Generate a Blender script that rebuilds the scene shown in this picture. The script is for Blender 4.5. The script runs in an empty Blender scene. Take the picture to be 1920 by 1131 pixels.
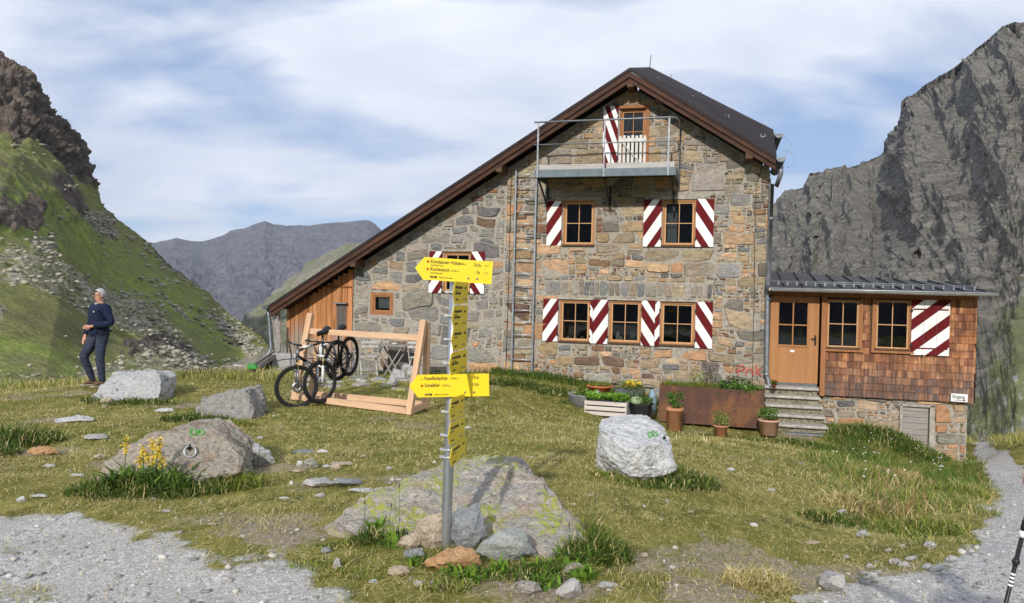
import bpy, bmesh, math, random
import numpy as np
from mathutils import Vector, Matrix, noise as mnoise
R = math.radians
sc = bpy.context.scene
COL = sc.collection
# ------------------------------------------------------------ camera, world, sun, exposure
F, ROLL, PITCH, H = 1400.0, R(1.38), R(-0.6), 1.65
cam = bpy.data.cameras.new('camera'); camo = bpy.data.objects.new('camera', cam); COL.objects.link(camo)
cam.sensor_width = 36.0; cam.sensor_fit = 'HORIZONTAL'; cam.lens = F / 1920 * 36.0
cam.clip_start = 0.05; cam.clip_end = 20000
camo.matrix_world = Matrix.Translation((0, 0, H)) @ Matrix.Rotation(R(90) + PITCH, 4, 'X') @ Matrix.Rotation(ROLL, 4, 'Z')
sc.camera = camo
SUN_DIR = Vector((-0.26, -0.965, 0)).normalized(); EL = R(26)
SUN_DIR = Vector((SUN_DIR.x * math.cos(EL), SUN_DIR.y * math.cos(EL), math.sin(EL)))   # towards the sun
sl = bpy.data.lights.new('sun', 'SUN'); sl.energy = 4.4; sl.angle = R(1.2); sl.color = (1.0, 0.945, 0.87)
so = bpy.data.objects.new('sun', sl); COL.objects.link(so)
so.rotation_euler = SUN_DIR.to_track_quat('Z', 'Y').to_euler(); so.location = (-20, -60, 60)
W = bpy.data.worlds.new('World'); sc.world = W; W.use_nodes = True
nt = W.node_tree; nt.nodes.clear(); N = nt.nodes.new; Lk = nt.links.new
out = N('ShaderNodeOutputWorld'); bg = N('ShaderNodeBackground'); bg.inputs['Strength'].default_value = 0.125
sky = N('ShaderNodeTexSky'); sky.sky_type = 'NISHITA'; sky.sun_disc = False; sky.sun_elevation = EL
sky.sun_rotation = math.atan2(SUN_DIR.x, SUN_DIR.y); sky.altitude = 2300; sky.air_density = 1.0; sky.dust_density = 0.6; sky.ozone_density = 1.5
tc = N('ShaderNodeTexCoord'); sep = N('ShaderNodeSeparateXYZ'); Lk(tc.outputs['Generated'], sep.inputs[0])
# direction projected on a cloud plane, so the cloud sheet runs out to the horizon
mx = N('ShaderNodeMath'); mx.operation = 'MAXIMUM'; Lk(sep.outputs['Z'], mx.inputs[0]); mx.inputs[1].default_value = 0.0
ad = N('ShaderNodeMath'); ad.operation = 'ADD'; Lk(mx.outputs[0], ad.inputs[0]); ad.inputs[1].default_value = 0.30
dx = N('ShaderNodeMath'); dx.operation = 'DIVIDE'; Lk(sep.outputs['X'], dx.inputs[0]); Lk(ad.outputs[0], dx.inputs[1])
dy = N('ShaderNodeMath'); dy.operation = 'DIVIDE'; Lk(sep.outputs['Y'], dy.inputs[0]); Lk(ad.outputs[0], dy.inputs[1])
cb = N('ShaderNodeCombineXYZ'); Lk(dx.outputs[0], cb.inputs[0]); Lk(dy.outputs[0], cb.inputs[1])
mp = N('ShaderNodeMapping'); mp.inputs['Rotation'].default_value = (0, 0, R(-24)); mp.inputs['Scale'].default_value = (0.75, 1.15, 1); mp.inputs['Location'].default_value = (3.1, 1.7, 0)
Lk(cb.outputs[0], mp.inputs[0])
n1 = N('ShaderNodeTexNoise'); n1.inputs['Scale'].default_value = 1.9; n1.inputs['Detail'].default_value = 9; n1.inputs['Roughness'].default_value = 0.5; n1.inputs['Distortion'].default_value = 0.25
Lk(mp.outputs[0], n1.inputs['Vector'])
cr = N('ShaderNodeValToRGB'); Lk(n1.outputs['Fac'], cr.inputs[0])
cr.color_ramp.elements[0].position = 0.36; cr.color_ramp.elements[0].color = (0.10, 0.10, 0.10, 1)
cr.color_ramp.elements[1].position = 0.53; cr.color_ramp.elements[1].color = (1, 1, 1, 1)
n2 = N('ShaderNodeTexNoise'); n2.inputs['Scale'].default_value = 3.2; n2.inputs['Detail'].default_value = 6; Lk(mp.outputs[0], n2.inputs['Vector'])
cc = N('ShaderNodeValToRGB'); Lk(n2.outputs['Fac'], cc.inputs[0])
cc.color_ramp.elements[0].position = 0.3; cc.color_ramp.elements[0].color = (6.3, 6.8, 7.8, 1)
cc.color_ramp.elements[1].position = 0.72; cc.color_ramp.elements[1].color = (8.8, 9.0, 9.6, 1)
mix = N('ShaderNodeMix'); mix.data_type = 'RGBA'; Lk(cr.outputs[0], mix.inputs[0]); Lk(cc.outputs[0], mix.inputs[7])
# blue between the clouds: the Nishita sky lifted a little by thin veil cloud
sk2 = N('ShaderNodeMix'); sk2.data_type = 'RGBA'; sk2.inputs[0].default_value = 0.45; Lk(sky.outputs[0], sk2.inputs[6]); sk2.inputs[7].default_value = (2.2, 3.5, 6.4, 1)
Lk(sk2.outputs[2], mix.inputs[6]); Lk(mix.outputs[2], bg.inputs[0]); Lk(bg.outputs[0], out.inputs[0])
sc.view_settings.view_transform = 'Standard'; sc.view_settings.look = 'None'; sc.view_settings.exposure = 0.0; sc.view_settings.gamma = 1.0
sc.cycles.max_bounces = 6; sc.cycles.transparent_max_bounces = 12; sc.cycles.diffuse_bounces = 3; sc.cycles.glossy_bounces = 3
sc.cycles.volume_bounces = 0

rng = random.Random(7); nrng = np.random.default_rng(11)
# ------------------------------------------------------------ projection helpers
def ray(px, py):
    u = (px - 960) / F; v = (565.5 - py) / F
    a = u * math.cos(ROLL) - v * math.sin(ROLL); b = u * math.sin(ROLL) + v * math.cos(ROLL)
    c, s = math.cos(PITCH), math.sin(PITCH)
    return Vector((a, c - b * s, s + b * c))
def at(px, py, Z):
    d = ray(px, py); return d / d.y * Z + Vector((0, 0, H))
CAMINV = camo.matrix_world.inverted()
CI = np.array(CAMINV)
def project(P):
    P = np.asarray(P, float); q = P @ CI[:3, :3].T + CI[:3, 3]; z = np.maximum(-q[:, 2], 1e-3)
    return np.stack([960 + F * q[:, 0] / z, 565.5 - F * q[:, 1] / z, z], 1)
# ------------------------------------------------------------ numpy noise
_perm = np.random.default_rng(3).permutation(512); _perm = np.concatenate([_perm, _perm])
_grad = np.random.default_rng(4).normal(size=(512, 3)); _grad /= np.linalg.norm(_grad, axis=1)[:, None]
def pnoise(P):
    P = np.asarray(P, float); i = np.floor(P).astype(int); f = P - i; u = f * f * f * (f * (f * 6 - 15) + 10); r = 0
    for a in (0, 1):
        wa = u[:, 0] if a else 1 - u[:, 0]
        for b in (0, 1):
            wb = u[:, 1] if b else 1 - u[:, 1]
            for c in (0, 1):
                wc = u[:, 2] if c else 1 - u[:, 2]
                h = _perm[_perm[_perm[(i[:, 0] + a) & 511] + ((i[:, 1] + b) & 511) & 511] + ((i[:, 2] + c) & 511) & 511]
                g = _grad[h]; d = f - np.array([a, b, c]); r = r + wa * wb * wc * (g * d).sum(1)
    return r * 1.6
def fbm(P, o=5, l=2.0, g=0.5):
    P = np.asarray(P, float); r = 0; a = 1; t = 0
    for k in range(o): r = r + a * pnoise(P + k * 17.3); t += a; P = P * l; a *= g
    return r / t * 1.5
def ridged(P, o=5, l=2.1, g=0.55):
    P = np.asarray(P, float); r = 0; a = 1; t = 0
    for k in range(o): r = r + a * (1 - np.abs(pnoise(P + k * 9.1)) * 2); t += a; P = P * l; a *= g
    return r / t
def sstep(a, b, x):
    t = np.clip((x - a) / (b - a), 0, 1); return t * t * (3 - 2 * t)
def poly_sd(pts, X, Y):
    "signed distance to a polygon in the plane, negative inside"
    P = np.asarray(pts, float); n = len(P); d = np.full(X.shape, 1e9); ins = np.zeros(X.shape, bool)
    for i in range(n):
        a = P[i]; b = P[(i + 1) % n]; e = b - a; wx = X - a[0]; wy = Y - a[1]
        t = np.clip((wx * e[0] + wy * e[1]) / (e @ e + 1e-12), 0, 1)
        d = np.minimum(d, np.hypot(wx - e[0] * t, wy - e[1] * t))
        c = ((a[1] > Y) != (b[1] > Y)) & (X < (b[0] - a[0]) * (Y - a[1]) / ((b[1] - a[1]) if b[1] != a[1] else 1e-9) + a[0])
        ins ^= c
    return np.where(ins, -d, d)
# ------------------------------------------------------------ mesh helpers
def link(o, parent=None):
    COL.objects.link(o)
    if parent is not None: o.parent = parent
    return o
def thing(name, label, cat, loc=(0, 0, 0), rot=(0, 0, 0), group=None, kind=None):
    o = bpy.data.objects.new(name, None); COL.objects.link(o); o.empty_display_size = 0.2
    o.location = loc; o.rotation_euler = rot; tag(o, label, cat, group, kind); return o
def tag(o, label=None, cat=None, group=None, kind=None):
    if label: o['label'] = label
    if cat: o['category'] = cat
    if group: o['group'] = group
    if kind: o['kind'] = kind
    return o
def np_mesh(name, V, T, mats, col=None, smooth=False, parent=None, matidx=None, quads=None):
    me = bpy.data.meshes.new(name); V = np.asarray(V, np.float32); me.vertices.add(len(V)); me.vertices.foreach_set('co', V.ravel())
    T = np.asarray(T if T is not None else np.zeros((0, 3)), np.int32); Q = np.asarray(quads if quads is not None else np.zeros((0, 4)), np.int32)
    nl = T.size + Q.size; me.loops.add(nl); me.loops.foreach_set('vertex_index', np.concatenate([T.ravel(), Q.ravel()]))
    me.polygons.add(len(T) + len(Q))
    st = np.concatenate([np.arange(len(T)) * 3, T.size + np.arange(len(Q)) * 4]).astype(np.int32)
    me.polygons.foreach_set('loop_start', st)
    if matidx is not None: me.polygons.foreach_set('material_index', np.asarray(matidx, np.int32))
    if smooth: me.polygons.foreach_set('use_smooth', np.ones(len(T) + len(Q), bool))
    me.update(calc_edges=True); me.validate()
    if col is not None:
        a = me.color_attributes.new('col', 'FLOAT_COLOR', 'POINT'); c = np.ones((len(V), 4), np.float32); c[:, :np.asarray(col).shape[1]] = col
        a.data.foreach_set('color', c.ravel())
    for m in (mats if isinstance(mats, (list, tuple)) else [mats]): me.materials.append(m)
    return link(bpy.data.objects.new(name, me), parent)
class MB:
    "collects shapes and builds ONE mesh object"
    def __init__(s): s.v = []; s.f = []; s.m = []; s.sm = []; s.c = []; s.col = (1, 1, 1); s.mi = 0
    def add(s, vs, fs, smooth=False, M=None):
        b = len(s.v)
        for p in vs:
            p = Vector(p); s.v.append(M @ p if M is not None else p); s.c.append(s.col)
        for f in fs: s.f.append([b + i for i in f]); s.m.append(s.mi); s.sm.append(smooth)
        return s
    def box(s, c, d, rot=None, bev=0.0, M=None):
        "c centre, d full sizes; optional chamfered edges"
        x, y, z = d[0] / 2, d[1] / 2, d[2] / 2; Rm = Matrix.Translation(c)
        if rot is not None: Rm = Rm @ (rot.to_4x4() if isinstance(rot, Matrix) else Matrix.Rotation(rot, 4, 'Z'))
        if M is not None: Rm = M @ Rm
        if bev <= 0:
            vs = [(sx * x, sy * y, sz * z) for sx in (-1, 1) for sy in (-1, 1) for sz in (-1, 1)]
            s.add(vs, [(0, 1, 3, 2), (4, 6, 7, 5), (0, 4, 5, 1), (2, 3, 7, 6), (0, 2, 6, 4), (1, 5, 7, 3)], False, Rm)
        else:
            bm = bmesh.new(); bmesh.ops.create_cube(bm, size=1, matrix=Matrix.Diagonal((d[0], d[1], d[2], 1)))
            bmesh.ops.bevel(bm, geom=bm.edges[:], offset=min(bev, min(d) * 0.4), segments=1, affect='EDGES'); s.bm(bm, Rm)
        return s
    def bm(s, bm, M=None, smooth=False):
        bm.verts.ensure_lookup_table(); bm.verts.index_update()
        s.add([v.co.copy() for v in bm.verts], [[v.index for v in f.verts] for f in bm.faces], smooth, M); bm.free(); return s
    def tube(s, pts, r, n=8, caps=True, smooth=True, M=None, closed=False):
        pts = [Vector(p) for p in pts]; k = len(pts); rr = r if isinstance(r, (list, tuple)) else [r] * k
        vs = []; fs = []; prev = None
        for i, p in enumerate(pts):
            if closed: t = pts[(i + 1) % k] - pts[i - 1]
            else: t = (pts[min(i + 1, k - 1)] - pts[max(i - 1, 0)])
            t = t.normalized() if t.length > 1e-9 else Vector((0, 0, 1))
            if prev is None: u = t.orthogonal().normalized()
            else:
                u = prev - t * prev.dot(t); u = u.normalized() if u.length > 1e-6 else t.orthogonal().normalized()
            prev = u; w = t.cross(u)
            for j in range(n):
                a = 2 * math.pi * j / n; vs.append(p + (u * math.cos(a) + w * math.sin(a)) * rr[i])
        for i in range(k if closed else k - 1):
            for j in range(n):
                a = i * n + j; b = i * n + (j + 1) % n; i2 = (i + 1) % k; fs.append((a, b, i2 * n + (j + 1) % n, i2 * n + j))
        if caps and not closed: fs.append(tuple(range(n - 1, -1, -1))); fs.append(tuple((k - 1) * n + j for j in range(n)))
        return s.add(vs, fs, smooth, M)
    def beam(s, a, b, w, h, up=(0, 0, 1), bev=0.0, M=None):
        "rectangular beam from a to b"
        a = Vector(a); b = Vector(b); d = b - a; x = d.normalized(); u = Vector(up); y = u.cross(x)
        if y.length < 1e-5: y = Vector((0, 1, 0)).cross(x)
        y.normalize(); z = x.cross(y); rot = Matrix((x, y, z)).transposed()
        return s.box((a + b) / 2, (d.length, w, h), rot, bev, M)
    def lathe(s, prof, n=24, c=(0, 0, 0), M=None, smooth=True, ax='Z'):
        vs = []; fs = []; k = len(prof)
        for (r, z) in prof:
            for j in range(n):
                a = 2 * math.pi * j / n; p = Vector((r * math.cos(a), r * math.sin(a), z))
                if ax == 'Y': p = Vector((p.x, p.z, p.y))
                vs.append(p + Vector(c))
        for i in range(k - 1):
            for j in range(n): fs.append((i * n + j, i * n + (j + 1) % n, (i + 1) * n + (j + 1) % n, (i + 1) * n + j))
        return s.add(vs, fs, smooth, M)
    def prism(s, poly, y0, y1, M=None):
        "poly in (x, z), extruded along y"
        n = len(poly); vs = [(p[0], y0, p[1]) for p in poly] + [(p[0], y1, p[1]) for p in poly]
        fs = [tuple(range(n)), tuple(range(2 * n - 1, n - 1, -1))] + [(i, i + n, (i + 1) % n + n, (i + 1) % n) for i in range(n)]
        return s.add(vs, fs, False, M)
    def build(s, name, mats, parent=None, colattr=False):
        me = bpy.data.meshes.new(name); me.from_pydata([tuple(v) for v in s.v], [], s.f)
        for m in (mats if isinstance(mats, (list, tuple)) else [mats]): me.materials.append(m)
        me.polygons.foreach_set('material_index', s.m); me.polygons.foreach_set('use_smooth', s.sm)
        if colattr:
            a = me.color_attributes.new('col', 'FLOAT_COLOR', 'POINT'); c = np.ones((len(s.v), 4), np.float32); c[:, :3] = np.array(s.c)
            a.data.foreach_set('color', c.ravel())
        bm = bmesh.new(); bm.from_mesh(me); bmesh.ops.recalc_face_normals(bm, faces=bm.faces[:]); bm.to_mesh(me); bm.free(); me.update()
        return link(bpy.data.objects.new(name, me), parent)
def clip_poly(poly, nx, ny, d):
    "keep nx*x+ny*y<=d"
    o = []; n = len(poly)
    for i in range(n):
        a = poly[i]; b = poly[(i + 1) % n]; fa = nx * a[0] + ny * a[1] - d; fb = nx * b[0] + ny * b[1] - d
        if fa <= 0: o.append(a)
        if (fa < 0 < fb) or (fb < 0 < fa):
            t = fa / (fa - fb); o.append((a[0] + (b[0] - a[0]) * t, a[1] + (b[1] - a[1]) * t))
    return o
# ------------------------------------------------------------ materials
class Mat:
    def __init__(s, name, rough=0.8, metal=0.0, spec=0.3):
        s.m = bpy.data.materials.new(name); s.m.use_nodes = True; s.t = s.m.node_tree; s.b = s.t.nodes['Principled BSDF']
        s.b.inputs['Roughness'].default_value = rough; s.b.inputs['Metallic'].default_value = metal; s.b.inputs['Specular IOR Level'].default_value = spec
        s.tc = s.t.nodes.new('ShaderNodeTexCoord')
    def n(s, t, **k):
        x = s.t.nodes.new(t)
        for a, b in k.items(): setattr(x, a, b)
        return x
    def l(s, a, b): s.t.links.new(a, b)
    def noise(s, scale, detail=4, rough=0.55, stretch=None, dist=0.0, space='Object', rot=None):
        x = s.n('ShaderNodeTexNoise'); x.inputs['Scale'].default_value = scale; x.inputs['Detail'].default_value = detail
        x.inputs['Roughness'].default_value = rough; x.inputs['Distortion'].default_value = dist
        v = s.tc.outputs[space]
        if stretch or rot:
            m = s.n('ShaderNodeMapping'); m.inputs['Scale'].default_value = stretch or (1, 1, 1); m.inputs['Rotation'].default_value = rot or (0, 0, 0); s.l(v, m.inputs[0]); v = m.outputs[0]
        s.l(v, x.inputs['Vector']); return x.outputs['Fac']
    def vor(s, scale, feature='F1', out='Distance', stretch=None, space='Object'):
        x = s.n('ShaderNodeTexVoronoi', feature=feature); x.inputs['Scale'].default_value = scale; v = s.tc.outputs[space]
        if stretch:
            m = s.n('ShaderNodeMapping'); m.inputs['Scale'].default_value = stretch; s.l(v, m.inputs[0]); v = m.outputs[0]
        s.l(v, x.inputs['Vector']); return x.outputs[out]
    def ramp(s, fac, stops):
        r = s.n('ShaderNodeValToRGB'); e = r.color_ramp.elements
        while len(e) < len(stops): e.new(0.5)
        for k, (p, c) in enumerate(stops):
            e[k].position = p; e[k].color = (c, c, c, 1) if isinstance(c, (int, float)) else (*c, 1)
        s.l(fac, r.inputs[0]); return r.outputs[0]
    def mix(s, fac, a, b, mode='MIX'):
        x = s.n('ShaderNodeMix', data_type='RGBA', blend_type=mode)
        for v, i in ((fac, 0), (a, 6), (b, 7)):
            if isinstance(v, (int, float)): x.inputs[i].default_value = v if i == 0 else (v, v, v, 1)
            elif isinstance(v, tuple): x.inputs[i].default_value = (*v, 1)
            else: s.l(v, x.inputs[i])
        return x.outputs[2]
    def math(s, op, a, b=0.0):
        x = s.n('ShaderNodeMath', operation=op)
        for v, i in ((a, 0), (b, 1)):
            if isinstance(v, (int, float)): x.inputs[i].default_value = v
            else: s.l(v, x.inputs[i])
        return x.outputs[0]
    def attr(s, name='col'):
        x = s.n('ShaderNodeAttribute'); x.attribute_name = name; return x.outputs['Color']
    def color(s, c):
        if isinstance(c, tuple): s.b.inputs['Base Color'].default_value = (*c, 1)
        else: s.l(c, s.b.inputs['Base Color'])
        return s
    def rough(s, f, a, b):
        m = s.n('ShaderNodeMapRange'); m.inputs[3].default_value = a; m.inputs[4].default_value = b; s.l(f, m.inputs[0]); s.l(m.outputs[0], s.b.inputs['Roughness']); return s
    def bump(s, h, strength=0.5, dist=0.02):
        x = s.n('ShaderNodeBump'); x.inputs['Strength'].default_value = strength; x.inputs['Distance'].default_value = dist; s.l(h, x.inputs['Height']); s.l(x.outputs[0], s.b.inputs['Normal']); return s
def simple(name, c, rough=0.7, metal=0.0, var=0.15, scale=6.0, bump=0.0, spec=0.3, stretch=None, bscale=None):
    m = Mat(name, rough, metal, spec); f = m.noise(scale, 5, stretch=stretch)
    lo = tuple(x * (1 - var) for x in c); hi = tuple(min(1, x * (1 + var)) for x in c)
    m.color(m.ramp(f, [(0.3, lo), (0.7, hi)]))
    if bump: m.bump(m.noise(bscale or scale * 4, 4, stretch=stretch), bump, 0.01)
    return m.m
def wood(name, dark, light, axis='Z', scale=14, rough=0.75, weather=None, bump=0.35):
    "long grain running along one axis, knots and streaks"
    m = Mat(name, rough); st = {'X': (0.08, 1, 1), 'Y': (1, 0.08, 1), 'Z': (1, 1, 0.08)}[axis]
    g = m.noise(scale, 7, 0.62, st, 0.6); g2 = m.noise(scale * 4.5, 3, 0.6, st)
    c = m.ramp(g, [(0.3, dark), (0.52, tuple((a + b) / 2 for a, b in zip(dark, light))), (0.7, light)])
    c = m.mix(0.35, c, m.ramp(g2, [(0.3, dark), (0.7, light)]), 'MIX')
    if weather: c = m.mix(m.ramp(m.noise(1.3, 5, 0.6, (1, 1, 0.5) if axis == 'Z' else None), [(0.42, 0.0), (0.62, 0.85)]), c, weather)
    m.color(c).bump(g2, bump, 0.006); return m.m
def rockmat(name, base, alt, dark, scale=1.0, lichen=None, grass=None, bump=0.7, streak=None, accent=None):
    m = Mat(name, 0.9, spec=0.15)
    n_big = m.noise(2.2 * scale, 8, 0.62, streak, 0.5); n_f = m.noise(14 * scale, 8, 0.68, streak)
    c = m.ramp(n_big, [(0.32, base), (0.5, alt), (0.68, base)])
    if accent: c = m.mix(m.ramp(m.noise(3.1 * scale, 5, 0.6), [(0.52, 0.0), (0.64, 0.8)]), c, accent)
    c = m.mix(m.ramp(n_f, [(0.34, 0.8), (0.46, 0.0)]), c, dark); vein = m.noise(5 * scale, 4, 0.6, (1, 1, 3.5), 1.5, rot=(.4, .3, 0)); c = m.mix(m.ramp(vein, [(.47, 0.0), (.5, .5), (.53, 0.0)]), c, dark); c = m.mix(m.ramp(vein, [(.60, 0.0), (.64, .55)]), c, tuple(min(1, x * 1.45) for x in base))
    c = m.mix(m.ramp(m.noise(40 * scale, 3, 0.6), [(0.56, 0.0), (0.72, 0.4)]), c, tuple(min(1, x * 1.9) for x in base))
    cracks = m.ramp(m.vor(2.4 * scale, 'DISTANCE_TO_EDGE', stretch=streak), [(0.0, 0.0), (0.03, 1.0)]); c = m.mix(.2, c, m.ramp(cracks, [(0.0, .45), (1.0, 1.0)]), 'MULTIPLY')
    if lichen:
        lf = m.math('MULTIPLY', m.ramp(m.noise(16 * scale, 6, 0.7), [(0.46, 0.0), (0.52, 1.0)]), m.ramp(m.noise(2.1 * scale, 3), [(0.45, 0.0), (0.56, 1.0)]))
        c = m.mix(lf, c, lichen)
    m.color(c)
    h = m.math('ADD', n_f, m.math('MULTIPLY', n_big, 1.2)); h = m.math('ADD', h, m.math('MULTIPLY', cracks, 0.12)); m.bump(h, min(1, bump * 1.3), 0.075 / scale)
    return m.m
# ------------------------------------------------------------ terrain
CP = [(-8,-6,0.05),(0,-6,0.02),(8,-6,0.0),(-5,1,0.02),(0,1,0.0),(4,1,0.0)]
for px, py, Z in [(0,945,5.6),(836,1003,5.0),(340,915,6.2),(400,786,10.4),(235,752,12.2),(560,752,12.55),(770,777,11.9),(170,726,13.7),(0,738,14.0),
                  (1200,892,7.15),(1425,815,14.55),(1225,795,15.1),(1140,783,14.6),(985,702,17.8),(800,701,18.4),(690,706,17.9),(560,706,18.3),(1100,722,17.3),(1495,812,15.0),
                  (1560,800,15.5),(1680,812,15.2),(1745,846,15.0),(1785,878,15.15),(1800,852,15.9),(1830,828,17.2),(1850,880,13.2),(1852,912,10.6),(1872,945,8.3),(1785,905,11.8),(1765,893,13.0),(1805,925,9.8),(1800,868,14.2),(1890,1000,5.9),(1800,1040,5.05),(1900,1131,4.15),
                  (1700,885,12.0),(1600,900,8.6),(1500,850,11.5),(1750,930,8.4),(1650,1000,6.2),(1500,1080,4.6),(1200,1131,3.95),(300,711,16.0),(450,706,17.0),(1900,835,14.5),(2000,830,14.0),(2050,1131,4.3)]:
    p = at(px, py, Z); CP.append(tuple(p))
CP += [(-22,14,-.6),(-16,19,-1.3),(-10,21.5,-1.6),(-6,24,-1.6),(-14,30,-4.5),(-4,34,-4.5),(4,26,-1.6),(10,24,-3.2),(16,30,-4.5),(20,16,-.2),(18,8,-.1),(24,24,-2.5),(-26,4,-.2),(-30,26,-4.5),(14,20,-2.2),(0,45,-6),(25,45,-6),(-30,45,-6),(13.2,11.5,-.55),(10.6,20,-2.3)]
CP = np.array(CP)
def _U(r2): return np.where(r2 > 1e-9, r2 * np.log(r2 + 1e-12), 0)
_n = len(CP); _K = _U(((CP[:, None, :2] - CP[None, :, :2]) ** 2).sum(-1)) + np.eye(_n) * 0.12
_Pm = np.hstack([np.ones((_n, 1)), CP[:, :2]]); _A = np.block([[_K, _Pm], [_Pm.T, np.zeros((3, 3))]])
_w = np.linalg.solve(_A, np.concatenate([CP[:, 2], np.zeros(3)]))
def zg(X, Y, rough=True):
    "ground height"
    X = np.atleast_1d(np.asarray(X, float)); Y = np.atleast_1d(np.asarray(Y, float)); Xc = np.clip(X, -34, 30); Yc = np.clip(Y, -8, 48)
    z = _w[_n] + _w[_n + 1] * Xc + _w[_n + 2] * Yc
    for i in range(_n): z = z + _w[i] * _U((Xc - CP[i, 0]) ** 2 + (Yc - CP[i, 1]) ** 2)
    if rough:
        P = np.stack([X, Y, X * 0], 1); z = z + 0.035 * pnoise(P * 0.9) + 0.02 * pnoise(P * 2.3) + 0.006 * pnoise(P * 8)
    return z
def g(x, y): return float(zg([x], [y])[0])
def on_ground(px, py):
    "where the pixel's ray meets the ground"
    d = ray(px, py); lo = 1.5; Zs = np.linspace(2, 30, 400); X = d.x / d.y * Zs; z = H + d.z / d.y * Zs; h = zg(X, Zs)
    k = np.argmax(z < h); k = k if z[k] < h[k] else len(Zs) - 1
    return Vector((X[k], Zs[k], h[k]))
GRAVEL_L = [(-9, -5), (-9, 5.3)] + [tuple(on_ground(*p)[:2]) for p in [(0,950),(110,962),(220,985),(340,1012),(470,1040),(640,1082),(760,1128)]] + [(-0.45, 3.2), (0.6, 2.2), (2.0, 1.5), (2, -5)]
GRAVEL_R = [tuple(on_ground(*p)[:2]) for p in [(1500,1120),(1600,1095),(1725,1076),(1800,1036),(1866,968),(1836,950),(1872,928),(1850,890),(1826,850),(1819,822)]] + [(10.1, 18.0), (9.5, 24), (11.0, 24)] + [tuple(on_ground(*p)[:2]) for p in [(1826,806),(1868,836),(1916,874),(1990,930)]] + [(6.6, 5), (6.5, -5), (1.5, -5), (1.9, 2.5)]
DIRT = [tuple(on_ground(*p)[:2]) for p in [(1180,1120),(1260,1030),(1400,1010),(1520,1040),(1640,1050),(1720,1060),(1640,1110),(1500,1131)]] + [(1.7, 3.3), (0.7, 3.3)]
PATCHES = [on_ground(*p) for p in [(455,978),(1690,1090),(330,762),(100,790),(520,1000),(250,870),(800,900),(740,715),(1500,822),(1240,1060),(900,720),(520,880),(1000,1120),(60,850)]]
def masks(X, Y):
    n = 0.28 * fbm(np.stack([X, Y, X * 0 + 3], 1) * 1.7, 4) + 0.08 * pnoise(np.stack([X, Y, X * 0], 1) * 9)
    gr = np.maximum(sstep(0.18, -0.25, poly_sd(GRAVEL_L, X, Y) + n * 1.3), sstep(0.10, -0.12, poly_sd(GRAVEL_R, X, Y) + n * 0.5))
    gr = gr * (1 - .6 * sstep(.28, .44, fbm(np.stack([X, Y, X * 0 + 21], 1) * 1.9, 4)) * sstep(2.2, .3, np.abs(poly_sd(GRAVEL_L, X, Y))))
    di = 0.62 * sstep(0.25, -0.3, poly_sd(DIRT, X, Y) + n * 2.4)
    for k, p in enumerate(PATCHES):
        di = np.maximum(di, 0.62 * sstep(0.5, 0.1, np.hypot((X - p.x) * (0.7 if k % 2 else 0.5), (Y - p.y)) + n * 0.8))
    di = np.maximum(di, 0.5 * sstep(0.34, 0.6, fbm(np.stack([X, Y, X * 0 + 9], 1) * 0.7, 4)))
    return gr, np.clip(di, 0, 1)
BANK = [tuple(on_ground(*p)[:2]) for p in [(1545,805),(1560,850),(1500,880),(1545,950),(1580,1010),(1690,1045),(1800,1010),(1850,960),(1855,905),(1835,860),(1815,835),(1790,868)]] + [(9.4, 15.0), (6.9, 15.5)]
def bank_mask(X, Y):
    n = 0.5 * fbm(np.stack([X, Y, X * 0 + 5], 1) * 0.9, 3)
    return sstep(0.3, -0.5, poly_sd(BANK, X, Y) + n)

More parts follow.
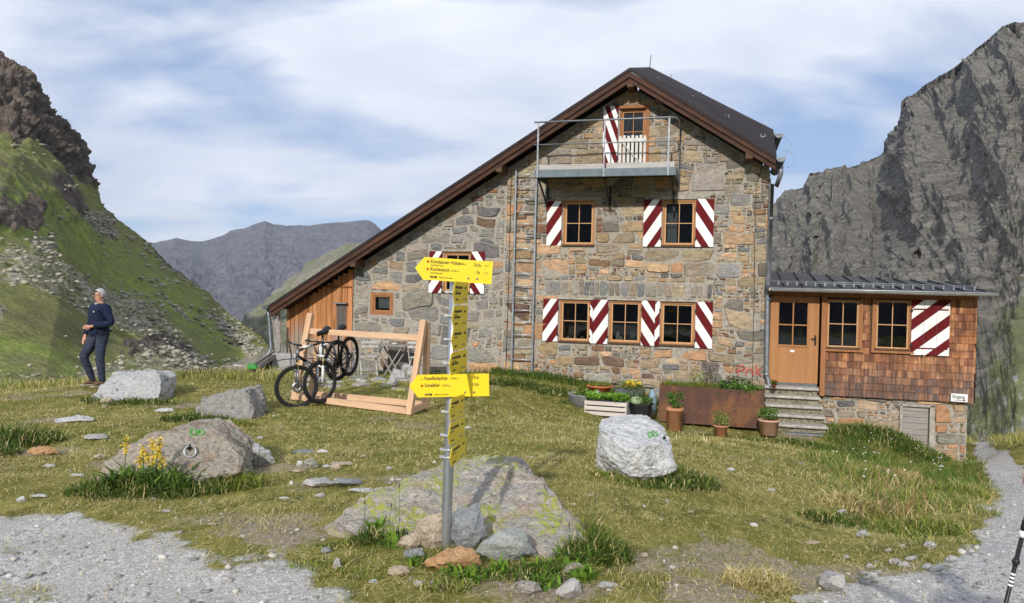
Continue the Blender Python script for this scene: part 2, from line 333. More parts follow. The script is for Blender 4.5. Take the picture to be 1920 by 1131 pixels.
def ground_mat():
    m = Mat('meadow_ground', 0.95, spec=0.1); a = m.n('ShaderNodeAttribute'); a.attribute_name = 'col'; sp = m.n('ShaderNodeSeparateColor'); m.l(a.outputs['Color'], sp.inputs[0])
    n1 = m.noise(1.1, 6, 0.6, space='Generated'); 
    na = m.noise(0.8, 6, 0.65); nb = m.noise(5.5, 6, 0.7, (1, 0.5, 1)); nc = m.noise(38, 5, 0.7); nd = m.noise(110, 3, 0.7)
    grass = m.ramp(nb, [(0.3, (0.06, 0.065, 0.016)), (0.46, (0.15, 0.14, 0.035)), (0.6, (0.30, 0.26, 0.08)), (0.75, (0.45, 0.38, 0.16))])
    grass = m.mix(m.ramp(na, [(0.38, 0.0), (0.6, 0.6)]), grass, m.ramp(nc, [(0.3, (0.09, 0.11, 0.02)), (0.7, (0.34, 0.30, 0.08))]))
    grass = m.mix(0.5, grass, m.ramp(nd, [(0.3, 0.35), (0.7, 1.6)]), 'MULTIPLY')
    dirt = m.ramp(nc, [(0.3, (0.17, 0.13, 0.09)), (0.55, (0.34, 0.28, 0.20)), (0.72, (0.52, 0.47, 0.38))])
    # gravel: three sizes of crushed stone, each stone its own grey
    def chips(scale):
        d = m.vor(scale, 'F1', 'Color'); s2 = m.n('ShaderNodeSeparateColor'); m.l(d, s2.inputs[0])
        e = m.vor(scale, 'DISTANCE_TO_EDGE'); return s2.outputs[0], m.ramp(e, [(0.0, 0.0), (0.12, 1.0)])
    c1, e1_ = chips(42); c2, e2_ = chips(95)
    gcol = m.ramp(c1, [(0.0, (0.34, 0.33, 0.315)), (0.4, (0.56, 0.545, 0.51)), (0.75, (0.71, 0.69, 0.65)), (1.0, (0.86, 0.84, 0.80))])
    gcol2 = m.ramp(c2, [(0.0, (0.42, 0.405, 0.38)), (0.6, (0.63, 0.61, 0.575)), (1.0, (0.80, 0.78, 0.74))])
    gcol = m.mix(m.ramp(m.noise(3.0, 4), [(0.45, 0.15), (0.6, 0.9)]), gcol, gcol2)
    gcol = m.mix(m.ramp(m.noise(0.7, 4), [(0.4, 0.0), (0.65, 0.35)]), gcol, (0.66, 0.60, 0.52))
    edge = m.ramp(m.math('MULTIPLY', e1_, e2_), [(0.0, 0.62), (1.0, 1.0)]); gcol = m.mix(1.0, gcol, edge, 'MULTIPLY')
    # borders broken up at fine scale
    def sharp(ch, lo=0.38, hi=0.62):
        v = m.math('ADD', ch, m.math('MULTIPLY', m.math('SUBTRACT', m.noise(13, 5, 0.7), 0.5), 0.8)); return m.ramp(v, [(lo, 0.0), (hi, 1.0)])
    c = m.mix(sharp(sp.outputs[1]), grass, dirt); gm = sharp(sp.outputs[0]); c = m.mix(gm, c, gcol)
    # far slopes beyond the meadow
    far = m.ramp(m.noise(0.15, 8, 0.65), [(0.35, (0.05, 0.07, 0.02)), (0.55, (0.10, 0.11, 0.035)), (0.7, (0.24, 0.22, 0.17))]); c = m.mix(sp.outputs[2], c, far)
    m.color(c)
    h = m.math('ADD', m.math('MULTIPLY', nc, 0.8), m.math('MULTIPLY', m.math('MULTIPLY', m.math('ADD', e1_, e2_), gm), 0.25)); h = m.math('ADD', h, m.math('MULTIPLY', nb, 0.8)); m.bump(h, 0.5, 0.04)
    return m.m
def grid_quads(nu, nv):
    i = np.arange(nv - 1)[:, None] * nu + np.arange(nu - 1)[None, :]; i = i.ravel(); return np.stack([i, i + 1, i + 1 + nu, i + nu], 1)
def build_ground():
    def axis(lo, hi, a, b, fine, grow):
        x = list(np.arange(a, b + 1e-6, fine)); s = fine
        while x[-1] < hi: s *= grow; x.append(x[-1] + s)
        s = fine; y = [a]
        while y[-1] > lo: s *= grow; y.append(y[-1] - s)
        return np.array(sorted(set(y[1:] + x)))
    xs = axis(-6000, 6000, -8, 11, 0.085, 1.12); ys = axis(-6000, 9000, 1.5, 19, 0.085, 1.12)
    X, Y = np.meshgrid(xs, ys); x = X.ravel(); y = Y.ravel(); z = zg(x, y)
    far = np.maximum(np.hypot(np.maximum(0, np.maximum(-x - 30, x - 26)), np.maximum(0, np.maximum(y - 44, -y - 7))), 0)
    z = z - np.minimum(far * 0.14, 230)
    gr, di = masks(x, y); fm = sstep(0, 14, far) + 0 * x; fm = np.maximum(fm, sstep(20, 27, y))
    z = z - 0.02 * gr
    o = np_mesh('meadow', np.stack([x, y, z], 1), None, MATS['ground'], np.stack([gr, di, fm], 1), True, None, None, grid_quads(len(xs), len(ys)))
    tag(o, kind='structure')
# ------------------------------------------------------------ mountains
def polyline(pts, t):
    P = np.array([tuple(p) for p in pts], float); L = np.concatenate([[0], np.cumsum(np.linalg.norm(np.diff(P, axis=0), axis=1))]); L /= L[-1]
    return np.stack([np.interp(t, L, P[:, k]) for k in range(3)], 1)
def interp_by(pts, n):
    "resample a polyline with even steps in its own parameter (per vertex)"
    P = np.array([tuple(p) for p in pts], float); t = np.linspace(0, len(P) - 1, n); return np.stack([np.interp(t, np.arange(len(P)), P[:, k]) for k in range(3)], 1)
def mountain(name, ridge, foot, nu, nv, mat, disp, colf, sag=0.0, back=200.0, backdrop=0.6, label=None):
    "a sheet from ridge to foot with real relief, closed behind by a falling back slope"
    Rr = interp_by(ridge, nu); Ff = interp_by(foot, nu); v = np.linspace(0, 1, nv)[:, None, None]
    P = Rr[None] * (1 - v) + Ff[None] * v; P[..., 2] -= (np.sin(v[..., 0] * math.pi) * sag)
    nb = 12; w = (np.arange(nb, 0, -1) / nb)[:, None, None]
    away = (Rr - Ff); away[:, 2] = 0; away /= np.linalg.norm(away, axis=1)[:, None]
    B = Rr[None] + away[None] * back * w; B[..., 2] = Rr[None, :, 2] - w[..., 0] * back * backdrop
    A = np.concatenate([B, P]); nv2 = nv + nb; fl = A.reshape(-1, 3)
    tu = np.gradient(A, axis=1); tv = np.gradient(A, axis=0); nrm = np.cross(tv, tu).reshape(-1, 3); nrm /= np.linalg.norm(nrm, axis=1)[:, None] + 1e-9
    vv = np.repeat(np.concatenate([-np.arange(nb, 0, -1) / nb, np.linspace(0, 1, nv)]), nu); uu = np.tile(np.linspace(0, 1, nu), nv2)
    px = project(fl); d, col = disp(fl, uu, vv, px)
    sgn = np.sign((nrm * (np.array([0, 0, 1.0]) + 0 * nrm)).sum(1)); nrm *= np.where(sgn == 0, 1, sgn)[:, None]
    Q = fl + (nrm * d[:, None] if d.ndim == 1 else d)
    o = np_mesh(name, Q, None, mat, col, True, None, None, grid_quads(nu, nv2)); tag(o, kind='structure'); return o, Q, vv, nrm
def slope_mat(name, scale, grassA, grassB, rockA, rockB, rockD, streak=(1, 1, 1), bump=0.8, bdist=1.0, scree=(0.34, 0.30, 0.24)):
    "col.r rock, col.g scree, col.b bright/dark turf"
    m = Mat(name, 0.95, spec=0.08); sp = m.n('ShaderNodeSeparateColor'); m.l(m.attr(), sp.inputs[0])
    n1 = m.noise(0.9 * scale, 8, 0.65, streak, 0.3); n2 = m.noise(5 * scale, 7, 0.7, streak); n3 = m.noise(22 * scale, 5, 0.7)
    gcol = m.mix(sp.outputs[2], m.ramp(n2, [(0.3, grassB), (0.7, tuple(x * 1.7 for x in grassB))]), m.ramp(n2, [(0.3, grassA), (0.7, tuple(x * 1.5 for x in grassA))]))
    rcol = m.ramp(n2, [(0.28, rockD), (0.45, rockA), (0.6, rockB), (0.75, rockA)]); rcol = m.mix(m.ramp(n1, [(0.35, 0.0), (0.65, 0.6)]), rcol, rockB)
    rcol = m.mix(m.ramp(n3, [(0.32, 0.7), (0.48, 0.0)]), rcol, rockD)
    scol = m.ramp(n3, [(0.3, tuple(x * 0.3 for x in scree)), (0.5, scree), (0.7, tuple(x * 1.25 for x in scree))])
    n4 = m.noise(3.2 * scale, 6, 0.7, (1, 1, .35), rot=(0, .55, 0)); gcol = m.mix(m.ramp(n4, [(.40, 0.0), (.62, .75)]), gcol, tuple(x * .8 + y * .35 for x, y in zip(grassB, rockB))); gcol = m.mix(.55, gcol, m.ramp(n3, [(.3, .45), (.7, 1.5)]), 'MULTIPLY')
    crk = m.ramp(m.vor(9 * scale, 'DISTANCE_TO_EDGE', stretch=streak), [(0, 0.35), (.05, 1.0)]); rcol = m.mix(.8, rcol, crk, 'MULTIPLY')
    def brk(ch, amt=0.7, lo=0.4, hi=0.6):
        v = m.math('ADD', ch, m.math('MULTIPLY', m.math('SUBTRACT', n2, 0.5), amt)); v = m.math('ADD', v, m.math('MULTIPLY', m.math('SUBTRACT', n3, 0.5), amt * 0.8)); return m.ramp(v, [(lo, 0.0), (hi, 1.0)])
    c = m.mix(brk(sp.outputs[1], 1.0), gcol, scol); c = m.mix(brk(sp.outputs[0], 0.8), c, rcol); m.color(c)
    m.bump(m.math('ADD', n2, m.math('MULTIPLY', n3, 0.35)), bump, bdist); return m.m
def blob(px, py, pts, soft):
    return sstep(soft, -soft, poly_sd(pts, px, py))
SCREE = []
def build_mountains():
    # left hill: crag above a turf slope with boulder fields
    ridge = [at(-900,-500,330), at(-350,-60,270), at(-120,60,240), at(0,92,215), at(60,132,205), at(110,200,200), at(146,262,195), at(206,392,190), at(290,462,175), at(345,512,160), at(405,562,150), at(455,605,135), at(503,640,120), at(560,690,110), at(640,740,100)]
    foot = [at(-1500,800,26), at(-1000,790,28), at(-600,780,30), at(-300,765,30), at(-150,755,30), at(0,752,31), at(80,745,32), at(160,738,34), at(250,730,37), at(320,722,41), at(390,740,46), at(450,750,52), at(500,760,58), at(560,780,62), at(640,800,66)]
    def disp(P, u, v, px):
        X, Y = px[:, 0], px[:, 1]; w = 7 * fbm(np.stack([X, Y, X * 0], 1) / 40, 4)
        X2 = X + w * 3; Y2 = Y + w * 3
        crag = blob(X2, Y2, [(-900,-900),(0,60),(140,150),(215,395),(165,345),(95,275),(0,248),(-900,150)], 9)
        mid = blob(X2, Y2, [(-400,250),(0,270),(120,310),(160,380),(60,420),(-400,470)], 25) * 0.45
        outc = np.maximum.reduce([blob(X2, Y2, [(-40,385),(60,380),(85,400),(70,425),(-40,430)], 8), blob(X2, Y2, [(235,645),(300,625),(345,640),(370,660),(290,668),(240,665)], 6), blob(X2, Y2, [(95,330),(140,335),(175,400),(150,410),(110,370)], 10) * 0.8])
        scr = np.maximum.reduce([blob(X2, Y2, [(-300,440),(20,455),(120,480),(190,520),(300,575),(335,630),(260,640),(180,610),(110,560),(0,520),(-300,520)], 22) * 0.62,
                                 blob(X2, Y2, [(-40,560),(30,575),(10,600),(-100,600)], 14) * 0.8,
                                 blob(X2, Y2, [(150,400),(200,395),(230,440),(190,440)], 8), blob(X2, Y2, [(70,435),(110,430),(105,470),(60,465)], 8),
                                 blob(X2, Y2, [(220,670),(300,650),(400,680),(450,700),(440,720),(140,745),(140,690)], 12) * .62, blob(X2, Y2, [(-100,700),(40,705),(130,715),(170,745),(-100,770)], 10) * 0.6,
                                 blob(X2, Y2, [(380,575),(400,580),(500,660),(520,690),(490,680),(430,630)], 7) * 0.72, blob(X2, Y2, [(270,510),(285,520),(360,600),(345,600)], 4) * 0.6,
                                 blob(X2, Y2, [(290,590),(350,640),(400,690),(380,700),(310,640)], 7) * 0.55, 0.34 * sstep(206, 240, X) * sstep(28, 6, np.abs(Y - np.interp(X, [206,290,405,503], [400,468,568,646]))),
                                 0.40 * sstep(0.2, 0.7, fbm(np.stack([X, Y, X * 0 + 7], 1) / 55, 4))])
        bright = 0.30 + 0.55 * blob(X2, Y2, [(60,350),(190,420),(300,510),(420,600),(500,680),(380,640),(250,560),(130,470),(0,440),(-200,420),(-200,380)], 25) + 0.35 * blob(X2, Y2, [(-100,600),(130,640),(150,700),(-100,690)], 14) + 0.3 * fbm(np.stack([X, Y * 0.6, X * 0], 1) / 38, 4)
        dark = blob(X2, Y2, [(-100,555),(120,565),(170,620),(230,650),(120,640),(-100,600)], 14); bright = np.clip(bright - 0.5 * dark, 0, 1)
        scr = scr * (1 - crag) * .86; P3 = P / np.array([1.0, 1.0, 1.0])
        d = crag * (0.45 + 0.55 * sstep(0.0, 0.06, v)) * (7 * (ridged(P3 * np.array([1, 1, .6]) / 22, 6, 2.1, .6) - 0.6) + 4.5 * (ridged(P3 * np.array([1, 1, 0.4]) / 6, 5) - 0.6) + 1.2 * fbm(P3 / 2, 3)) + mid * 3.0 * ridged(P3 / 12, 4) + outc * (0.9 * ridged(P3 / 4, 4) - 0.3) + 1.1 * fbm(P3 / 22, 5) + 0.35 * fbm(P3 / 4, 3) + scr * 0.5 * fbm(P3 / 1.5, 3) - 0.3
        d = d * np.clip((P[:, 1] - 20) / 40, 0.25, 1)
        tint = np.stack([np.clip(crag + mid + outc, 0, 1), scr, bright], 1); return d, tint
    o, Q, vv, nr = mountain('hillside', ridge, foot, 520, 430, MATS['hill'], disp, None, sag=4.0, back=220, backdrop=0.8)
    col = np.zeros(len(Q) * 4, np.float32); o.data.color_attributes['col'].data.foreach_get('color', col); col = col.reshape(-1, 4)
    pp = project(Q); ok = (vv > 0.02) & (pp[:, 0] > -60) & (pp[:, 0] < 560) & (pp[:, 1] > 200)
    wgt = ok * (np.clip(col[:, 1] - 0.2, 0, 1) ** 1.3 + 0.010 * (col[:, 0] < 0.3)) * (pp[:, 2] / 100) ** 0.6; wgt = wgt / wgt.sum()
    idx = nrng.choice(len(Q), 11000, p=wgt); V, T, C = scatter_rocks(Q[idx] + nrng.normal(0, 0.35, (len(idx), 3)), (0.06 + 0.44 * nrng.random(len(idx)) ** 4.5) * (pp[idx, 2] / 90) ** .8, 0.55)
    s = np_mesh('scree', V, T, MATS['scree_rock'], C); tag(s, 'pale boulder scree strewn over the left hillside', 'scree', kind='stuff')
    # middle slope rising behind the hut's low eave
    ridge = [at(250,700,420), at(430,640,500), at(455,612,600), at(475,585,650), at(520,545,700), at(580,497,760), at(640,463,800), at(760,440,840), at(950,400,880), at(1300,380,900)]
    foot = [at(x, 690, 90) for x in (200, 350, 400, 450, 500, 560, 650, 800, 950, 1300)]
    def disp2(P, u, v, px):
        f = fbm(P / 60, 5); X, Y = px[:, 0], px[:, 1]
        rock = np.clip(0.25 + 0.9 * f + 0.5 * sstep(540, 470, Y), 0, 1); scr = np.clip(0.35 + 0.9 * fbm(P / 30 + 5, 4), 0, 1)
        return 12 * (ridged(P / 90, 5) - 0.6) + 3 * fbm(P / 15, 3), np.stack([rock * 0.6, scr, 0.35 + 0.5 * fbm(P / 80, 3)], 1)
    mountain('mid_slope', ridge, foot, 240, 120, MATS['midslope'], disp2, None, sag=8, back=500)
    # far range
    pr = [(-200,520),(100,500),(240,462),(292,455),(330,446),(352,450),(380,452),(415,441),(430,432),(455,428),(480,420),(497,415),(512,421),(540,423),(575,423),(612,420),(640,417),(660,416),(690,413),(702,420),(715,432),(760,450),(900,440),(1200,430),(1500,440),(1800,460)]
    ridge = [at(x, y, 3000) for x, y in pr]; foot = [at(x, 690, 1500) for x, y in pr]
    def disp3(P, u, v, px):
        k = sstep(0.02, 0.35, v); d = (8 + 110 * k) * (ridged(P * np.array([1, 0.35, 0.6]) / 420, 6) - 0.6) * np.where(v < 0, 0.3, 1) + (4 + 12 * k) * fbm(P / 60, 4); rock = np.clip(0.7 + 0.8 * fbm(P / 300, 4) + 0.2 * (1 - v), 0, 1)
        return d, np.stack([rock, 0.3 + 0.6 * fbm(P / 150, 4), 0.3 + 0 * u], 1)
    mountain('far_range', ridge, foot, 620, 200, MATS['farrange'], disp3, None, sag=80, back=2500)
    # right mountain wall
    pr = [(1200,520),(1380,430),(1448,379),(1469,358),(1487,353),(1510,333),(1526,314),(1540,323),(1563,307),(1588,312),(1630,291),(1641,289),(1657,259),(1676,227),(1690,188),(1731,158),(1768,135),(1805,114),(1830,90),(1855,71),(1887,43),(1920,31),(2050,-60),(2300,-260),(2700,-500)]
    zz = np.interp([p[0] for p in pr], [1200,1450,1641,1690,1920,2700], [640,620,600,580,470,380])
    ridge = [at(x, y, float(z)) for (x, y), z in zip(pr, zz)]
    fx = np.interp([p[0] for p in pr], [1200,1450,1641,1920,2300,2700], [1200,1440,1640,1900,2500,3200])
    fz = np.interp(fx, [1200,1440,1800,1920,2500,3200], [90,70,36,31,28,26]); foot = [at(float(x), 800 + 60 * max(0, (x - 1600) / 320), float(z)) for x, z in zip(fx, fz)]
    def disp4(P, u, v, px):
        X, Y, D = px[:, 0], px[:, 1], px[:, 2]
        fl = np.stack([P[:, 0] * 0.9 + P[:, 2] * 0.25, P[:, 1] * 0.7, P[:, 2] * 0.28], 1)
        s = np.clip(D / 500, 0.12, 1.2)
        k = 0.35 + 0.65 * sstep(0, 0.05, v)
        az = np.arctan2(P[:, 0], P[:, 1]) * 420; el_ = P[:, 2] / np.hypot(P[:, 0], P[:, 1]) * 420; w1 = 14 * fbm(np.stack([az, el_, az * 0 + 4], 1) / 70, 3)
        q = np.stack([az + .48 * el_ + w1, el_ * .16 + w1 * .2, az * 0], 1); q2 = np.stack([az - .70 * el_ + w1 * .5, el_ * .38, az * 0 + 5], 1)
        iso = np.stack([az, el_ * .55, az * 0 + 2], 1); d = s * k * (17 * (ridged(q / 70, 3, 2.1, .5) - .62) + 15 * (ridged(iso / 48 + 5, 4) - .6)) + s * (.4 + .6 * k) * (6 * (ridged(q / 19 + 3, 5, 2.1, .62) - .6) + 9.5 * (ridged(q2 / 15 + 7, 5, 2.1, .62) - .6)) + s * 5.0 * (ridged(iso / 9, 5, 2.1, .62) - .6)
        low = sstep(500, 760, Y + 40 * fbm(np.stack([X, Y, X * 0], 1) / 60, 3)); gr = np.clip(0.12 + 0.38 * low + 1.1 * fbm(iso / 40, 4) * (0.35 + low), 0, .9)
        gully = 0.9 * sstep(0.30, 0.55, fbm(np.stack([(X + (Y - 300) * 0.45), Y * 0.28, X * 0 + 2], 1) / 26, 4)) * 0.75
        gully = np.maximum(gully, blob(X + 6 * fbm(np.stack([X, Y, X * 0], 1) / 20, 3), Y, [(1775,200),(1785,205),(1768,330),(1755,395),(1710,450),(1620,540),(1610,530),(1735,390),(1755,320)], 5) * 0.9)
        diag = sstep(.05, .4, fbm(np.stack([(X + Y * .8) / 9, (Y - X * .5) / 42, X * 0 + 6], 1), 4)) * low * .8; d = d * (1 - .55 * sstep(560, 700, Y)); return d, np.stack([np.clip(1 - gr - .35 * low * (1 - diag), 0, 1), np.maximum(gully, diag), 0.25 + 0.4 * fbm(P / 60 + 3, 3)], 1)
    mountain('rock_wall_mountain', ridge, foot, 620, 520, MATS['rightwall'], disp4, None, sag=14, back=400, backdrop=0.8)
    # the range behind the viewer, mirrored in the panes
    ridge = []; foot = []
    for k in range(40):
        a = R(150 + 240 * k / 39); hgt = 300 + 110 * math.sin(k * 0.9) + 60 * math.sin(k * 2.3 + 1); ridge.append(Vector((2200 * math.cos(a), 2200 * math.sin(a), hgt))); foot.append(Vector((900 * math.cos(a), 900 * math.sin(a), -260)))
    def disp5(P, u, v, px): return 60 * (ridged(P / 300, 5) - 0.6), np.stack([0.8 + 0 * u, 0.4 + 0 * u, 0.3 + 0 * u], 1)
    mountain('range_behind', ridge, foot, 300, 50, MATS['farrange'], disp5, None, back=600)
_ICO = None
def scatter_rocks(P, S, flat=0.6):
    "low faceted stones: each an irregular icosahedron"
    global _ICO
    if _ICO is None:
        bm = bmesh.new(); bmesh.ops.create_icosphere(bm, subdivisions=1, radius=1); _ICO = (np.array([v.co for v in bm.verts]), np.array([[v.index for v in f.verts] for f in bm.faces])); bm.free()
    v0, t0 = _ICO; n = len(P); k = len(v0)
    V = v0[None] * (0.6 + 0.6 * nrng.random((n, k, 1))) * nrng.uniform(0.6, 1.4, (n, 1, 3)); V[..., 2] *= flat
    a = nrng.random(n) * 6.28; c, s = np.cos(a)[:, None], np.sin(a)[:, None]; X = V[..., 0] * c - V[..., 1] * s; Y = V[..., 0] * s + V[..., 1] * c
    V = np.stack([X, Y, V[..., 2]], -1) * np.asarray(S)[:, None, None] + np.asarray(P)[:, None, :]
    T = t0[None] + (np.arange(n) * k)[:, None, None]; C = np.repeat(nrng.random((n, 1)) * np.ones((1, 3)), k, axis=0)
    return V.reshape(-1, 3), T.reshape(-1, 3), C
# ------------------------------------------------------------ grass
def blades(P, Hh, Wd, lean, colA, droop=0.35, az=None):
    "each blade: a bent tapered strip of three triangles"
    n = len(P); az = nrng.random(n) * 6.283 if az is None else az; la = az + nrng.normal(0, 0.5, n)
    side = np.stack([np.cos(az), np.sin(az), 0 * az], 1) * (Wd / 2)[:, None]; ld = np.stack([-np.sin(la), np.cos(la), 0 * az], 1)
    up = np.array([0, 0, 1.0]); m = P + up * (Hh * 0.55)[:, None] * np.cos(lean)[:, None] + ld * (Hh * 0.55 * np.sin(lean))[:, None]
    l2 = np.minimum(lean + droop * (0.5 + nrng.random(n)), 1.7); t = m + up * (Hh * 0.45 * np.cos(l2))[:, None] + ld * (Hh * 0.45 * np.sin(l2))[:, None]
    V = np.stack([P - side, P + side, m - side * 0.75, m + side * 0.75, t], 1).reshape(-1, 3); b = (np.arange(n) * 5)[:, None]
    T = np.concatenate([b + np.array([[0, 1, 3]]), b + np.array([[0, 3, 2]]), b + np.array([[2, 3, 4]])]); return V, T, np.repeat(colA, 5, axis=0)
def merge(L):
    Vs, Ts, Cs = [], [], []; o = 0
    for V, T, C in L: Vs.append(V); Ts.append(T + o); Cs.append(C); o += len(V)
    return np.concatenate(Vs), np.concatenate(Ts), np.concatenate(Cs)
PAL = {'dry': np.array([[.58,.475,.22],[.68,.57,.32],[.44,.375,.14],[.34,.30,.09],[.48,.42,.16]]), 'green': np.array([[.14,.19,.03],[.19,.24,.035],[.26,.28,.05],[.10,.14,.022]]),
       'dark': np.array([[.06,.11,.018],[.085,.15,.025],[.12,.18,.03],[.045,.08,.014]]), 'brown': np.array([[.42,.28,.12],[.50,.36,.17],[.34,.21,.08],[.55,.44,.22]])}
def pick(pal, n): p = PAL[pal]; return p[nrng.integers(0, len(p), n)] * nrng.uniform(0.8, 1.2, (n, 1))
def sample_view(n, ylo, yhi, power=1.0):
    "points on the meadow inside the view and a margin each side"
    y = ylo + (yhi - ylo) * nrng.random(n) ** power; m = 0.76; x = (nrng.random(n) * 2 - 1) * (y * m + 0.8); return x, y
HUTFRONT = None
def not_hut(x, y, off=0.0):
    lx = (x - P0.x) * E1.x + (y - P0.y) * E1.y; ly = (x - P0.x) * E2.x + (y - P0.y) * E2.y; return ~((ly > -0.02 - off) & (lx > -12.2) & (lx < 4.0) & (ly < 9))
def build_grass():
    L = []
    for n, a, b, hh, ww in ((130000, 3.2, 7.5, 0.036, 0.0038), (120000, 7, 12, 0.045, 0.006), (80000, 11.5, 21, 0.055, 0.010)):
        x, y = sample_view(n, a, b); gr, di = masks(x, y); cl = fbm(np.stack([x, y, 0 * x], 1) * 2.2, 3); pr = (1 - gr) * (1 - 0.75 * di) * (0.75 + 0.8 * cl) + 0.02
        k = (nrng.random(n) < pr) & not_hut(x, y); x, y, cl = x[k], y[k], cl[k]; n = len(x); z = zg(x, y)
        patch = fbm(np.stack([x, y, 0 * x + 4], 1) * 0.55, 4) + 0.10; dry = nrng.random(n) < np.clip(0.56 + 1.0 * patch + 0.10 * (y < 12), 0.08, 0.95)
        C = np.where(dry[:, None], pick('dry', n), pick('green', n)); Hh = hh * (0.5 + nrng.random(n)) * (1 + 0.6 * np.clip(cl, -0.5, 1))
        lean = np.abs(nrng.normal(0.95, 0.35, n)).clip(0, 1.5); L.append(blades(np.stack([x, y, z - 0.004], 1), Hh, ww * (0.7 + 0.6 * nrng.random(n)), lean, C, 0.5))
    # straw lying flat in the mat
    for n, a, b, ln, ww in ((70000, 3.2, 8, .085, .0030), (60000, 7.5, 17, .11, .0055)):
        x, y = sample_view(n, a, b); gr, di = masks(x, y); cl = fbm(np.stack([x, y, 0 * x + 8], 1) * 1.6, 3); k = (nrng.random(n) < (1 - gr) * (1 - .8 * di) * (.55 + 1.1 * cl)) & not_hut(x, y); x, y = x[k], y[k]; n = len(x)
        L.append(blades(np.stack([x, y, zg(x, y) + .006 + .018 * nrng.random(n)], 1), ln * (.4 + nrng.random(n)), ww * (.7 + .6 * nrng.random(n)), nrng.normal(1.42, .12, n), np.where((nrng.random(n) < .78)[:, None], pick('dry', n) * 1.12, pick('green', n)), .15))
    V, T, C = merge(L); o = np_mesh('meadow_grass', V, T, MATS['grass'], C); tag(o, 'short trampled yellow green grass covering the meadow', 'grass', kind='stuff')
    # taller growth: the bank, the wall foot, around the boulders
    L = []; n = 150000; x = nrng.uniform(3, 11, n); y = nrng.uniform(4, 16.5, n); bk = bank_mask(x, y); gr, di = masks(x, y); k = (nrng.random(n) < bk * (1 - gr) * 0.85) & not_hut(x, y); x, y, bk = x[k], y[k], bk[k]; n = len(x)
    pt = fbm(np.stack([x, y, 0 * x + 1], 1) * 1.5, 4); br = nrng.random(n) < np.clip(0.22 + 1.0 * pt, 0.03, 0.6); gd = nrng.random(n) < 0.4
    C = np.where(br[:, None], pick('brown', n), np.where(gd[:, None], pick('dry', n), pick('green', n) * 1.1)); pd = fbm(np.stack([x, y, 0 * x + 31], 1) * 1.8, 3); dk = (nrng.random(n) < np.clip(0.8 * sstep(8.5, 12, y) + .25 + 1.3 * pd, 0, .9)); C = np.where(dk[:, None], pick('dark', n) * 1.3, C)
    L.append(blades(np.stack([x, y, zg(x, y) - 0.01], 1), (0.09 + 0.18 * nrng.random(n) ** 1.6) * (1 + .7 * np.clip(pt, -.6, .8)) * (0.4 + 0.7 * bk), 0.0045 + 0.006 * nrng.random(n), np.abs(nrng.normal(0.8, 0.38, n)).clip(0, 1.45), C, 0.7))
    for (px, py, rx, ry, m, h, pal) in TUFTS:
        c = on_ground(px, py); a = nrng.random(m) * 6.283; rr = np.sqrt(nrng.random(m)); x = c.x + rx * rr * np.cos(a); y = c.y + ry * rr * np.sin(a)
        C = pick(pal, m); e = nrng.random(m) < 0.18; C = np.where(e[:, None], pick('dry', m), C)
        hs = .85 * h * (0.45 + 0.75 * nrng.random(m)) * (1.1 - 0.5 * rr)
        L.append(blades(np.stack([x, y, zg(x, y) - 0.01], 1), hs, (0.0045 + 0.004 * nrng.random(m)) * (1 + c.y / 12), np.abs(nrng.normal(0.30, 0.22, m)) + 0.25 * rr, C, 0.75))
    # along the wall foot
    m = 9000; lx = nrng.uniform(-11.5, 1.0, m); ly = -np.abs(nrng.normal(0.05, 0.28, m)) - 0.02; keep = (lx > -6.2) | (nrng.random(m) < 0.12); lx, ly = lx[keep], ly[keep]; m = len(lx)
    x = P0.x + E1.x * lx + E2.x * ly; y = P0.y + E1.y * lx + E2.y * ly
    L.append(blades(np.stack([x, y, zg(x, y) - 0.01], 1), 0.10 + 0.16 * nrng.random(m), 0.012 + 0 * x, np.abs(nrng.normal(0.35, 0.25, m)), np.where((nrng.random(m) < 0.75)[:, None], pick('dark', m), pick('green', m)), 0.6))
    # lower edge beyond the path on the right, and the plateau rim on the left
    for (x0, x1, y0, y1, m) in ((10.3, 14, 12, 22, 8000), (-12, -4.6, 15.2, 18.5, 7000)):
        x = nrng.uniform(x0, x1, m); y = nrng.uniform(y0, y1, m); gr, di = masks(x, y); k = (nrng.random(m) > gr) & not_hut(x, y); x, y = x[k], y[k]; m = len(x)
        L.append(blades(np.stack([x, y, zg(x, y)], 1), 0.10 + 0.22 * nrng.random(m), 0.014 + 0 * x, np.abs(nrng.normal(0.4, 0.3, m)), np.where((nrng.random(m) < 0.5)[:, None], pick('green', m) * 1.2, pick('dry', m)), 0.6))
    V, T, C = merge(L); o = np_mesh('tall_grass', V, T, MATS['grass'], C); tag(o, 'tall rough grass on the bank, around the boulders and at the wall foot', 'grass', kind='stuff')
    # pebbles lying in turf and gravel
    n = 15000; x, y = sample_view(n, 3.3, 13, 1.3); gr, di = masks(x, y); k = nrng.random(n) < (0.9 * gr + 0.5 * di + 0.035); x, y = x[k], y[k]; n = len(x); S = 0.004 + 0.026 * nrng.random(n) ** 9 + 0.006 * nrng.random(n)
    V, T, C = scatter_rocks(np.stack([x, y, zg(x, y) - 0.02 * masks(x, y)[0] + S * 0.2], 1), S, 0.6); o = np_mesh('pebbles', V, T, MATS['pebble'], C); tag(o, 'pale pebbles scattered over the gravel and turf', 'pebbles', kind='stuff')
    # tiny white flowers on the bank
    n = 42; ps = [on_ground(rng.uniform(1560, 1780), rng.uniform(830, 930)) for _ in range(n)]; V = []; T = []
    mb = MB()
    for p in ps:
        hgt = rng.uniform(0.15, 0.28); mb.box(p + Vector((0, 0, hgt)), (0.017, 0.017, 0.01), rng.random())
    o = mb.build('white_flowers', MATS['white_petal']); tag(o, 'tiny white flower heads dotted over the grassy bank', 'flowers', kind='stuff')
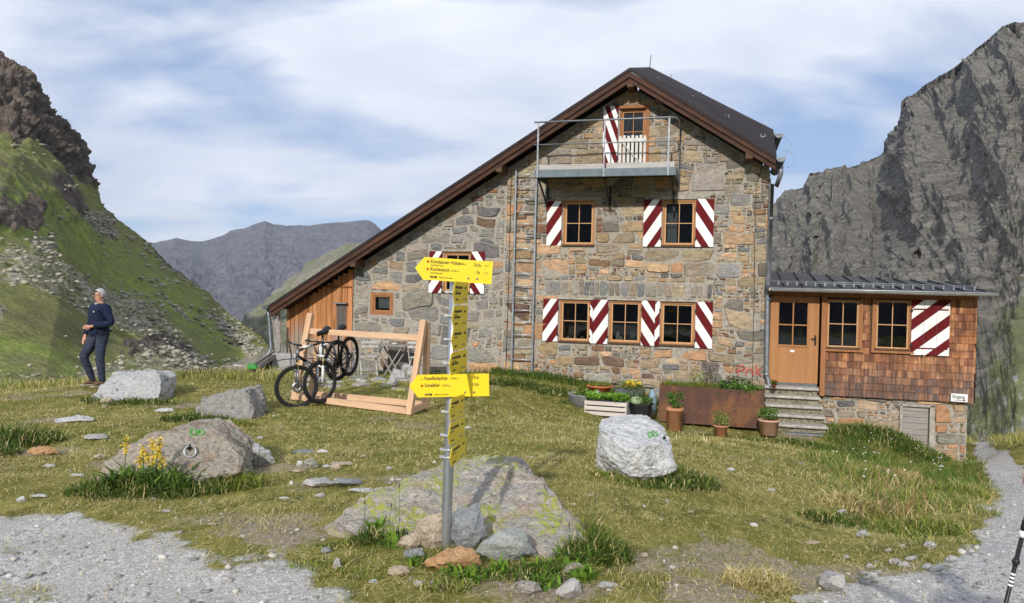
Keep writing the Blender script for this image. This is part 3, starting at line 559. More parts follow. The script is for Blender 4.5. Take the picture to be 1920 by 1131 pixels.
TUFTS = [(1265,905,.42,.30,1500,.26,'dark'),(1150,900,.22,.15,400,.14,'green'),(1215,915,.35,.1,350,.13,'dark'),(250,925,.55,.28,1500,.26,'dark'),(330,925,.45,.16,900,.20,'dark'),(430,915,.30,.16,700,.22,'green'),(20,830,.55,.35,1700,.34,'dark'),(-60,850,.5,.4,900,.3,'dark'),
         (170,925,.2,.12,300,.12,'green'),(470,900,.15,.12,200,.14,'green'),(370,792,.50,.22,1100,.26,'dark'),(440,800,.35,.16,500,.16,'green'),(250,757,.75,.22,900,.20,'dark'),(180,752,.25,.2,300,.22,'dark'),(385,706,.55,.3,600,.30,'green'),
         (1115,1050,.24,.20,1100,.26,'dark'),(1100,1010,.18,.2,500,.24,'green'),(692,1018,.13,.08,300,.17,'dark'),(640,1030,.16,.08,200,.09,'green'),(748,1024,.09,.08,260,.20,'dark'),(840,1110,.18,.1,260,.10,'green'),(950,1090,.40,.10,700,.09,'dark'),(1020,1075,.2,.08,500,.12,'dark'),
         (1420,1100,.22,.12,800,.20,'dry'),(1590,950,.3,.25,600,.26,'dry'),(1680,900,.6,.4,1400,.26,'brown'),(1800,930,.3,.4,900,.3,'green'),(1720,1000,.4,.3,900,.2,'green'),(1560,980,.3,.2,500,.18,'dark'),(1540,840,.8,.35,1500,.16,'dark'),(1640,815,.9,.4,1800,.3,'dark'),(1720,850,.6,.4,1200,.3,'dark'),(1400,825,1.2,.15,700,.12,'dark'),(1490,830,.5,.2,700,.14,'dark'),(1030,735,.7,.4,1400,.22,'dark'),(960,722,.7,.25,1400,.28,'dark'),(1080,760,.5,.2,500,.16,'dark'),(1195,790,.35,.15,400,.2,'dark'),(1320,830,.5,.1,200,.2,'dry'),(600,1060,.2,.1,160,.08,'green'),(700,1075,.3,.1,300,.07,'green')]
# ------------------------------------------------------------ the hut
TH = R(15.3); E1 = Vector((math.cos(TH), -math.sin(TH), 0)); E2 = Vector((math.sin(TH), math.cos(TH), 0)); P0 = at(1433, 740, 16.4)
def fac(px, py, off=0.0):
    "pixel to the hut's own coordinates on the plane y = off"
    d = ray(px, py); C = Vector((0, 0, H)); p0 = P0 + E2 * off; t = (p0 - C).dot(E2) / d.dot(E2); p = C + d * t; q = p - P0; return Vector((q.dot(E1), off, p.z))
def h2w(x, y, z): return Vector((P0.x, P0.y, 0)) + E1 * x + E2 * y + Vector((0, 0, z))
AP = (-3.06, 6.73); SL, SRt = 0.613, 0.644
def roofz(x): return AP[1] + SL * (x - AP[0]) if x < AP[0] else AP[1] - SRt * (x - AP[0])
def chaikin(p, k=1):
    for _ in range(k):
        q = []
        for i in range(len(p)):
            a, b = p[i], p[(i + 1) % len(p)]; q += [(a[0] * .86 + b[0] * .14, a[1] * .86 + b[1] * .14), (a[0] * .14 + b[0] * .86, a[1] * .14 + b[1] * .86)]
        p = q
    return p
def poly_area(p): return 0.5 * abs(sum(p[i][0] * p[(i + 1) % len(p)][1] - p[(i + 1) % len(p)][0] * p[i][1] for i in range(len(p))))
def stone(mb, poly, yf, gap, hgt, col, smooth=1):
    if len(poly) < 3: return
    a = poly_area(poly)
    if a < 0.0022: return
    cx = sum(p[0] for p in poly) / len(poly); cz = sum(p[1] for p in poly) / len(poly); s = math.sqrt(a)
    k = max(0.3, 1 - gap / s); po = [(cx + (x - cx) * k + rng.uniform(-.06, .06) * s * .5, cz + (z - cz) * k + rng.uniform(-.06, .06) * s * .5) for x, z in poly]
    po = chaikin(po, smooth if rng.random() < .55 else 0); n = len(po); k2 = max(0.5, 1 - 0.05 / s)
    ring2 = [(cx + (x - cx) * k2, cz + (z - cz) * k2) for x, z in po]; tx, tz = rng.uniform(-.10, .10), rng.uniform(-.14, .14)
    mb.col = col
    vs = [(x, yf + 0.004, z) for x, z in po] + [(x, yf - hgt - tx * (x - cx) - tz * (z - cz) + rng.uniform(-.003, .003), z) for x, z in ring2] + [(cx + rng.uniform(-.2, .2) * s * .5, yf - hgt - rng.uniform(0.0, 0.012), cz + rng.uniform(-.2, .2) * s * .4)]
    fs = [(i, (i + 1) % n, n + (i + 1) % n, n + i) for i in range(n)] + [(n + i, n + (i + 1) % n, 2 * n) for i in range(n)]
    mb.add(vs, fs, False)
def masonry(mb, x0, x1, z0, z1, half, openings, rfun, ax, yf, gap, palette, hr=(0.012, 0.035)):
    "irregular rubble: weighted Voronoi cells of scattered stones"
    seeds = []; tries = int(46 * (x1 - x0) * (z1 - z0) / 0.02); cell = {}
    for _ in range(tries):
        x = rng.uniform(x0, x1); z = rng.uniform(z0, z1); r = rfun(x, z) * rng.choice((0.45, 0.6, 0.8, 1.0, 1.0, 1.3, 1.65, 1.9)); X = x * ax; ok = True; gx, gz = int(X // 0.25), int(z // 0.25)
        for i in range(-2, 3):
            for j in range(-2, 3):
                for (sx, sz, sr) in cell.get((gx + i, gz + j), ()):
                    if (sx - X) ** 2 + (sz - z) ** 2 < ((sr + r) * 0.80) ** 2: ok = False; break
                if not ok: break
            if not ok: break
        if ok: cell.setdefault((gx, gz), []).append((X, z, r)); seeds.append((X, z, r))
    for (X, z, r) in seeds:
        nb = []; gx, gz = int(X // 0.25), int(z // 0.25)
        for i in range(-4, 5):
            for j in range(-4, 5): nb += cell.get((gx + i, gz + j), [])
        nb = sorted(nb, key=lambda s: (s[0] - X) ** 2 + (s[1] - z) ** 2)[1:26]; poly = [(X - .6, z - .6), (X + .6, z - .6), (X + .6, z + .6), (X - .6, z + .6)]
        for (sx, sz, sr) in nb:
            nx, nz = sx - X, sz - z; L2 = nx * nx + nz * nz; t = 0.5 * (1 + (r * r - sr * sr) / L2); poly = clip_poly(poly, nx, nz, nx * (X + nx * t) + nz * (z + nz * t))
            if len(poly) < 3: break
        if len(poly) < 3: continue
        poly = [(p[0] / ax, p[1]) for p in poly]; cx, cz = X / ax, z
        for (nx, nz, d) in half: poly = clip_poly(poly, nx, nz, d)
        drop = len(poly) < 3
        for (a, b, c, d) in openings:
            if drop or min(p[0] for p in poly) > b or max(p[0] for p in poly) < a or min(p[1] for p in poly) > d or max(p[1] for p in poly) < c: continue
            pen = [(a - cx, (1, 0, a)), (cx - b, (-1, 0, -b)), (c - cz, (0, 1, c)), (cz - d, (0, -1, -d))]; best = max(pen, key=lambda t: t[0])
            if best[0] < -0.12: drop = True; break
            poly = clip_poly(poly, *best[1]); drop = len(poly) < 3
        if drop: continue
        stone(mb, poly, yf, gap(cx, cz), rng.uniform(*hr), palette(cx, cz))
def coursed(mb, x0, x1, z0, z1, half, openings, yf, gap, palette, hr, sizes=(.055, .075, .10, .14, .22), wa=1.0, rows=(.22, .46)):
    "roughly coursed rubble: blocks split again and again, their joints bent by a shared warp"
    out = []
    def split(a, b, c, d, lv):
        w, h = b - a, d - c; hm = mh; 
        if h > hm[0] * rng.uniform(.8, 1.5) and (h > w * rng.uniform(.28, .75) or w < .16):
            t = c + h * rng.uniform(.3, .7); split(a, b, c, t, lv + 1); split(a, b, t, d, lv + 1)
        elif w > h * rng.uniform(1.5, 4.2) and w > .13:
            t = a + w * rng.uniform(.28, .72); split(a, t, c, d, lv + 1); split(t, b, c, d, lv + 1)
        else: out.append((a, b, c, d))
    z = z0
    while z < z1:
        hh = rng.uniform(*rows); x = x0 - rng.uniform(0, .4)
        while x < x1:
            w = rng.uniform(.35, 1.0); mh = [rng.choice(sizes)]; split(x, x + w, z, z + hh, 0); x += w
        z += hh
    def warp(x, z):
        p = np.array([[x * 1.3, z * 1.3, 2.0], [x * 1.3, z * 1.3, 9.0], [x * 5.5, z * 5.5, 4.0], [x * 5.5, z * 5.5, 6.0]]); return p
    K = {}; pts = sorted({q for (a, b, c, d) in out for q in ((a, c), (b, c), (b, d), (a, d), ((a + b) / 2, c), ((a + b) / 2, d))})
    A = np.array(pts); Z = A[:, :1] * 0; n1 = pnoise(np.hstack([A * 1.1, Z + 2])); n2 = pnoise(np.hstack([A * 1.1, Z + 9])); n3 = pnoise(np.hstack([A * 6, Z + 4])); n4 = pnoise(np.hstack([A * 6, Z + 6]))
    for p, a_, b_, c_, d_ in zip(pts, n1, n2, n3, n4): K[p] = (p[0] + wa * (.05 * a_ + .028 * c_), p[1] + wa * (.07 * b_ + .026 * d_))
    for (a, b, c, d) in out:
        poly = [K[(a, c)], K[((a + b) / 2, c)], K[(b, c)], K[(b, d)], K[((a + b) / 2, d)], K[(a, d)]]; cx = sum(p[0] for p in poly) / 6; cz = sum(p[1] for p in poly) / 6
        if rng.random() < (.35 if wa == 1 else .6): i = rng.choice((0, 2, 3, 5)); q = poly[i]; poly[i] = (q[0] + (cx - q[0]) * .28, q[1] + (cz - q[1]) * .28)
        for (nx, nz, dd) in half: poly = clip_poly(poly, nx, nz, dd)
        drop = len(poly) < 3
        for (oa, ob, oc, od) in openings:
            if drop or min(p[0] for p in poly) > ob or max(p[0] for p in poly) < oa or min(p[1] for p in poly) > od or max(p[1] for p in poly) < oc: continue
            pen = [(oa - cx, (1, 0, oa)), (cx - ob, (-1, 0, -ob)), (oc - cz, (0, 1, oc)), (cz - od, (0, -1, -od))]; best = max(pen, key=lambda t: t[0])
            if best[0] < -0.12: drop = True; break
            poly = clip_poly(poly, *best[1]); drop = len(poly) < 3
        if not drop: stone(mb, poly, yf, gap * rng.uniform(.5, 1.5), rng.uniform(*hr), palette(cx, cz), 1 if rng.random() < .6 else 0)
PAL_GREY = [(.30,.285,.26),(.235,.23,.215),(.34,.32,.285),(.27,.265,.255),(.20,.205,.21),(.33,.28,.22),(.26,.25,.21),(.17,.17,.175)]
PAL_TAN = [(.36,.29,.20),(.29,.245,.18),(.40,.33,.23),(.23,.205,.165),(.34,.27,.18),(.28,.255,.21),(.18,.165,.14),(.39,.29,.17)]
PAL_OR = [(.50,.31,.18),(.56,.38,.24),(.47,.27,.15),(.52,.39,.26),(.42,.30,.19)]; PAL_BR = [(.22,.12,.08),(.26,.16,.10),(.17,.11,.085)]
def jit(c, k=0.12): f = rng.uniform(1 - k, 1 + k); return tuple(min(1, x * f * rng.uniform(.97, 1.03)) for x in c)
def pal_main(x, z):
    if x < -6.0:
        u = rng.random(); return jit(rng.choice(PAL_GREY) if u < .80 else rng.choice(PAL_BR) if u < .89 else rng.choice(PAL_OR if u > .96 else PAL_TAN))
    u = rng.random(); po = 0.14 + (0.16 if (x > -1.6 and z < 4.2) or z < 2.4 else 0) - (0.05 if z > 4.6 else 0)
    return jit(rng.choice(PAL_OR) if u < po else rng.choice(PAL_BR) if u < po + .10 else rng.choice(PAL_GREY) if u < po + .26 else rng.choice(PAL_TAN))
def stripes(mb, x0, x1, z0, z1, y, slope, bounds, mirror):
    "diagonal bands as clipped polygons; material 0 = light, 1 = dark"
    w, h = x1 - x0, z1 - z0; rect = [(x0, z0), (x1, z0), (x1, z1), (x0, z1)]; bb = [-9] + bounds + [99]
    for k in range(len(bb) - 1):
        p = rect
        # t = (z1 - z)/h + slope*(x-x0)/h   (or from the right edge when mirrored)
        sx = -slope if mirror else slope; base = (z1 + (slope * x1 if mirror else -slope * x0)) / h
        nx, nz = sx / h, -1 / h
        p = clip_poly(p, -nx, -nz, -(bb[k] - base)) if len(p) > 2 else p
        p = clip_poly(p, nx, nz, bb[k + 1] - base) if len(p) > 2 else p
        if len(p) > 2: mb.mi = (k + 1) % 2; mb.add([(q[0], y, q[1]) for q in p], [tuple(range(len(p)))])
SB = [.27, .51, .81, 1.12, 1.36]
def shutter(parent, x0, x1, z0, z1, mirror, hinge, slope=1.5, bounds=SB, y=-0.05, first=1):
    mb = MB(); mb.mi = 1; mb.box(((x0 + x1) / 2, y + .012, (z0 + z1) / 2), (x1 - x0, .022, z1 - z0)); stripes(mb, x0, x1, z0, z1, y - .0015, slope, bounds, mirror)
    o = mb.build('shutter', [MATS['shutter_white'], MATS['shutter_red']], parent)
    xs = x1 if hinge == 'r' else x0
    for z in (z0 + .16 * (z1 - z0), z1 - .2 * (z1 - z0)): hb = MB(); hb.box((xs, y - .005, z), (.035, .03, .06), bev=.006); hb.build('hinge', MATS['black_iron'], o)
    k = MB(); k.box((x0 + .3 * (x1 - x0), y + .02, z0 - .02), (.015, .05, .06)); k.build('shutter_catch', MATS['black_iron'], o); return o
def window(parent, x0, x1, z0, z1, y=0.03, cols=2, rows=2, fw=.045, sw=.036, sill=True, name='window', matn='win_wood'):
    cx, cz, w, h = (x0 + x1) / 2, (z0 + z1) / 2, x1 - x0, z1 - z0; mb = MB()
    for s in (-1, 1): mb.box((cx + s * (w / 2 - fw / 2), y + .02, cz), (fw, .10, h), bev=.005)
    mb.box((cx, y + .021, z1 - fw / 2), (w - 2 * fw, .10, fw), bev=.005); mb.box((cx, y + .021, z0 + fw / 2), (w - 2 * fw, .10, fw), bev=.005)
    o = mb.build(name, MATS[matn], parent); a0, a1, b0, b1 = x0 + fw, x1 - fw, z0 + fw, z1 - fw; m2 = MB()
    for s, xx in ((1, a0), (-1, a1)): m2.box((xx + s * sw / 2, y + .03, (b0 + b1) / 2), (sw, .06, b1 - b0 - .002), bev=.004)
    for s, z_ in ((1, b0), (-1, b1)): m2.box(((a0 + a1) / 2, y + .031, z_ + s * sw / 2), (a1 - a0 - 2 * sw, .06, sw), bev=.004)
    for i in range(1, cols): m2.box((a0 + (a1 - a0) * i / cols, y + .025, (b0 + b1) / 2), (.017, .03, b1 - b0 - 2 * sw))
    for i in range(1, rows): m2.box(((a0 + a1) / 2, y + .027, b0 + (b1 - b0) * i / rows), (a1 - a0 - 2 * sw, .03, .017))
    m2.build('sash', MATS[matn + '_light'], o); p = MB(); p.box(((a0 + a1) / 2, y + .045, (b0 + b1) / 2), (a1 - a0 - .02, .004, b1 - b0 - .02)); p.build('pane', MATS['glass'], o)
    if sill: s_ = MB(); s_.box((cx, y - .02, z0 + .005), (w + .03, .12, .045), bev=.008); s_.build('sill', MATS['dark_wood'], o)
    return o
GW = [(-4.63, -3.89, .55, 1.54), (-3.46, -2.72, .56, 1.55), (-2.29, -1.52, .56, 1.55)]; UW = [(-4.60, -3.85, 2.81, 3.87), (-2.30, -1.56, 2.81, 3.86)]; LW = (-7.58, -6.85, 1.64, 2.64); SW = (-9.52, -8.89, 1.04, 1.60); AD = (-3.32, -2.72, 4.50, 5.97)
def build_hut():
    hut = thing('stone_hut', 'large rubble stone mountain hut with red and white striped shutters and a long sloping roof', 'building', (P0.x, P0.y, 0), (0, 0, -TH))
    ops = GW + UW + [LW, SW, AD]
    # backing wall of mortar with real openings
    xs = sorted(set([-10.0, 0.0, AP[0]] + [v for o in ops for v in o[:2]])); zs = sorted(set([-1.6, 7.2] + [v for o in ops for v in o[2:]])); mb = MB()
    top = 0.27; half = [(-SL, 1, AP[1] - SL * AP[0] - top), (SRt, 1, AP[1] + SRt * AP[0] - top)]
    for i in range(len(xs) - 1):
        for j in range(len(zs) - 1):
            cx, cz = (xs[i] + xs[i + 1]) / 2, (zs[j] + zs[j + 1]) / 2
            if any(a < cx < b and c < cz < d for a, b, c, d in ops): continue
            p = [(xs[i], zs[j]), (xs[i + 1], zs[j]), (xs[i + 1], zs[j + 1]), (xs[i], zs[j + 1])]
            for hp in half: p = clip_poly(p, *hp) if len(p) > 2 else p
            if len(p) > 2: mb.prism(p, 0.0, 0.32)
    mb.mi = 0
    # side and rear walls
    mb.box((-.17, 4.9, 1.45), (.34, 9.1, 6.1)); mb.prism([(-10, -1.6), (0, -1.6), (0, 4.5), (-3.06, 6.4), (-10, 2.2)], 9.1, 9.3); mb.box((-9.83, 4.9, .3), (.34, 9.1, 3.7))
    mb.build('mortar_wall', MATS['mortar'], hut)
    exp = [(a - .03, b + .03, c - .07, d + .05) for a, b, c, d in ops]; arch = (-5.0, -1.15, 1.63, 2.0); sb = MB()
    hs = [(1, 0, .0), (-1, 0, 10.0), (-SL, 1, AP[1] - SL * AP[0] - top - .03), (SRt, 1, AP[1] + SRt * AP[0] - top - .03)]
    coursed(sb, -10.4, -6.02, -1.0, 5.0, hs + [(1, 0, -6.03)], exp, 0, .030, pal_main, (.004, .036), (.09, .13, .18, .26, .34), 2.1, (.35, .7))
    coursed(sb, -6.0, 0, -1.2, 6.6, hs + [(-1, 0, 6.0)], exp + [arch, (-4.8,-3.7,3.92,4.05), (-2.6,-1.3,3.92,4.05)], 0, .011, pal_main, (.002, .040))
    x = arch[0] + .01
    while x < arch[1] - .06:
        w = min(rng.uniform(.09, .22), arch[1] - x); t = .02 * rng.uniform(-1, 1); stone(sb, [(x + t, arch[2]), (x + w + t, arch[2]), (x + w - t, arch[3] + rng.uniform(-.06, .02)), (x - t, arch[3] + rng.uniform(-.06, .02))], 0, .016, rng.uniform(.008, .02), jit(rng.choice(PAL_GREY + PAL_TAN[:4]), .15)); x += w
    for (a, b) in ((-3.5, -2.5),):
        x = a
        while x < b: w = rng.uniform(.11, .2); stone(sb, [(x, 6.0), (x + w, 6.0), (x + w + .02, 6.17), (x - .02, 6.17)], 0, .02, .02, jit(rng.choice(PAL_TAN))); x += w
    # quoins on the right corner's return
    z = -1.2
    while z < 4.3:
        h = rng.uniform(.12, .34); sb.col = jit(rng.choice(PAL_TAN + PAL_OR)); sb.box((.004, rng.uniform(.2, .35), z + h / 2), (.03, rng.uniform(.3, .55), h - .03), bev=.01); z += h
    sb.build('stonework', MATS['stone'], hut, colattr=True)
    # near-black sheets behind the panes, the rooms' shade put into their colour
    db = MB(); db.prism([(-9.7, -.9), (-.35, -.9), (-.35, 4.3), (-3.06, 6.2), (-9.7, 2.1)], .9, .94); db.box((-5, .6, .15), (9.2, .6, .04)); db.box((-4.4, .6, 2.2), (8.0, .6, .04)); db.box((-2.8, .6, 4.3), (4.6, .6, .04)); db.build('room_shade', MATS['room_shade'], hut)
    for w_ in GW + UW + [LW]: window(hut, *w_)
    # small tilted window
    o = window(hut, *SW, cols=1, rows=1, fw=.085, sw=.03, sill=False, matn='win_red'); cu = MB(); n = 14
    cu.add([(SW[0] + .18 + .34 * i / n + 0, .115 + .012 * math.sin(i * 2.2), z) for z in (SW[2] + .16, SW[3] - .12) for i in range(n + 1)], [(i, i + 1, n + 2 + i, n + 1 + i) for i in range(n)]); cu.build('curtain', MATS['curtain'], o)
    # shutters
    for a, b, c, d, m, hg in [(-4.98,-4.63,2.81,3.86,0,'r'), (-2.72,-2.32,2.80,3.87,0,'r'), (-1.56,-1.17,2.80,3.87,1,'l'), (-5.02,-4.66,.55,1.55,0,'r'), (-3.83,-3.48,.54,1.56,0,'r'), (-2.71,-2.41,.54,1.57,1,'l'), (-1.51,-1.14,.53,1.57,1,'l'), (-7.93,-7.60,1.63,2.65,0,'r'), (-6.85,-6.50,1.63,2.65,1,'l')]:
        shutter(hut, a, b, c, d, m, hg)
    shutter(hut, -3.90, -3.835, .54, 1.55, 1, 'l', bounds=[.2, .45, .75, 1.05]); shutter(hut, -2.405, -2.30, .54, 1.56, 0, 'r', bounds=[.08, .38, .66, .92])
    shutter(hut, -3.70, -3.36, 4.62, 6.03, 1, 'r', slope=2.7, bounds=[.17, .38, .60, .82, 1.05, 1.3], y=-.06)
    # curtains and things standing inside
    cb_ = MB(); n = 16; cb_.add([(-2.20 + .22 * i / n, .22 + .02 * math.sin(i * 1.9), z) for z in (2.9, 3.75) for i in range(n + 1)], [(i, i + 1, n + 2 + i, n + 1 + i) for i in range(n)]); cb_.build('curtain', MATS['curtain'], hut)
    jm = MB(); jm.lathe([(0, .60), (.05, .60), (.055, .68), (.03, .76), (.035, .80), (0, .80)], 12, (-3.27, .2, .02)); jm.lathe([(0, .60), (.04, .60), (.045, .66), (.0, .70)], 12, (-3.2, .22, .02)); jm.build('jug', MATS['white_ceramic'], hut)
    jm = MB(); jm.lathe([(0, .60), (.07, .60), (.09, .72), (.06, .80), (0, .80)], 14, (-2.92, .22, .02)); jm.build('pot', MATS['grey_ceramic'], hut)
    for i in range(3): jm = MB(); jm.lathe([(0, .6), (.03, .6), (.035, .66), (.03, .66), (0, .61)], 10, (-4.45 + i * .17, .18, .02)); jm.build('cup', MATS['white_ceramic'], hut)
    # attic door: glazed leaf, slatted white gate
    d = window(hut, AD[0], AD[1], 4.45, AD[3], y=.06, name='balcony_door', rows=3, sill=False, matn='win_red'); gt = MB()
    for i in range(7): gt.box((-3.30 + .094 * i, -.02, 4.98), (.062, .02, .72 + .03 * (i % 2)), bev=.004)
    gt.box((-3.02, -.04, 5.24), (.64, .02, .08), bev=.004); gt.beam((-3.27, -.041, 5.2), (-2.78, -.041, 4.66), .02, .07, (0, -1, 0)); gt.build('slatted_gate', MATS['white_wood'], hut)
    bs = MB(); bs.box((-2.68, -.01, 5.22), (.07, .05, 1.48), bev=.006); bs.box((-3.0, -.02, 6.0), (.70, .07, .07), bev=.006); bs.build('door_casing', MATS['win_red'], hut)
    # lintels, window ledges
    for a, b, c, d_ in GW + [LW]: lm = MB(); lm.box(((a + b) / 2, -.02, d_ + .03), (b - a + .12, .08, .05), bev=.008); lm.build('lintel', MATS['pale_render'], hut)
    for a, b, c, d_ in UW: lm = MB(); lm.box(((a + b) / 2, -.012, d_ + .05), (b - a + .35, .05, .09), bev=.012); lm.build('lintel', MATS['pale_render'], hut)
    # ---- roof
    yF, yB = -.60, 9.4; t = .05
    def slab(mb, pts, th):
        lo = [(p[0], p[1], p[2] - th) for p in pts]; n = len(pts); mb.add(pts + lo, [tuple(range(n)), tuple(range(2 * n - 1, n - 1, -1))] + [(i, (i + 1) % n, (i + 1) % n + n, i + n) for i in range(n)])
    eL = -12.06; eR = .10; rb = MB()
    slab(rb, [(eL, yF, roofz(eL)), (AP[0] - .0, yF, AP[1]), (AP[0], yB, AP[1] + .0), (eL, yB, roofz(eL))], .075)
    bA = fac(1219, 126, 1.3); bR = fac(1450, 243, 1.3)
    rb.add([(AP[0], yF, AP[1]), (eR - .02, yF, roofz(eR)), (bR.x, 1.3, bR.z), (bA.x, 1.3, bA.z), (AP[0], yF, AP[1] - .075), (eR - .02, yF, roofz(eR) - .075), (bR.x, 1.3, bR.z - .4), (bA.x, 1.3, bA.z - .4)], [(0, 1, 2, 3), (0, 4, 5, 1), (1, 5, 6, 2), (0, 3, 7, 4), (2, 6, 7, 3), (4, 7, 6, 5)])
    slab(rb, [(bA.x, 1.3, bA.z), (bR.x, 1.3, bR.z), (bR.x, yB, bR.z), (bA.x, yB, bA.z)], .1)
    rb.add([(AP[0], 1.3, AP[1]), (bA.x, 1.3, bA.z), (bA.x, yB, bA.z), (AP[0], yB, AP[1])], [(0, 1, 2, 3)]); rb.build('roof', MATS['roof_metal'], hut)
    # verge boards, stepped, and soffit
    vb = MB()
    def verge(x0, x1, drop, hh, y0, y1):
        vb.add([(x0, y0, roofz(x0) - drop), (x1, y0, roofz(x1) - drop), (x1, y0, roofz(x1) - drop - hh), (x0, y0, roofz(x0) - drop - hh), (x0, y1, roofz(x0) - drop), (x1, y1, roofz(x1) - drop), (x1, y1, roofz(x1) - drop - hh), (x0, y1, roofz(x0) - drop - hh)], [(0, 1, 2, 3), (7, 6, 5, 4), (0, 4, 5, 1), (3, 2, 6, 7), (0, 3, 7, 4), (1, 5, 6, 2)])
    for a, b in ((eL + .02, AP[0]), (AP[0], eR - .03)): verge(a, b, .078, .12, yF + .02, yF + .06); verge(a + .0, b, .17, .14, yF + .065, yF + .11); verge(a + .01, b, .10, .03, yF + .12, .35)
    vb.build('verge_board', MATS['verge'], hut)
    for px_, py_ in ((669, 497), (940, 318), (1405, 268), (1184, 165)):
        q = fac(px_, py_, -.3); x_ = q.x; pu = MB(); pu.box((x_, -.22, roofz(x_) - .30), (.15, .62, .20), bev=.01); pu.build('purlin', MATS['dark_wood'], hut)
    for px_, py_ in ((1229, 150), (1295, 184), (1362, 220), (1430, 256)):
        q = fac(px_, py_, .1); sg = MB()
        for dx_ in (-.035, .045): sg.box((q.x + dx_, q.y, q.z + .02), (.03, .03, .07), .5)
        sg.box((q.x, q.y, q.z - .01), (.11, .02, .015)); sg.build('snow_hook', MATS['zinc'], hut)
    for px_, py_ in ((1258, 142), (1314, 171), (1374, 202), (1434, 232)):
        q = fac(px_, py_, 1.28); sg = MB(); sg.box((q.x, q.y, q.z), (.04, .04, .06)); sg.build('snow_hook', MATS['zinc'], hut)
    ar = MB(); q = fac(1218, 128, 1.2); ar.tube([(q.x, q.y, q.z), (q.x + .03, q.y, q.z + .32)], .009, 5); ar.build('lightning_rod', MATS['black_iron'], hut)
    # gutters and downpipes
    pr = [(.10 * math.cos(a), .10 * math.sin(a)) for a in [math.pi + k * math.pi / 8 for k in range(9)]]
    def gutter(cx, cz, y0, y1):
        gm = MB(); n = len(pr); gm.add([(cx + p[0], y0, cz + p[1]) for p in pr] + [(cx + p[0], y1, cz + p[1]) for p in pr], [(i, i + 1, n + i + 1, n + i) for i in range(n - 1)], True); gm.add([(cx + p[0], y0, cz + p[1]) for p in pr], [tuple(range(n))]); gm.build('gutter', MATS['zinc_dark'], hut)
    gutter(.17, 4.66, -.62, 1.2); gutter(bR.x + .12, bR.z - .12, 1.2, 9.3); gutter(eL - .1, roofz(eL) - .02, -.6, 9.3)
    dp = MB(); P_ = [Vector((.19, -.35, 4.55)), Vector((.19, -.33, 4.35)), Vector((.12, -.2, 4.12)), fac(1447, 345, -.15), fac(1439, 560, -.15), fac(1437, 700, -.15), fac(1441, 717, -.15), fac(1446, 732, -.2), fac(1444, 746, -.25), fac(1438, 772, -.35)]
    dp.tube(P_, .052, 12)
    for py_ in (410, 560, 702): q = fac(1447 - (py_ - 345) * .028, py_, -.15); dp.tube([q + Vector((0, 0, -.03)), q + Vector((0, 0, .03))], .062, 12)
    dp.build('downpipe', MATS['zinc'], hut)
    for k in range(2):
        ld = MB()
        cx, cy, cz = ((.16, 0, 4.95), (.24, 0, 4.68))[k]; ld.tube([(cx + .22 * math.sin(a), -.3 + .05 * k, cz + .2 * math.cos(a)) for a in [i * .28 for i in range(11)]], .0035, 5); ld.build('lightning_cable', MATS['zinc'], hut)
    for pts in ([(958, 345), (955, 470), (951, 610), (948, 690)], [(1433, 300), (1418, 345), (1416, 400), (1414, 560), (1410, 730)]): ld = MB(); ld.tube([fac(x_, y_, -.045) for x_, y_ in pts], .006, 5); ld.build('lightning_cable', MATS['black_iron'], hut)
    ld = MB(); ld.tube([fac(x_, y_, -.05) for x_, y_ in ((1003, 704), (1060, 711), (1130, 718), (1226, 728))], .010, 5); ld.build('wall_cable', MATS['black_iron'], hut); ld = MB(); ld.tube([fac(958, 345, -.05), fac(962, 290, -.3), fac(970, 268, -.58)], .006, 5); ld.build('lightning_cable', MATS['black_iron'], hut)
    # ladder
    lt = thing_part('ladder', hut)
    for x_ in (-5.74, -5.24):
        lm = MB(); lm.box((x_, -.13, 2.15), (.045, .03, 4.85), bev=.006)
        for z_ in (.6, 2.3, 4.0): lm.box((x_, -.06, z_), (.02, .13, .02))
        lm.build('ladder_rail', MATS['zinc'], lt)
    for k in range(17): rn = MB(); z_ = -.2 + k * (4.68 / 16); rn.tube([(-5.74, -.13, z_), (-5.24, -.13, z_)], .014, 8); rn.build('rung', MATS['zinc_light'], lt)
    # balcony
    bc = thing_part('balcony', hut); fl = MB(); x0, x1, yf = -5.04, -1.96, -1.10
    fl.box(((x0 + x1) / 2, yf, 4.33), (x1 - x0, .05, .17), bev=.006); fl.box(((x0 + x1) / 2, yf + .04, 4.255), (x1 - x0 - .02, .08, .012)); fl.box((x0 + .02, -.55, 4.33), (.04, 1.05, .17)); fl.box((x1 - .02, -.55, 4.33), (.04, 1.05, .17)); fl.build('steel_frame', MATS['balcony_steel'], bc)
    pk = MB()
    for i in range(8): pk.box(((x0 + x1) / 2 + rng.uniform(-.01, .01), -1.0 + i * .135, 4.40), (x1 - x0 - .06, .125, .04), bev=.004)
    pk.build('floor_plank', MATS['dark_wood'], bc)
    tb = MB(); tb.box((-4.25, yf + .03, 4.47), (1.5, .03, .12), bev=.004); tb.build('toe_board', MATS['weathered_toe'], bc); tb = MB(); tb.box((-2.73, yf + .032, 4.475), (1.46, .03, .13), bev=.004); tb.build('toe_board', MATS['weathered_toe'], bc)
    rl = MB()
    for x_ in (x0 + .06, -3.50, -2.13): rl.box((x_, yf - .035, 4.86), (.035, .012, 1.24)); rl.box((x_, yf - .03, 4.86), (.012, .035, 1.24))
    for z_, r_ in ((5.47, .02), (4.97, .014)): rl.tube([(x0 - .03, yf - .03, z_), (-2.08, yf - .03, z_), (-1.99, yf + .05, z_), (-1.95, yf + .2, z_ + 0), (-1.94, -.02, z_)], r_, 8)
    rl.tube([(-1.945, -.06, 4.1), (-1.945, -.06, 5.47)], .02, 8); rl.build('railing', MATS['zinc'], bc)
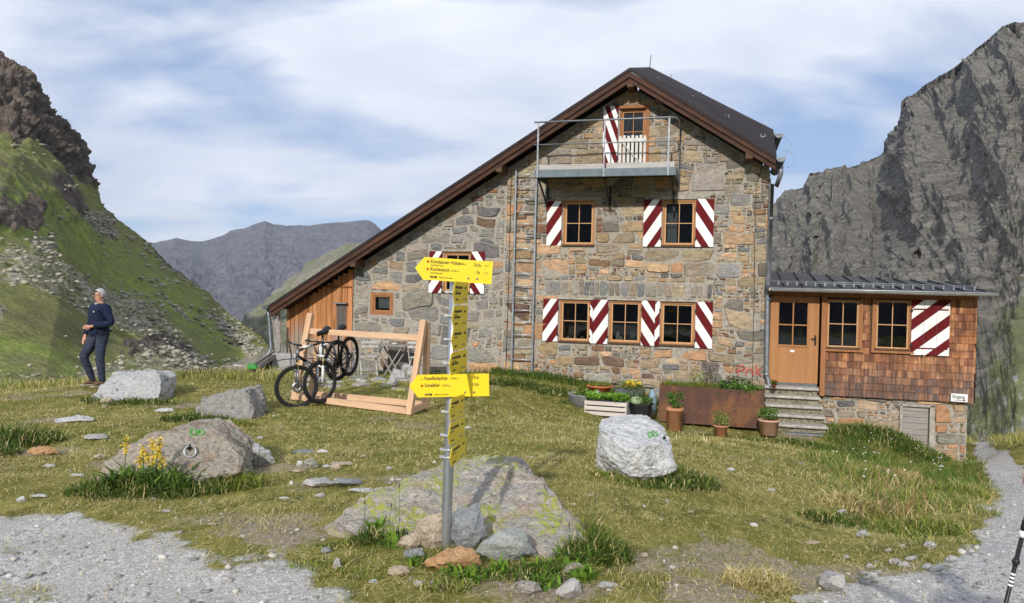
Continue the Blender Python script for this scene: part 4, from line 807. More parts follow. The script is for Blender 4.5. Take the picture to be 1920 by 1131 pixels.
    for x_ in (-4.98, -3.50, -2.05): br = MB(); br.beam((x_, yf + .08, 4.24), (x_, -.03, 3.72), .03, .045); br.box((x_, -.025, 3.9), (.05, .02, .6)); br.build('bracket', MATS['black_iron'], bc)
    # timber gable wall under the low eave
    tw = MB(); x = -11.88
    while x < -10.02:
        w = min(rng.uniform(.11, .155), -10.0 - x); zt = min(roofz(x), roofz(x + w)) - .22; f = rng.uniform(.78, 1.2); tw.col = (f, f * rng.uniform(.93, 1.03), f * rng.uniform(.88, 1.05))
        tw.box((x + w / 2, -.02 - rng.uniform(0, .012), (zt - .8) / 2 + .0), (w - .008, .025, zt + .8), bev=.003); tw.col = (.25, .2, .15); x += w
    tw.col = (.5, .4, .3); tw.box((-10.5, -.052, 1.72), (.95, .02, .035)); tw.build('timber_wall', MATS['timber'], hut, colattr=True)
    tb = MB(); tb.box((-10.95, .06, .3), (1.95, .04, 2.4)); tb.add([(-11.9, .05, -.8), (-11.9, 9.2, -.8), (-11.9, 9.2, 1.1), (-11.9, .05, 1.1)], [(0, 1, 2, 3)]); tb.build('timber_backing', MATS['dark_wood'], hut)
    hb = MB(); hb.box((-10.29, -.10, 1.30), (.36, .12, .03), bev=.005); hb.tube([(-10.42, -.06, 1.28), (-10.42, -.15, 1.22)], .012, 6); hb.build('shelf', MATS['zinc'], hut)
    hp = MB(); hp.box((-10.30, -.045, .98), (.26, .012, .60)); hp.build('hatch', MATS['weathered_dark'], hut)
    cp = MB(); cp.box((-12.0, -.30, .45), (.11, .11, 1.7)); cp.box((-11.86, -.42, .2), (.10, .05, 1.2), .2); cp.beam((-11.95, -.40, 1.05), (-11.6, -.5, -.3), .05, .025); cp.beam((-12.12, -.35, 1.0), (-12.0, -.35, .4), .05, .03); cp.build('corner_post', MATS['grey_plank'], hut)
    gp = MB(); gp.tube([(-12.18, -.45, 1.1), (-12.16, -.42, .9), (-12.05, -.45, .1), (-12.1, -.5, -.05), (-12.4, -.65, -.30)], .036, 10); gp.build('downpipe', MATS['zinc'], hut)
    # red painted mark low on the right corner
    q0, q1 = fac(1383, 684, -.045), fac(1429, 706, -.045); gr = MB(); L = q1.x - q0.x; Hh = q0.z - q1.z
    def st(pts, w=.02): gr.tube([(q0.x + a * L, -.048, q1.z + b * Hh) for a, b in pts], w, 4, True, False)
    st([(.02,.0),(.03,.9),(.2,.95),(.3,.75),(.2,.5),(.05,.45)]); st([(.35,.0),(.36,.55),(.36,.45),(.5,.62),(.62,.5),(.64,.0)]); st([(.78,.0),(.76,1.1)]); st([(.78,.45),(.95,.85)]); st([(.80,.45),(.98,.0)])
    o = gr.build('painted_mark', MATS['red_paint'], hut)
    for v in o.data.vertices: v.co.y = -.046 + (v.co.y + .048) * .15
    # a faint dark painted mark higher up the same corner
    return hut
def thing_part(name, parent):
    o = bpy.data.objects.new(name, None); COL.objects.link(o); o.parent = parent; o.empty_display_size = .1; return o
def text_mesh(name, s, size, mat, parent, M, align='LEFT', shear=0, ext=.0008, sx=1.0, bold=0.0):
    cu = bpy.data.curves.new(name, 'FONT'); cu.body = s; cu.size = size; cu.extrude = ext; cu.align_x = align; cu.offset = bold; to = bpy.data.objects.new('tmp', cu); COL.objects.link(to)
    dg = bpy.context.evaluated_depsgraph_get(); me = bpy.data.meshes.new_from_object(to.evaluated_get(dg)); COL.objects.unlink(to); bpy.data.objects.remove(to)
    me.transform(M @ Matrix.Diagonal((sx, 1, 1, 1))); me.materials.clear(); me.materials.append(mat); me.name = name; o = bpy.data.objects.new(name, me); return link(o, parent)
def build_annexe():
    an = thing('shingled_porch', 'shingle clad porch with a wooden door built against the right end of the stone hut', 'building', (P0.x, P0.y, 0), (0, 0, -TH))
    XR = 4.08; ZB = -.34; W1 = (1.23, 1.88, .65, 1.69); W2 = (2.19, 2.85, .66, 1.71); DR = (.05, 1.12, -.20, 1.76)
    wb = MB(); ops = [W1, W2, DR]; xs = sorted(set([0.0, XR] + [v for o in ops for v in o[:2]])); zs = sorted(set([ZB, 1.84] + [v for o in ops for v in o[2:]]))
    for i in range(len(xs) - 1):
        for j in range(len(zs) - 1):
            cx, cz = (xs[i] + xs[i + 1]) / 2, (zs[j] + zs[j + 1]) / 2
            if not any(a < cx < b and c < cz < d for a, b, c, d in ops): wb.prism([(xs[i], zs[j]), (xs[i + 1], zs[j]), (xs[i + 1], zs[j + 1]), (xs[i], zs[j + 1])], .0, .12)
    wb.box((XR - .06, 1.9, .70), (.12, 3.6, 2.1)); wb.box((2.0, 3.7, .65), (4.0, .12, 2.0)); wb.build('wall', MATS['dark_wood'], an)
    rm = MB(); rm.box((2.0, .8, .75), (3.9, .03, 2.1)); rm.box((2.0, .45, -.22), (3.9, .6, .03)); rm.build('room_shade', MATS['room_shade'], an)  # near-black back and floor, painted to stand for shade inside the porch
    # shingles in courses, each its own slip of larch
    sh = MB(); row = 0; z = ZB - .03; shut = (2.86, 3.60, .58, 1.75)
    while z < 1.80:
        x = 1.13 + (rng.uniform(-.05, 0))
        while x < XR:
            w = rng.uniform(.055, .135); zt = z + .235; xc = x + w / 2; a, b = max(x, 1.12), min(x + w - .004, XR + .01); x += w
            if b - a < .02: continue
            if any(o[0] - .10 < (a + b) / 2 < o[1] + .04 and o[2] - .06 < z + .1 < o[3] + .04 for o in (W1, W2)): continue
            for o in (W1, W2):
                if o[2] - .06 < z + .1 < o[3] + .04:
                    if a < o[0] - .10 < b: b = o[0] - .10
                    if a < o[1] + .04 < b: a = o[1] + .04
            if b - a < .015: continue
            wet = max(0, min(1, (.50 - z) / .72)) ** 1.1; base = [(.38,.165,.07), (.31,.13,.057), (.46,.225,.105), (.24,.10,.048), (.41,.195,.095), (.19,.08,.046)][rng.randrange(6)]; gry = (.13, .105, .095)
            k = wet * rng.uniform(.35, 1.0); sh.col = tuple(base[i] * (1 - k) + gry[i] * k for i in range(3)); zb = z + rng.uniform(-.006, .008); y0 = -.030 - rng.uniform(0, .007); zt = min(zt, 1.80)
            sh.add([(a, y0, zb), (b, y0, zb), (b, -.006, zt), (a, -.006, zt), (a, 0, zb), (b, 0, zb)], [(0, 1, 2, 3), (0, 4, 5, 1), (0, 3, 4), (1, 5, 2)])
        row += 1; z += .152
    # the same on the return wall
    z = ZB - .03
    while z < 1.8:
        y = 0.0
        while y < 3.6:
            w = rng.uniform(.06, .13); sh.col = jit(rng.choice([(.36,.17,.08),(.27,.13,.07),(.2,.12,.08)])); sh.add([(XR + .03, y, z), (XR + .03, y + w - .004, z), (XR + .006, y + w - .004, z + .23), (XR + .006, y, z + .23)], [(0, 1, 2, 3)]); y += w
        z += .152
    sh.build('shingle_cladding', MATS['shingle'], an, colattr=True)
    window(an, *W1, y=-.01, fw=.022, sw=.03); window(an, *W2, y=-.01, fw=.022, sw=.03)
    fb = MB(); fb.box((1.17, -.03, .70), (.10, .09, 2.18), bev=.006); fb.box((2.6, -.045, 1.795), (3.0, .03, .10), bev=.004); fb.box((.03, -.02, .8), (.05, .06, 2.0)); fb.box((.58, -.03, 1.80), (1.1, .06, .10)); fb.build('trim_board', MATS['win_red'], an)
    for w_ in (W1, W2): pass
    tf = MB()
    for w_ in (W1, W2):
        tf.box((w_[0] - .035, -.035, (w_[2] + w_[3]) / 2), (.07, .03, w_[3] - w_[2] + .06), bev=.004); tf.box((w_[1] + .03, -.035, (w_[2] + w_[3]) / 2), (.06, .03, w_[3] - w_[2] + .06), bev=.004); tf.box(((w_[0] + w_[1]) / 2, -.05, w_[2] - .045), (w_[1] - w_[0] + .16, .06, .05), bev=.004)
    tf.build('window_trim', MATS['win_red'], an)
    # door
    dl = MB(); D0 = (.08, 1.08, -.14, 1.74); gx0, gx1, gz0, gz1 = .26, .84, .65, 1.60
    dl.box(((D0[0] + gx0) / 2, .0, .80), (gx0 - D0[0], .05, 1.88), bev=.004); dl.box(((D0[1] + gx1) / 2, .0, .80), (D0[1] - gx1, .05, 1.88), bev=.004); dl.box(((gx0 + gx1) / 2, .001, 1.67), (gx1 - gx0, .05, .14)); dl.box(((gx0 + gx1) / 2, .001, .255), (gx1 - gx0, .048, .79))
    dl.box((.55, -.028, .66), (.62, .02, .05), bev=.004); dl.box((1.0, -.03, .8), (.012, .012, 1.8)); dl.box((.55, -.03, gz0 + .02), (.58, .03, .03)); dl.box((.55, -.02, (gz0 + gz1) / 2), (.025, .03, gz1 - gz0)); dl.box((.55, -.021, 1.12), (gx1 - gx0, .03, .025)); door = dl.build('door', MATS['door_wood'], an)
    p = MB(); p.box((.55, .01, 1.12), (.56, .006, .93)); p.build('pane', MATS['glass'], door); hh = MB(); hh.box((1.01, -.035, .80), (.04, .012, .22), bev=.004); hh.tube([(1.01, -.04, .84), (1.01, -.09, .84), (.92, -.09, .835)], .011, 8); hh.tube([(1.01, -.05, .74), (1.0, -.06, .74)], .014, 8); hh.build('handle', MATS['black_iron'], door)
    pl = MB(); pl.lathe([(0, 0), (.055, 0), (.05, .004), (0, .005)], 20, (0, 0, 0), Matrix.Translation((.55, -.025, .545)) @ Matrix.Rotation(R(90), 4, 'X') @ Matrix.Diagonal((1, .55, 1, 1))); pl.build('door_plate', MATS['shutter_white'], door)
    ki = MB(); ki.box((.58, .0, -.175), (.98, .05, .07)); ki.build('threshold', MATS['zinc_dark'], an)
    shutter(an, 2.87, 3.58, .58, 1.73, 0, 'l', slope=.85, bounds=[.17, .36, .565, .78, .98, 1.2, 1.37], y=-.075)
    for sx in (3.10, 3.34): sm = MB(); sm.box((sx, -.0775, 1.155), (.004, .002, 1.14)); sm.build('board_seam', MATS['weathered_dark'], an)
    for sz_ in (.72, 1.53): sm = MB(); sm.box((3.225, -.079, sz_), (.66, .006, .03)); sm.build('shutter_strap', MATS['shutter_red'], an)
    # roof
    a = fac(1446, 508, 1.9); b = fac(1812, 530, 1.9); rf = MB(); e0 = Vector((-.05, -.42, 1.93)); e1 = Vector((4.12, -.42, 1.91)); r1 = Vector((4.0, 1.9, b.z)); r0 = Vector((-.03, 1.9, a.z)); th = Vector((0, 0, -.05))
    rf.add([e0, e1, r1, r0, e0 + th, e1 + th, r1 + th, r0 + th], [(0, 1, 2, 3), (4, 7, 6, 5), (0, 4, 5, 1), (1, 5, 6, 2), (2, 6, 7, 3), (3, 7, 4, 0)]); rf.add([r0, r1, (3.9, 4.0, r1.z - .6), (0, 4.0, r0.z - .6)], [(0, 1, 2, 3)])
    for i in range(12): t_ = i / 11; p = e0.lerp(e1, t_); q = r0.lerp(r1, t_); rf.beam(p + Vector((0, .02, .015)), q + Vector((0, 0, .015)), .018, .035)
    rf.build('roof', MATS['roof_grey'], an); so_ = MB(); so_.box((2.05, -.2, 1.855), (4.1, .42, .02)); so_.box((2.05, -.40, 1.875), (4.12, .02, .06)); so_.build('soffit', MATS['win_red'], an)
    sn = MB(); m = .22; nn = Vector((0, 0, .055))
    for dz in (0, .035): sn.tube([e0.lerp(r0, .12) + nn + Vector((0, 0, dz)), e1.lerp(r1, .12) + nn + Vector((0, 0, dz)) + Vector((-.12, 0, 0))], .010, 6)
    for i in range(22): t_ = (i + .4) / 22; p = e0.lerp(r0, .12).lerp(e1.lerp(r1, .12), t_); sn.box(p + Vector((0, .02, .045)), (.03, .05, .09))
    sn.build('snow_guard', MATS['zinc'], an)
    gm = MB(); prf = [(.065 * math.cos(q), .065 * math.sin(q)) for q in [math.pi + k * math.pi / 8 for k in range(9)]]; n = len(prf)
    gm.add([(.02, -.50 + q[0], 1.90 + q[1]) for q in prf] + [(4.30, -.50 + q[0], 1.885 + q[1]) for q in prf], [(i, i + 1, n + i + 1, n + i) for i in range(n - 1)], True); gm.tube([(.02, -.565, 1.90), (4.30, -.565, 1.885)], .012, 6); gm.build('gutter', MATS['zinc_light'], an)
    # stone plinth
    pb = MB(); H1 = (2.74, 3.40, -1.6, -.47); pb.box((1.9, .10 + .15, -1.2), (1.66, .30, 1.68)); pb.box((3.70, .10 + .15, -1.4), (.60, .30, 2.1)); pb.box((3.07, .25, -.41), (.66, .299, .11)); pb.box((3.85, 2.0, -1.4), (.30, 3.2, 2.1)); pb.box((3.07, .32, -1.3), (.66, .2, 1.8)); pb.build('plinth', MATS['mortar'], an)
    sb = MB(); coursed(sb, 1.08, 4.0, -2.2, -.38, [(1, 0, 3.99), (0, 1, -.385), (-1, 0, -1.08)], [H1], .10, .026, lambda x, z: jit(rng.choice(PAL_OR) if rng.random() < .42 else rng.choice(PAL_GREY + PAL_TAN)), (.015, .05)); sb.build('plinth_stonework', MATS['stone'], an, colattr=True)
    hm = MB()
    for i in range(7): hm.box((3.03, .12, -.56 - i * .125), (.50, .03, .118), bev=.003)
    hm.build('cellar_hatch', MATS['grey_plank'], an); hf = MB(); hf.box((3.34, .085, -.95), (.10, .10, 1.0), bev=.006); hf.box((2.75, .085, -.95), (.05, .10, 1.0)); hf.box((3.04, .085, -.49), (.70, .10, .06)); hf.build('hatch_frame', MATS['pale_render'], an)
    # sign and steps
    sg = thing('direction_sign', 'small white sign reading Eingang with an arrow on the lower right shingles', 'sign', tuple(h2w(3.80, -.06, -.27)), (0, R(1.0), -TH))
    m = MB(); m.box((0, 0, 0), (.31, .008, .165), bev=.003); m.build('board', MATS['shutter_white'], sg); text_mesh('lettering', 'Eingang', .098, MATS['ink'], sg, Matrix.Translation((-.13, -.0065, -.012)) @ Matrix.Rotation(R(90), 4, 'X'), sx=.78, bold=.001)
    m = MB(); m.box((0, -.006, -.05), (.19, .002, .010)); m.add([(.125, -.0071, -.05), (.075, -.0071, -.03), (.075, -.0071, -.07)], [(0, 1, 2)]); m.build('arrow', MATS['ink'], sg)
    s = thing('stone_steps', 'five worn stone steps leading up to the porch door', 'steps', tuple(h2w(.52, -.5, -1.0)), (0, 0, -TH)); nst = 5
    for i in range(nst):
        zt = .80 - i * .165; yo = .45 - i * .23; tr = MB(); tr.box((.0 + rng.uniform(-.01, .01) + i * .012, yo - .16, zt - .025), (1.10 + .015 * i, .36, .052), rng.uniform(-.01, .01), bev=.012); tr.build('tread', MATS['step_stone'], s)
        rs = MB(); rs.box((i * .012, yo - .10, zt - .115), (1.05 + .015 * i, .30, .13), bev=.012); rs.build('riser', MATS['step_riser'], s)
    gr = MB(); gr.box((.1, -.78, -.02), (.85, .30, .03), bev=.008); gr.build('boot_grating', MATS['zinc'], s)
# ------------------------------------------------------------ rocks
from mathutils.bvhtree import BVHTree
def rock_mesh(name, pts, mat, amp=0.05, cuts=3, seed=0, freq=1.0, sharp=0.5, parent=None, base=None):
    "convex block through the points, broken up by noise; origin at base"
    P = [Vector(p) for p in pts]; base = Vector(base) if base is not None else Vector((sum(p.x for p in P) / len(P), sum(p.y for p in P) / len(P), min(p.z for p in P)))
    bm = bmesh.new()
    for p in P: bm.verts.new(p - base)
    bmesh.ops.convex_hull(bm, input=bm.verts[:]); bmesh.ops.delete(bm, geom=[v for v in bm.verts if not v.link_faces], context='VERTS')
    bmesh.ops.triangulate(bm, faces=bm.faces[:])
    size = max((a - b).length for a in P for b in P)
    for _ in range(cuts):
        L = size / (2.4 * (2 ** (_ + 1))); es = [e for e in bm.edges if e.calc_length() > L]
        if es: bmesh.ops.subdivide_edges(bm, edges=es, cuts=1, use_grid_fill=False); bmesh.ops.triangulate(bm, faces=[f for f in bm.faces if len(f.verts) > 3])
        if _ == 0: bmesh.ops.smooth_vert(bm, verts=bm.verts[:], factor=0.03, use_axis_x=True, use_axis_y=True, use_axis_z=True)
    bmesh.ops.subdivide_edges(bm, edges=bm.edges[:], cuts=1, use_grid_fill=True); bm.normal_update(); bm.verts.ensure_lookup_table()
    C = np.array([v.co for v in bm.verts]); Nn = np.array([v.normal for v in bm.verts]); q = C / size * 3.2 * freq + seed * 7.7
    d = amp * size * (0.9 * (ridged(q * np.array([.8, .8, 1.5]), 4) - 0.62) * sharp * 2 + 0.6 * fbm(q * 2.6, 4) + 0.16 * pnoise(q * 11))
    C = C + Nn * d[:, None]
    for v, c in zip(bm.verts, C): v.co = Vector(c)
    me = bpy.data.meshes.new(name); bm.to_mesh(me); bm.free(); me.materials.append(mat); me.polygons.foreach_set('use_smooth', [True] * len(me.polygons))
    try: me.set_sharp_from_angle(angle=R(32))
    except Exception: pass
    o = bpy.data.objects.new(name, me); link(o, parent); o.location = base; return o
def boulder(name, label, outline, thick, mat, cat='boulder', **k):
    "outline of (px, py, Z); given its own thickness behind"
    F_ = [at(*p) for p in outline]; c = sum(F_, Vector()) / len(F_); P = list(F_)
    for p in F_: q = c + (p - c) * 0.72; P.append(q + Vector((0.0, thick, 0.0)) + Vector((p.x, p.y, 0)).normalized() * 0); 
    for p in F_:
        if p.z < c.z: P.append(p + Vector((0, thick * .5, -.25)))
    o = rock_mesh(name, P, mat, **k); tag(o, label, cat); return o
def rock_at(label, x0, y0, x1, y1, mat, seed, flat=1.0, name='stone', cat='stone', group=None, amp=0.05, sink=.25, lift=0):
    b = on_ground((x0 + x1) / 2, y1 - (y1 - y0) * .12); Z = b.y; w = (x1 - x0) / F * Z * 1.10; hpx = (y1 - y0) / F * Z * 1.12; tilt = (H - b.z) / Z; dp = w * .75 * flat; h = max(hpx - dp * tilt, hpx * .35, .015)
    r = random.Random(seed); P = []
    for i in range(15):
        a = r.uniform(0, 6.28); e = r.uniform(-.7, 1.2); rr = (1 - .25 * abs(e)) * r.uniform(.82, 1.05); P.append(b + Vector((math.cos(a) * w / 2 * rr, dp * .4 + math.sin(a) * dp / 2 * rr, h * (.5 + .5 * e) + lift)))
    P += [b + Vector((-w / 2, dp * .4, h * .2 + lift)), b + Vector((w / 2, dp * .4, h * .25 + lift)), b + Vector((0, dp * .4, -h * sink)), b + Vector((r.uniform(-.1, .1) * w, dp * .35, h + lift))]
    o = rock_mesh(name, P, mat, amp=amp, cuts=2, seed=seed, base=b); tag(o, label, cat, group); return o
def surf(o, px, py):
    M = o.matrix_basis; me = o.data; bvh = BVHTree.FromPolygons([M @ v.co for v in me.vertices], [tuple(p.vertices) for p in me.polygons]); d = ray(px, py).normalized(); h = bvh.ray_cast(Vector((0, 0, H)), d); return (h[0], h[1]) if h[0] else (None, None)
def paint(o, loops, mat, w, name='paint_mark'):
    mb = MB()
    for L in loops:
        pts = [surf(o, *p)[0] for p in L]; pts = [p + (Vector((0, 0, H)) - p).normalized() * .006 - o.location for p in pts if p]
        if len(pts) > 1: mb.tube(pts, w, 5)
    mb.build(name, mat, o)
def ring_bolt(o, px, py, r, mat=None):
    p, n = surf(o, px, py)
    if not p: return
    n = (n + (Vector((0, 0, H)) - p).normalized()).normalized(); c = p + n * .03 - o.location; rt = thing('ring_bolt', 'bolted steel ring', 'x'); 
    for k in ('label', 'category'): del rt[k]
    rt.parent = o; rt.location = c; q = n.to_track_quat('Z', 'Y').to_matrix().to_4x4(); mb = MB()
    mb.tube([q @ Vector((r * math.cos(a), r * math.sin(a) - r * .3, .008 * math.sin(a))) for a in [i * 2 * math.pi / 22 for i in range(22)]], r * .14, 8, closed=True); mb.build('ring', MATS['zinc_light'], rt)
    mb = MB(); mb.lathe([(0, -.03), (r * .45, -.03), (r * .45, -.022), (0, -.020)], 14, (0, r * .75, 0), q); mb.lathe([(0, -.02), (r * .2, -.02), (r * .18, .02), (0, .022)], 8, (0, r * .75, 0), q); mb.build('bolt', MATS['black_iron'], rt)
def circ(cx, cy, rx, ry, n=14, a0=0, a1=6.28): return [(cx + rx * math.cos(a0 + (a1 - a0) * i / n), cy + ry * math.sin(a0 + (a1 - a0) * i / n)) for i in range(n + 1)]
def build_rocks():
    b = boulder('boulder', 'large lichen spotted pinkish boulder behind the foot of the signpost', [(612,988,5.1),(650,957,5.25),(700,934,5.35),(790,896,5.55),(862,888,5.75),(915,880,5.8),(955,878,5.8),(998,884,5.75),(1015,898,5.7),(1045,930,5.5),(1085,982,5.2),(1106,1016,4.85),(1090,1048,4.60),(1000,1054,4.60),(900,1045,4.75),(760,1020,4.95),(640,1026,4.8),(930,960,5.18),(860,960,5.22)], .8, MATS['b_pink'], amp=.034, cuts=5, seed=1, sharp=.6, freq=1.3)
    b = boulder('boulder', 'brown boulder with a steel ring and green paint behind the yellow flowers', [(165,908,6.35),(215,845,6.5),(270,824,6.6),(330,797,6.8),(355,791,6.85),(392,800,6.8),(415,814,6.7),(428,834,6.6),(448,850,6.5),(452,885,6.3),(430,895,6.3),(330,905,6.2),(200,915,6.25),(300,850,6.35)], .7, MATS['b_brown'], amp=.035, cuts=5, seed=2)
    paint(b, [circ(362, 811, 6, 5), circ(377, 811, 5.5, 4.5), [(358, 805), (366, 800)], [(366, 806), (371, 811)]], MATS['green_paint'], .008); ring_bolt(b, 355, 846, .047)
    rock_at('low grey tail rock at the right end of the brown boulder', 436, 842, 506, 888, MATS['b_grey'], 92, .8, amp=.05)
    b = boulder('boulder', 'dark flecked angular boulder between the grass and the bike rack', [(358,790,10.4),(380,742,10.8),(420,734,10.9),(458,728,10.9),(466,745,10.8),(477,772,10.6),(470,794,10.4),(430,802,10.3),(362,800,10.3)], .9, MATS['b_dark'], amp=.05, cuts=4, seed=3)
    b = boulder('boulder', 'pale grey flat topped boulder beside the standing man', [(172,750,12.0),(190,722,12.2),(206,700,12.5),(250,697,12.6),(292,699,12.5),(303,712,12.3),(298,745,12.1),(262,758,12.0),(200,758,11.9)], .9, MATS['b_grey'], amp=.04, cuts=4, seed=4)
    b = boulder('boulder', 'big white boulder with green paint and a ring in front of the rusty planter', [(1124,805,7.15),(1140,797,7.5),(1195,785,7.7),(1225,786,7.65),(1247,803,7.5),(1262,842,7.2),(1269,882,7.0),(1228,898,6.9),(1185,893,6.9),(1142,865,7.0),(1126,848,7.1),(1180,840,6.85),(1235,835,6.95)], .75, MATS['b_white'], amp=.030, cuts=5, seed=5, sharp=.3)
    paint(b, [circ(1219, 815, 3.6, 5), circ(1229, 815, 3.4, 4.2), [(1221, 811), (1225, 808), (1228, 812)], [(1216, 819), (1219, 822)]], MATS['green_paint'], .007); ring_bolt(b, 1246, 826, .034)
    R_ = rock_at
    R_('angular tan stone wedged left of the signpost pole', 775, 982, 838, 1048, MATS['b_tan'], 11, .9, amp=.06, lift=.02)
    R_('upright blue grey stone leaning right of the signpost pole', 843, 968, 908, 1044, MATS['b_grey2'], 12, .8, amp=.05, lift=.03)
    R_('large rounded green grey stone at the signpost foot', 892, 998, 1001, 1076, MATS['b_green'], 13, .9, amp=.04)
    R_('rusty orange stone at the front of the signpost foot', 790, 1032, 900, 1086, MATS['b_orange'], 14, .7, amp=.06)
    R_('small rounded brown stone left of the tan stone', 741, 1008, 785, 1040, MATS['b_tan'], 15, .9); R_('small round grey stone left of the orange stone', 755, 1033, 794, 1059, MATS['b_grey2'], 16, .9)
    R_('little cream and rust stone on the verge of the gravel', 725, 1071, 766, 1095, MATS['b_tan'], 17, .8); R_('small bright white stone at the gravel edge', 691, 1090, 707, 1101, MATS['b_white'], 18, .8); R_('grey flat chip right of the cream and rust stone', 775, 1092, 797, 1106, MATS['b_slab'], 19, .8)
    R_('pinkish grey stone at the bottom edge below the round stone', 950, 1088, 1014, 1126, MATS['b_pink'], 20, .8); R_('flat grey stone at the bottom edge right of the pinkish one', 1043, 1087, 1091, 1133, MATS['b_slab'], 21, 1.2, amp=.03); R_('brown grey stone just behind the flat grey stone', 1055, 1063, 1098, 1090, MATS['b_brown'], 22, .9); R_('low stone in the grass right of the flat grey stone', 1122, 1093, 1161, 1113, MATS['b_slab'], 23, .9)
    R_('grey stone lodged behind the pole on the boulder edge', 812, 975, 860, 1005, MATS['b_grey2'], 24, .8, lift=.05); R_('small grey stone between the two big foot stones', 900, 992, 936, 1010, MATS['b_grey'], 25, .8, lift=.06); R_('tiny grey stone in the dark grass left of the boulder tip', 600, 1027, 620, 1041, MATS['b_grey2'], 26, .9); R_('pale upright chip in the turf near the gravel', 622, 1056, 637, 1074, MATS['b_slab'], 27, .7)
    R_('long pinkish white slab lying in the middle of the lawn', 561, 896, 626, 923, MATS['b_slab'], 31, 1.2, amp=.025); R_('blue grey slab lying right of the pinkish slab', 620, 895, 674, 919, MATS['b_grey2'], 32, 1.2, amp=.025); R_('thin dark grey slab behind the small stone cluster', 543, 844, 589, 854, MATS['b_grey2'], 33, 1.2, amp=.02)
    R_('upright grey stone in the small cluster on the lawn', 568, 862, 594, 884, MATS['b_pink'], 34, .8); R_('small white stone left of the upright grey one', 555, 869, 567, 880, MATS['b_white'], 35, .8); R_('cream stone at the right of the small cluster', 618, 875, 637, 888, MATS['b_tan'], 36, .9); R_('long low tan stone at the back of the small cluster', 616, 867, 659, 876, MATS['b_tan'], 37, .9, amp=.02)
    k = 40
    for (x0, y0, x1, y1) in [(592,845,614,853),(542,882,564,890),(588,925,608,936),(603,872,617,879),(673,856,687,861),(722,877,735,885),(650,919,695,930),(735,913,749,921),(696,917,717,924),(50,926,81,936),(171,852,194,864),(76,872,100,881),(126,888,153,896),(387,983,402,991),(300,959,318,966),(283,765,321,776),(1513,1018,1543,1028),(1440,916,1456,925),(1363,879,1379,888),(1200,1043,1217,1054),(1582,1041,1595,1050),(870,800,884,806),(1070,945,1082,952),(480,820,492,827),(740,900,752,905),(1100,930,1112,936),(985,855,1003,861),(520,935,540,941),(1290,960,1302,966)]:
        R_('small pale stone lying in the short turf', x0, y0, x1, y1, MATS[('b_slab', 'b_white', 'b_tan')[k % 3]], k, 1.0, group='pale stones scattered in the turf'); k += 1
    R_('bright white pebble stone at the left gravel edge', 28, 933, 44, 945, MATS['b_white'], 80, .8); R_('reddish stone beside the dark grass at the left edge', 43, 839, 101, 860, MATS['b_orange'], 81, .8); R_('white flat rock outcrop in the left lawn', 85, 784, 154, 799, MATS['b_white'], 82, 1.4, amp=.03); R_('second white flat outcrop nearer the viewer', 145, 815, 190, 831, MATS['b_slab'], 83, 1.4, amp=.03)
    R_('small stone at the foot of the pale flat topped boulder', 183, 748, 209, 761, MATS['b_tan'], 84, .8); R_('upright stone leaning on the pale flat topped boulder', 205, 733, 225, 757, MATS['b_grey'], 85, .6)
    R_('grey stone in the bank grass nearest the lawn', 1572, 957, 1591, 969, MATS['b_grey'], 86, .8); R_('grey stone in the bank grass lower down the slope', 1608, 996, 1632, 1011, MATS['b_grey'], 87, .8); R_('long grey slab half buried at the path shoulder', 1548, 1075, 1596, 1122, MATS['b_slab'], 88, 1.6, amp=.03); R_('pale slab cut by the bottom edge left of the path', 1488, 1118, 1528, 1140, MATS['b_slab'], 89, 1.2, amp=.03)
    R_('smooth grey rock at the right edge above the path', 1885, 775, 1960, 806, MATS['b_grey'], 90, .8)
    for i in range(26):
        x = rng.uniform(1600, 1780); y = rng.uniform(1035, 1100) - (x - 1600) * .12; s = rng.uniform(6, 15); R_('small stone on the crumbling edge of the right path', x, y, x + s * 1.5, y + s, MATS[('b_slab', 'b_grey')[i % 2]], 100 + i, .9, group='stones along the path shoulder')
    # flagged patch in front of the folding chairs
    for i in range(22):
        x = rng.uniform(560, 775); y = rng.uniform(703, 728) + (x - 560) * .03; w = rng.uniform(18, 48); b_ = on_ground(x, y); ww = w / F * b_.y; rr = random.Random(i); P = []
        for j in range(7): a = j * .9 + rr.uniform(-.3, .3); r_ = ww / 2 * rr.uniform(.75, 1.1); P += [b_ + Vector((r_ * math.cos(a), r_ * math.sin(a) * .9, h_)) for h_ in (-.03, rr.uniform(.02, .045))]
        o = rock_mesh('flagstone', P, MATS[('b_slab', 'b_grey', 'b_pink', 'b_grey2')[i % 4]], amp=.012, cuts=1, seed=i, base=b_); tag(o, 'flat slate flagstone laid in front of the folding chairs', 'flagstone', 'flagstones before the hut wall')
    for i, (x, y, s) in enumerate([(745,712,14),(765,700,13),(778,706,15),(735,722,10),(790,716,12)]): R_('loose grey stone heaped beside the right folding chair', x - s, y - s, x + s, y + s * .4, MATS['b_grey'], 200 + i, .8, group='loose stones by the chair')
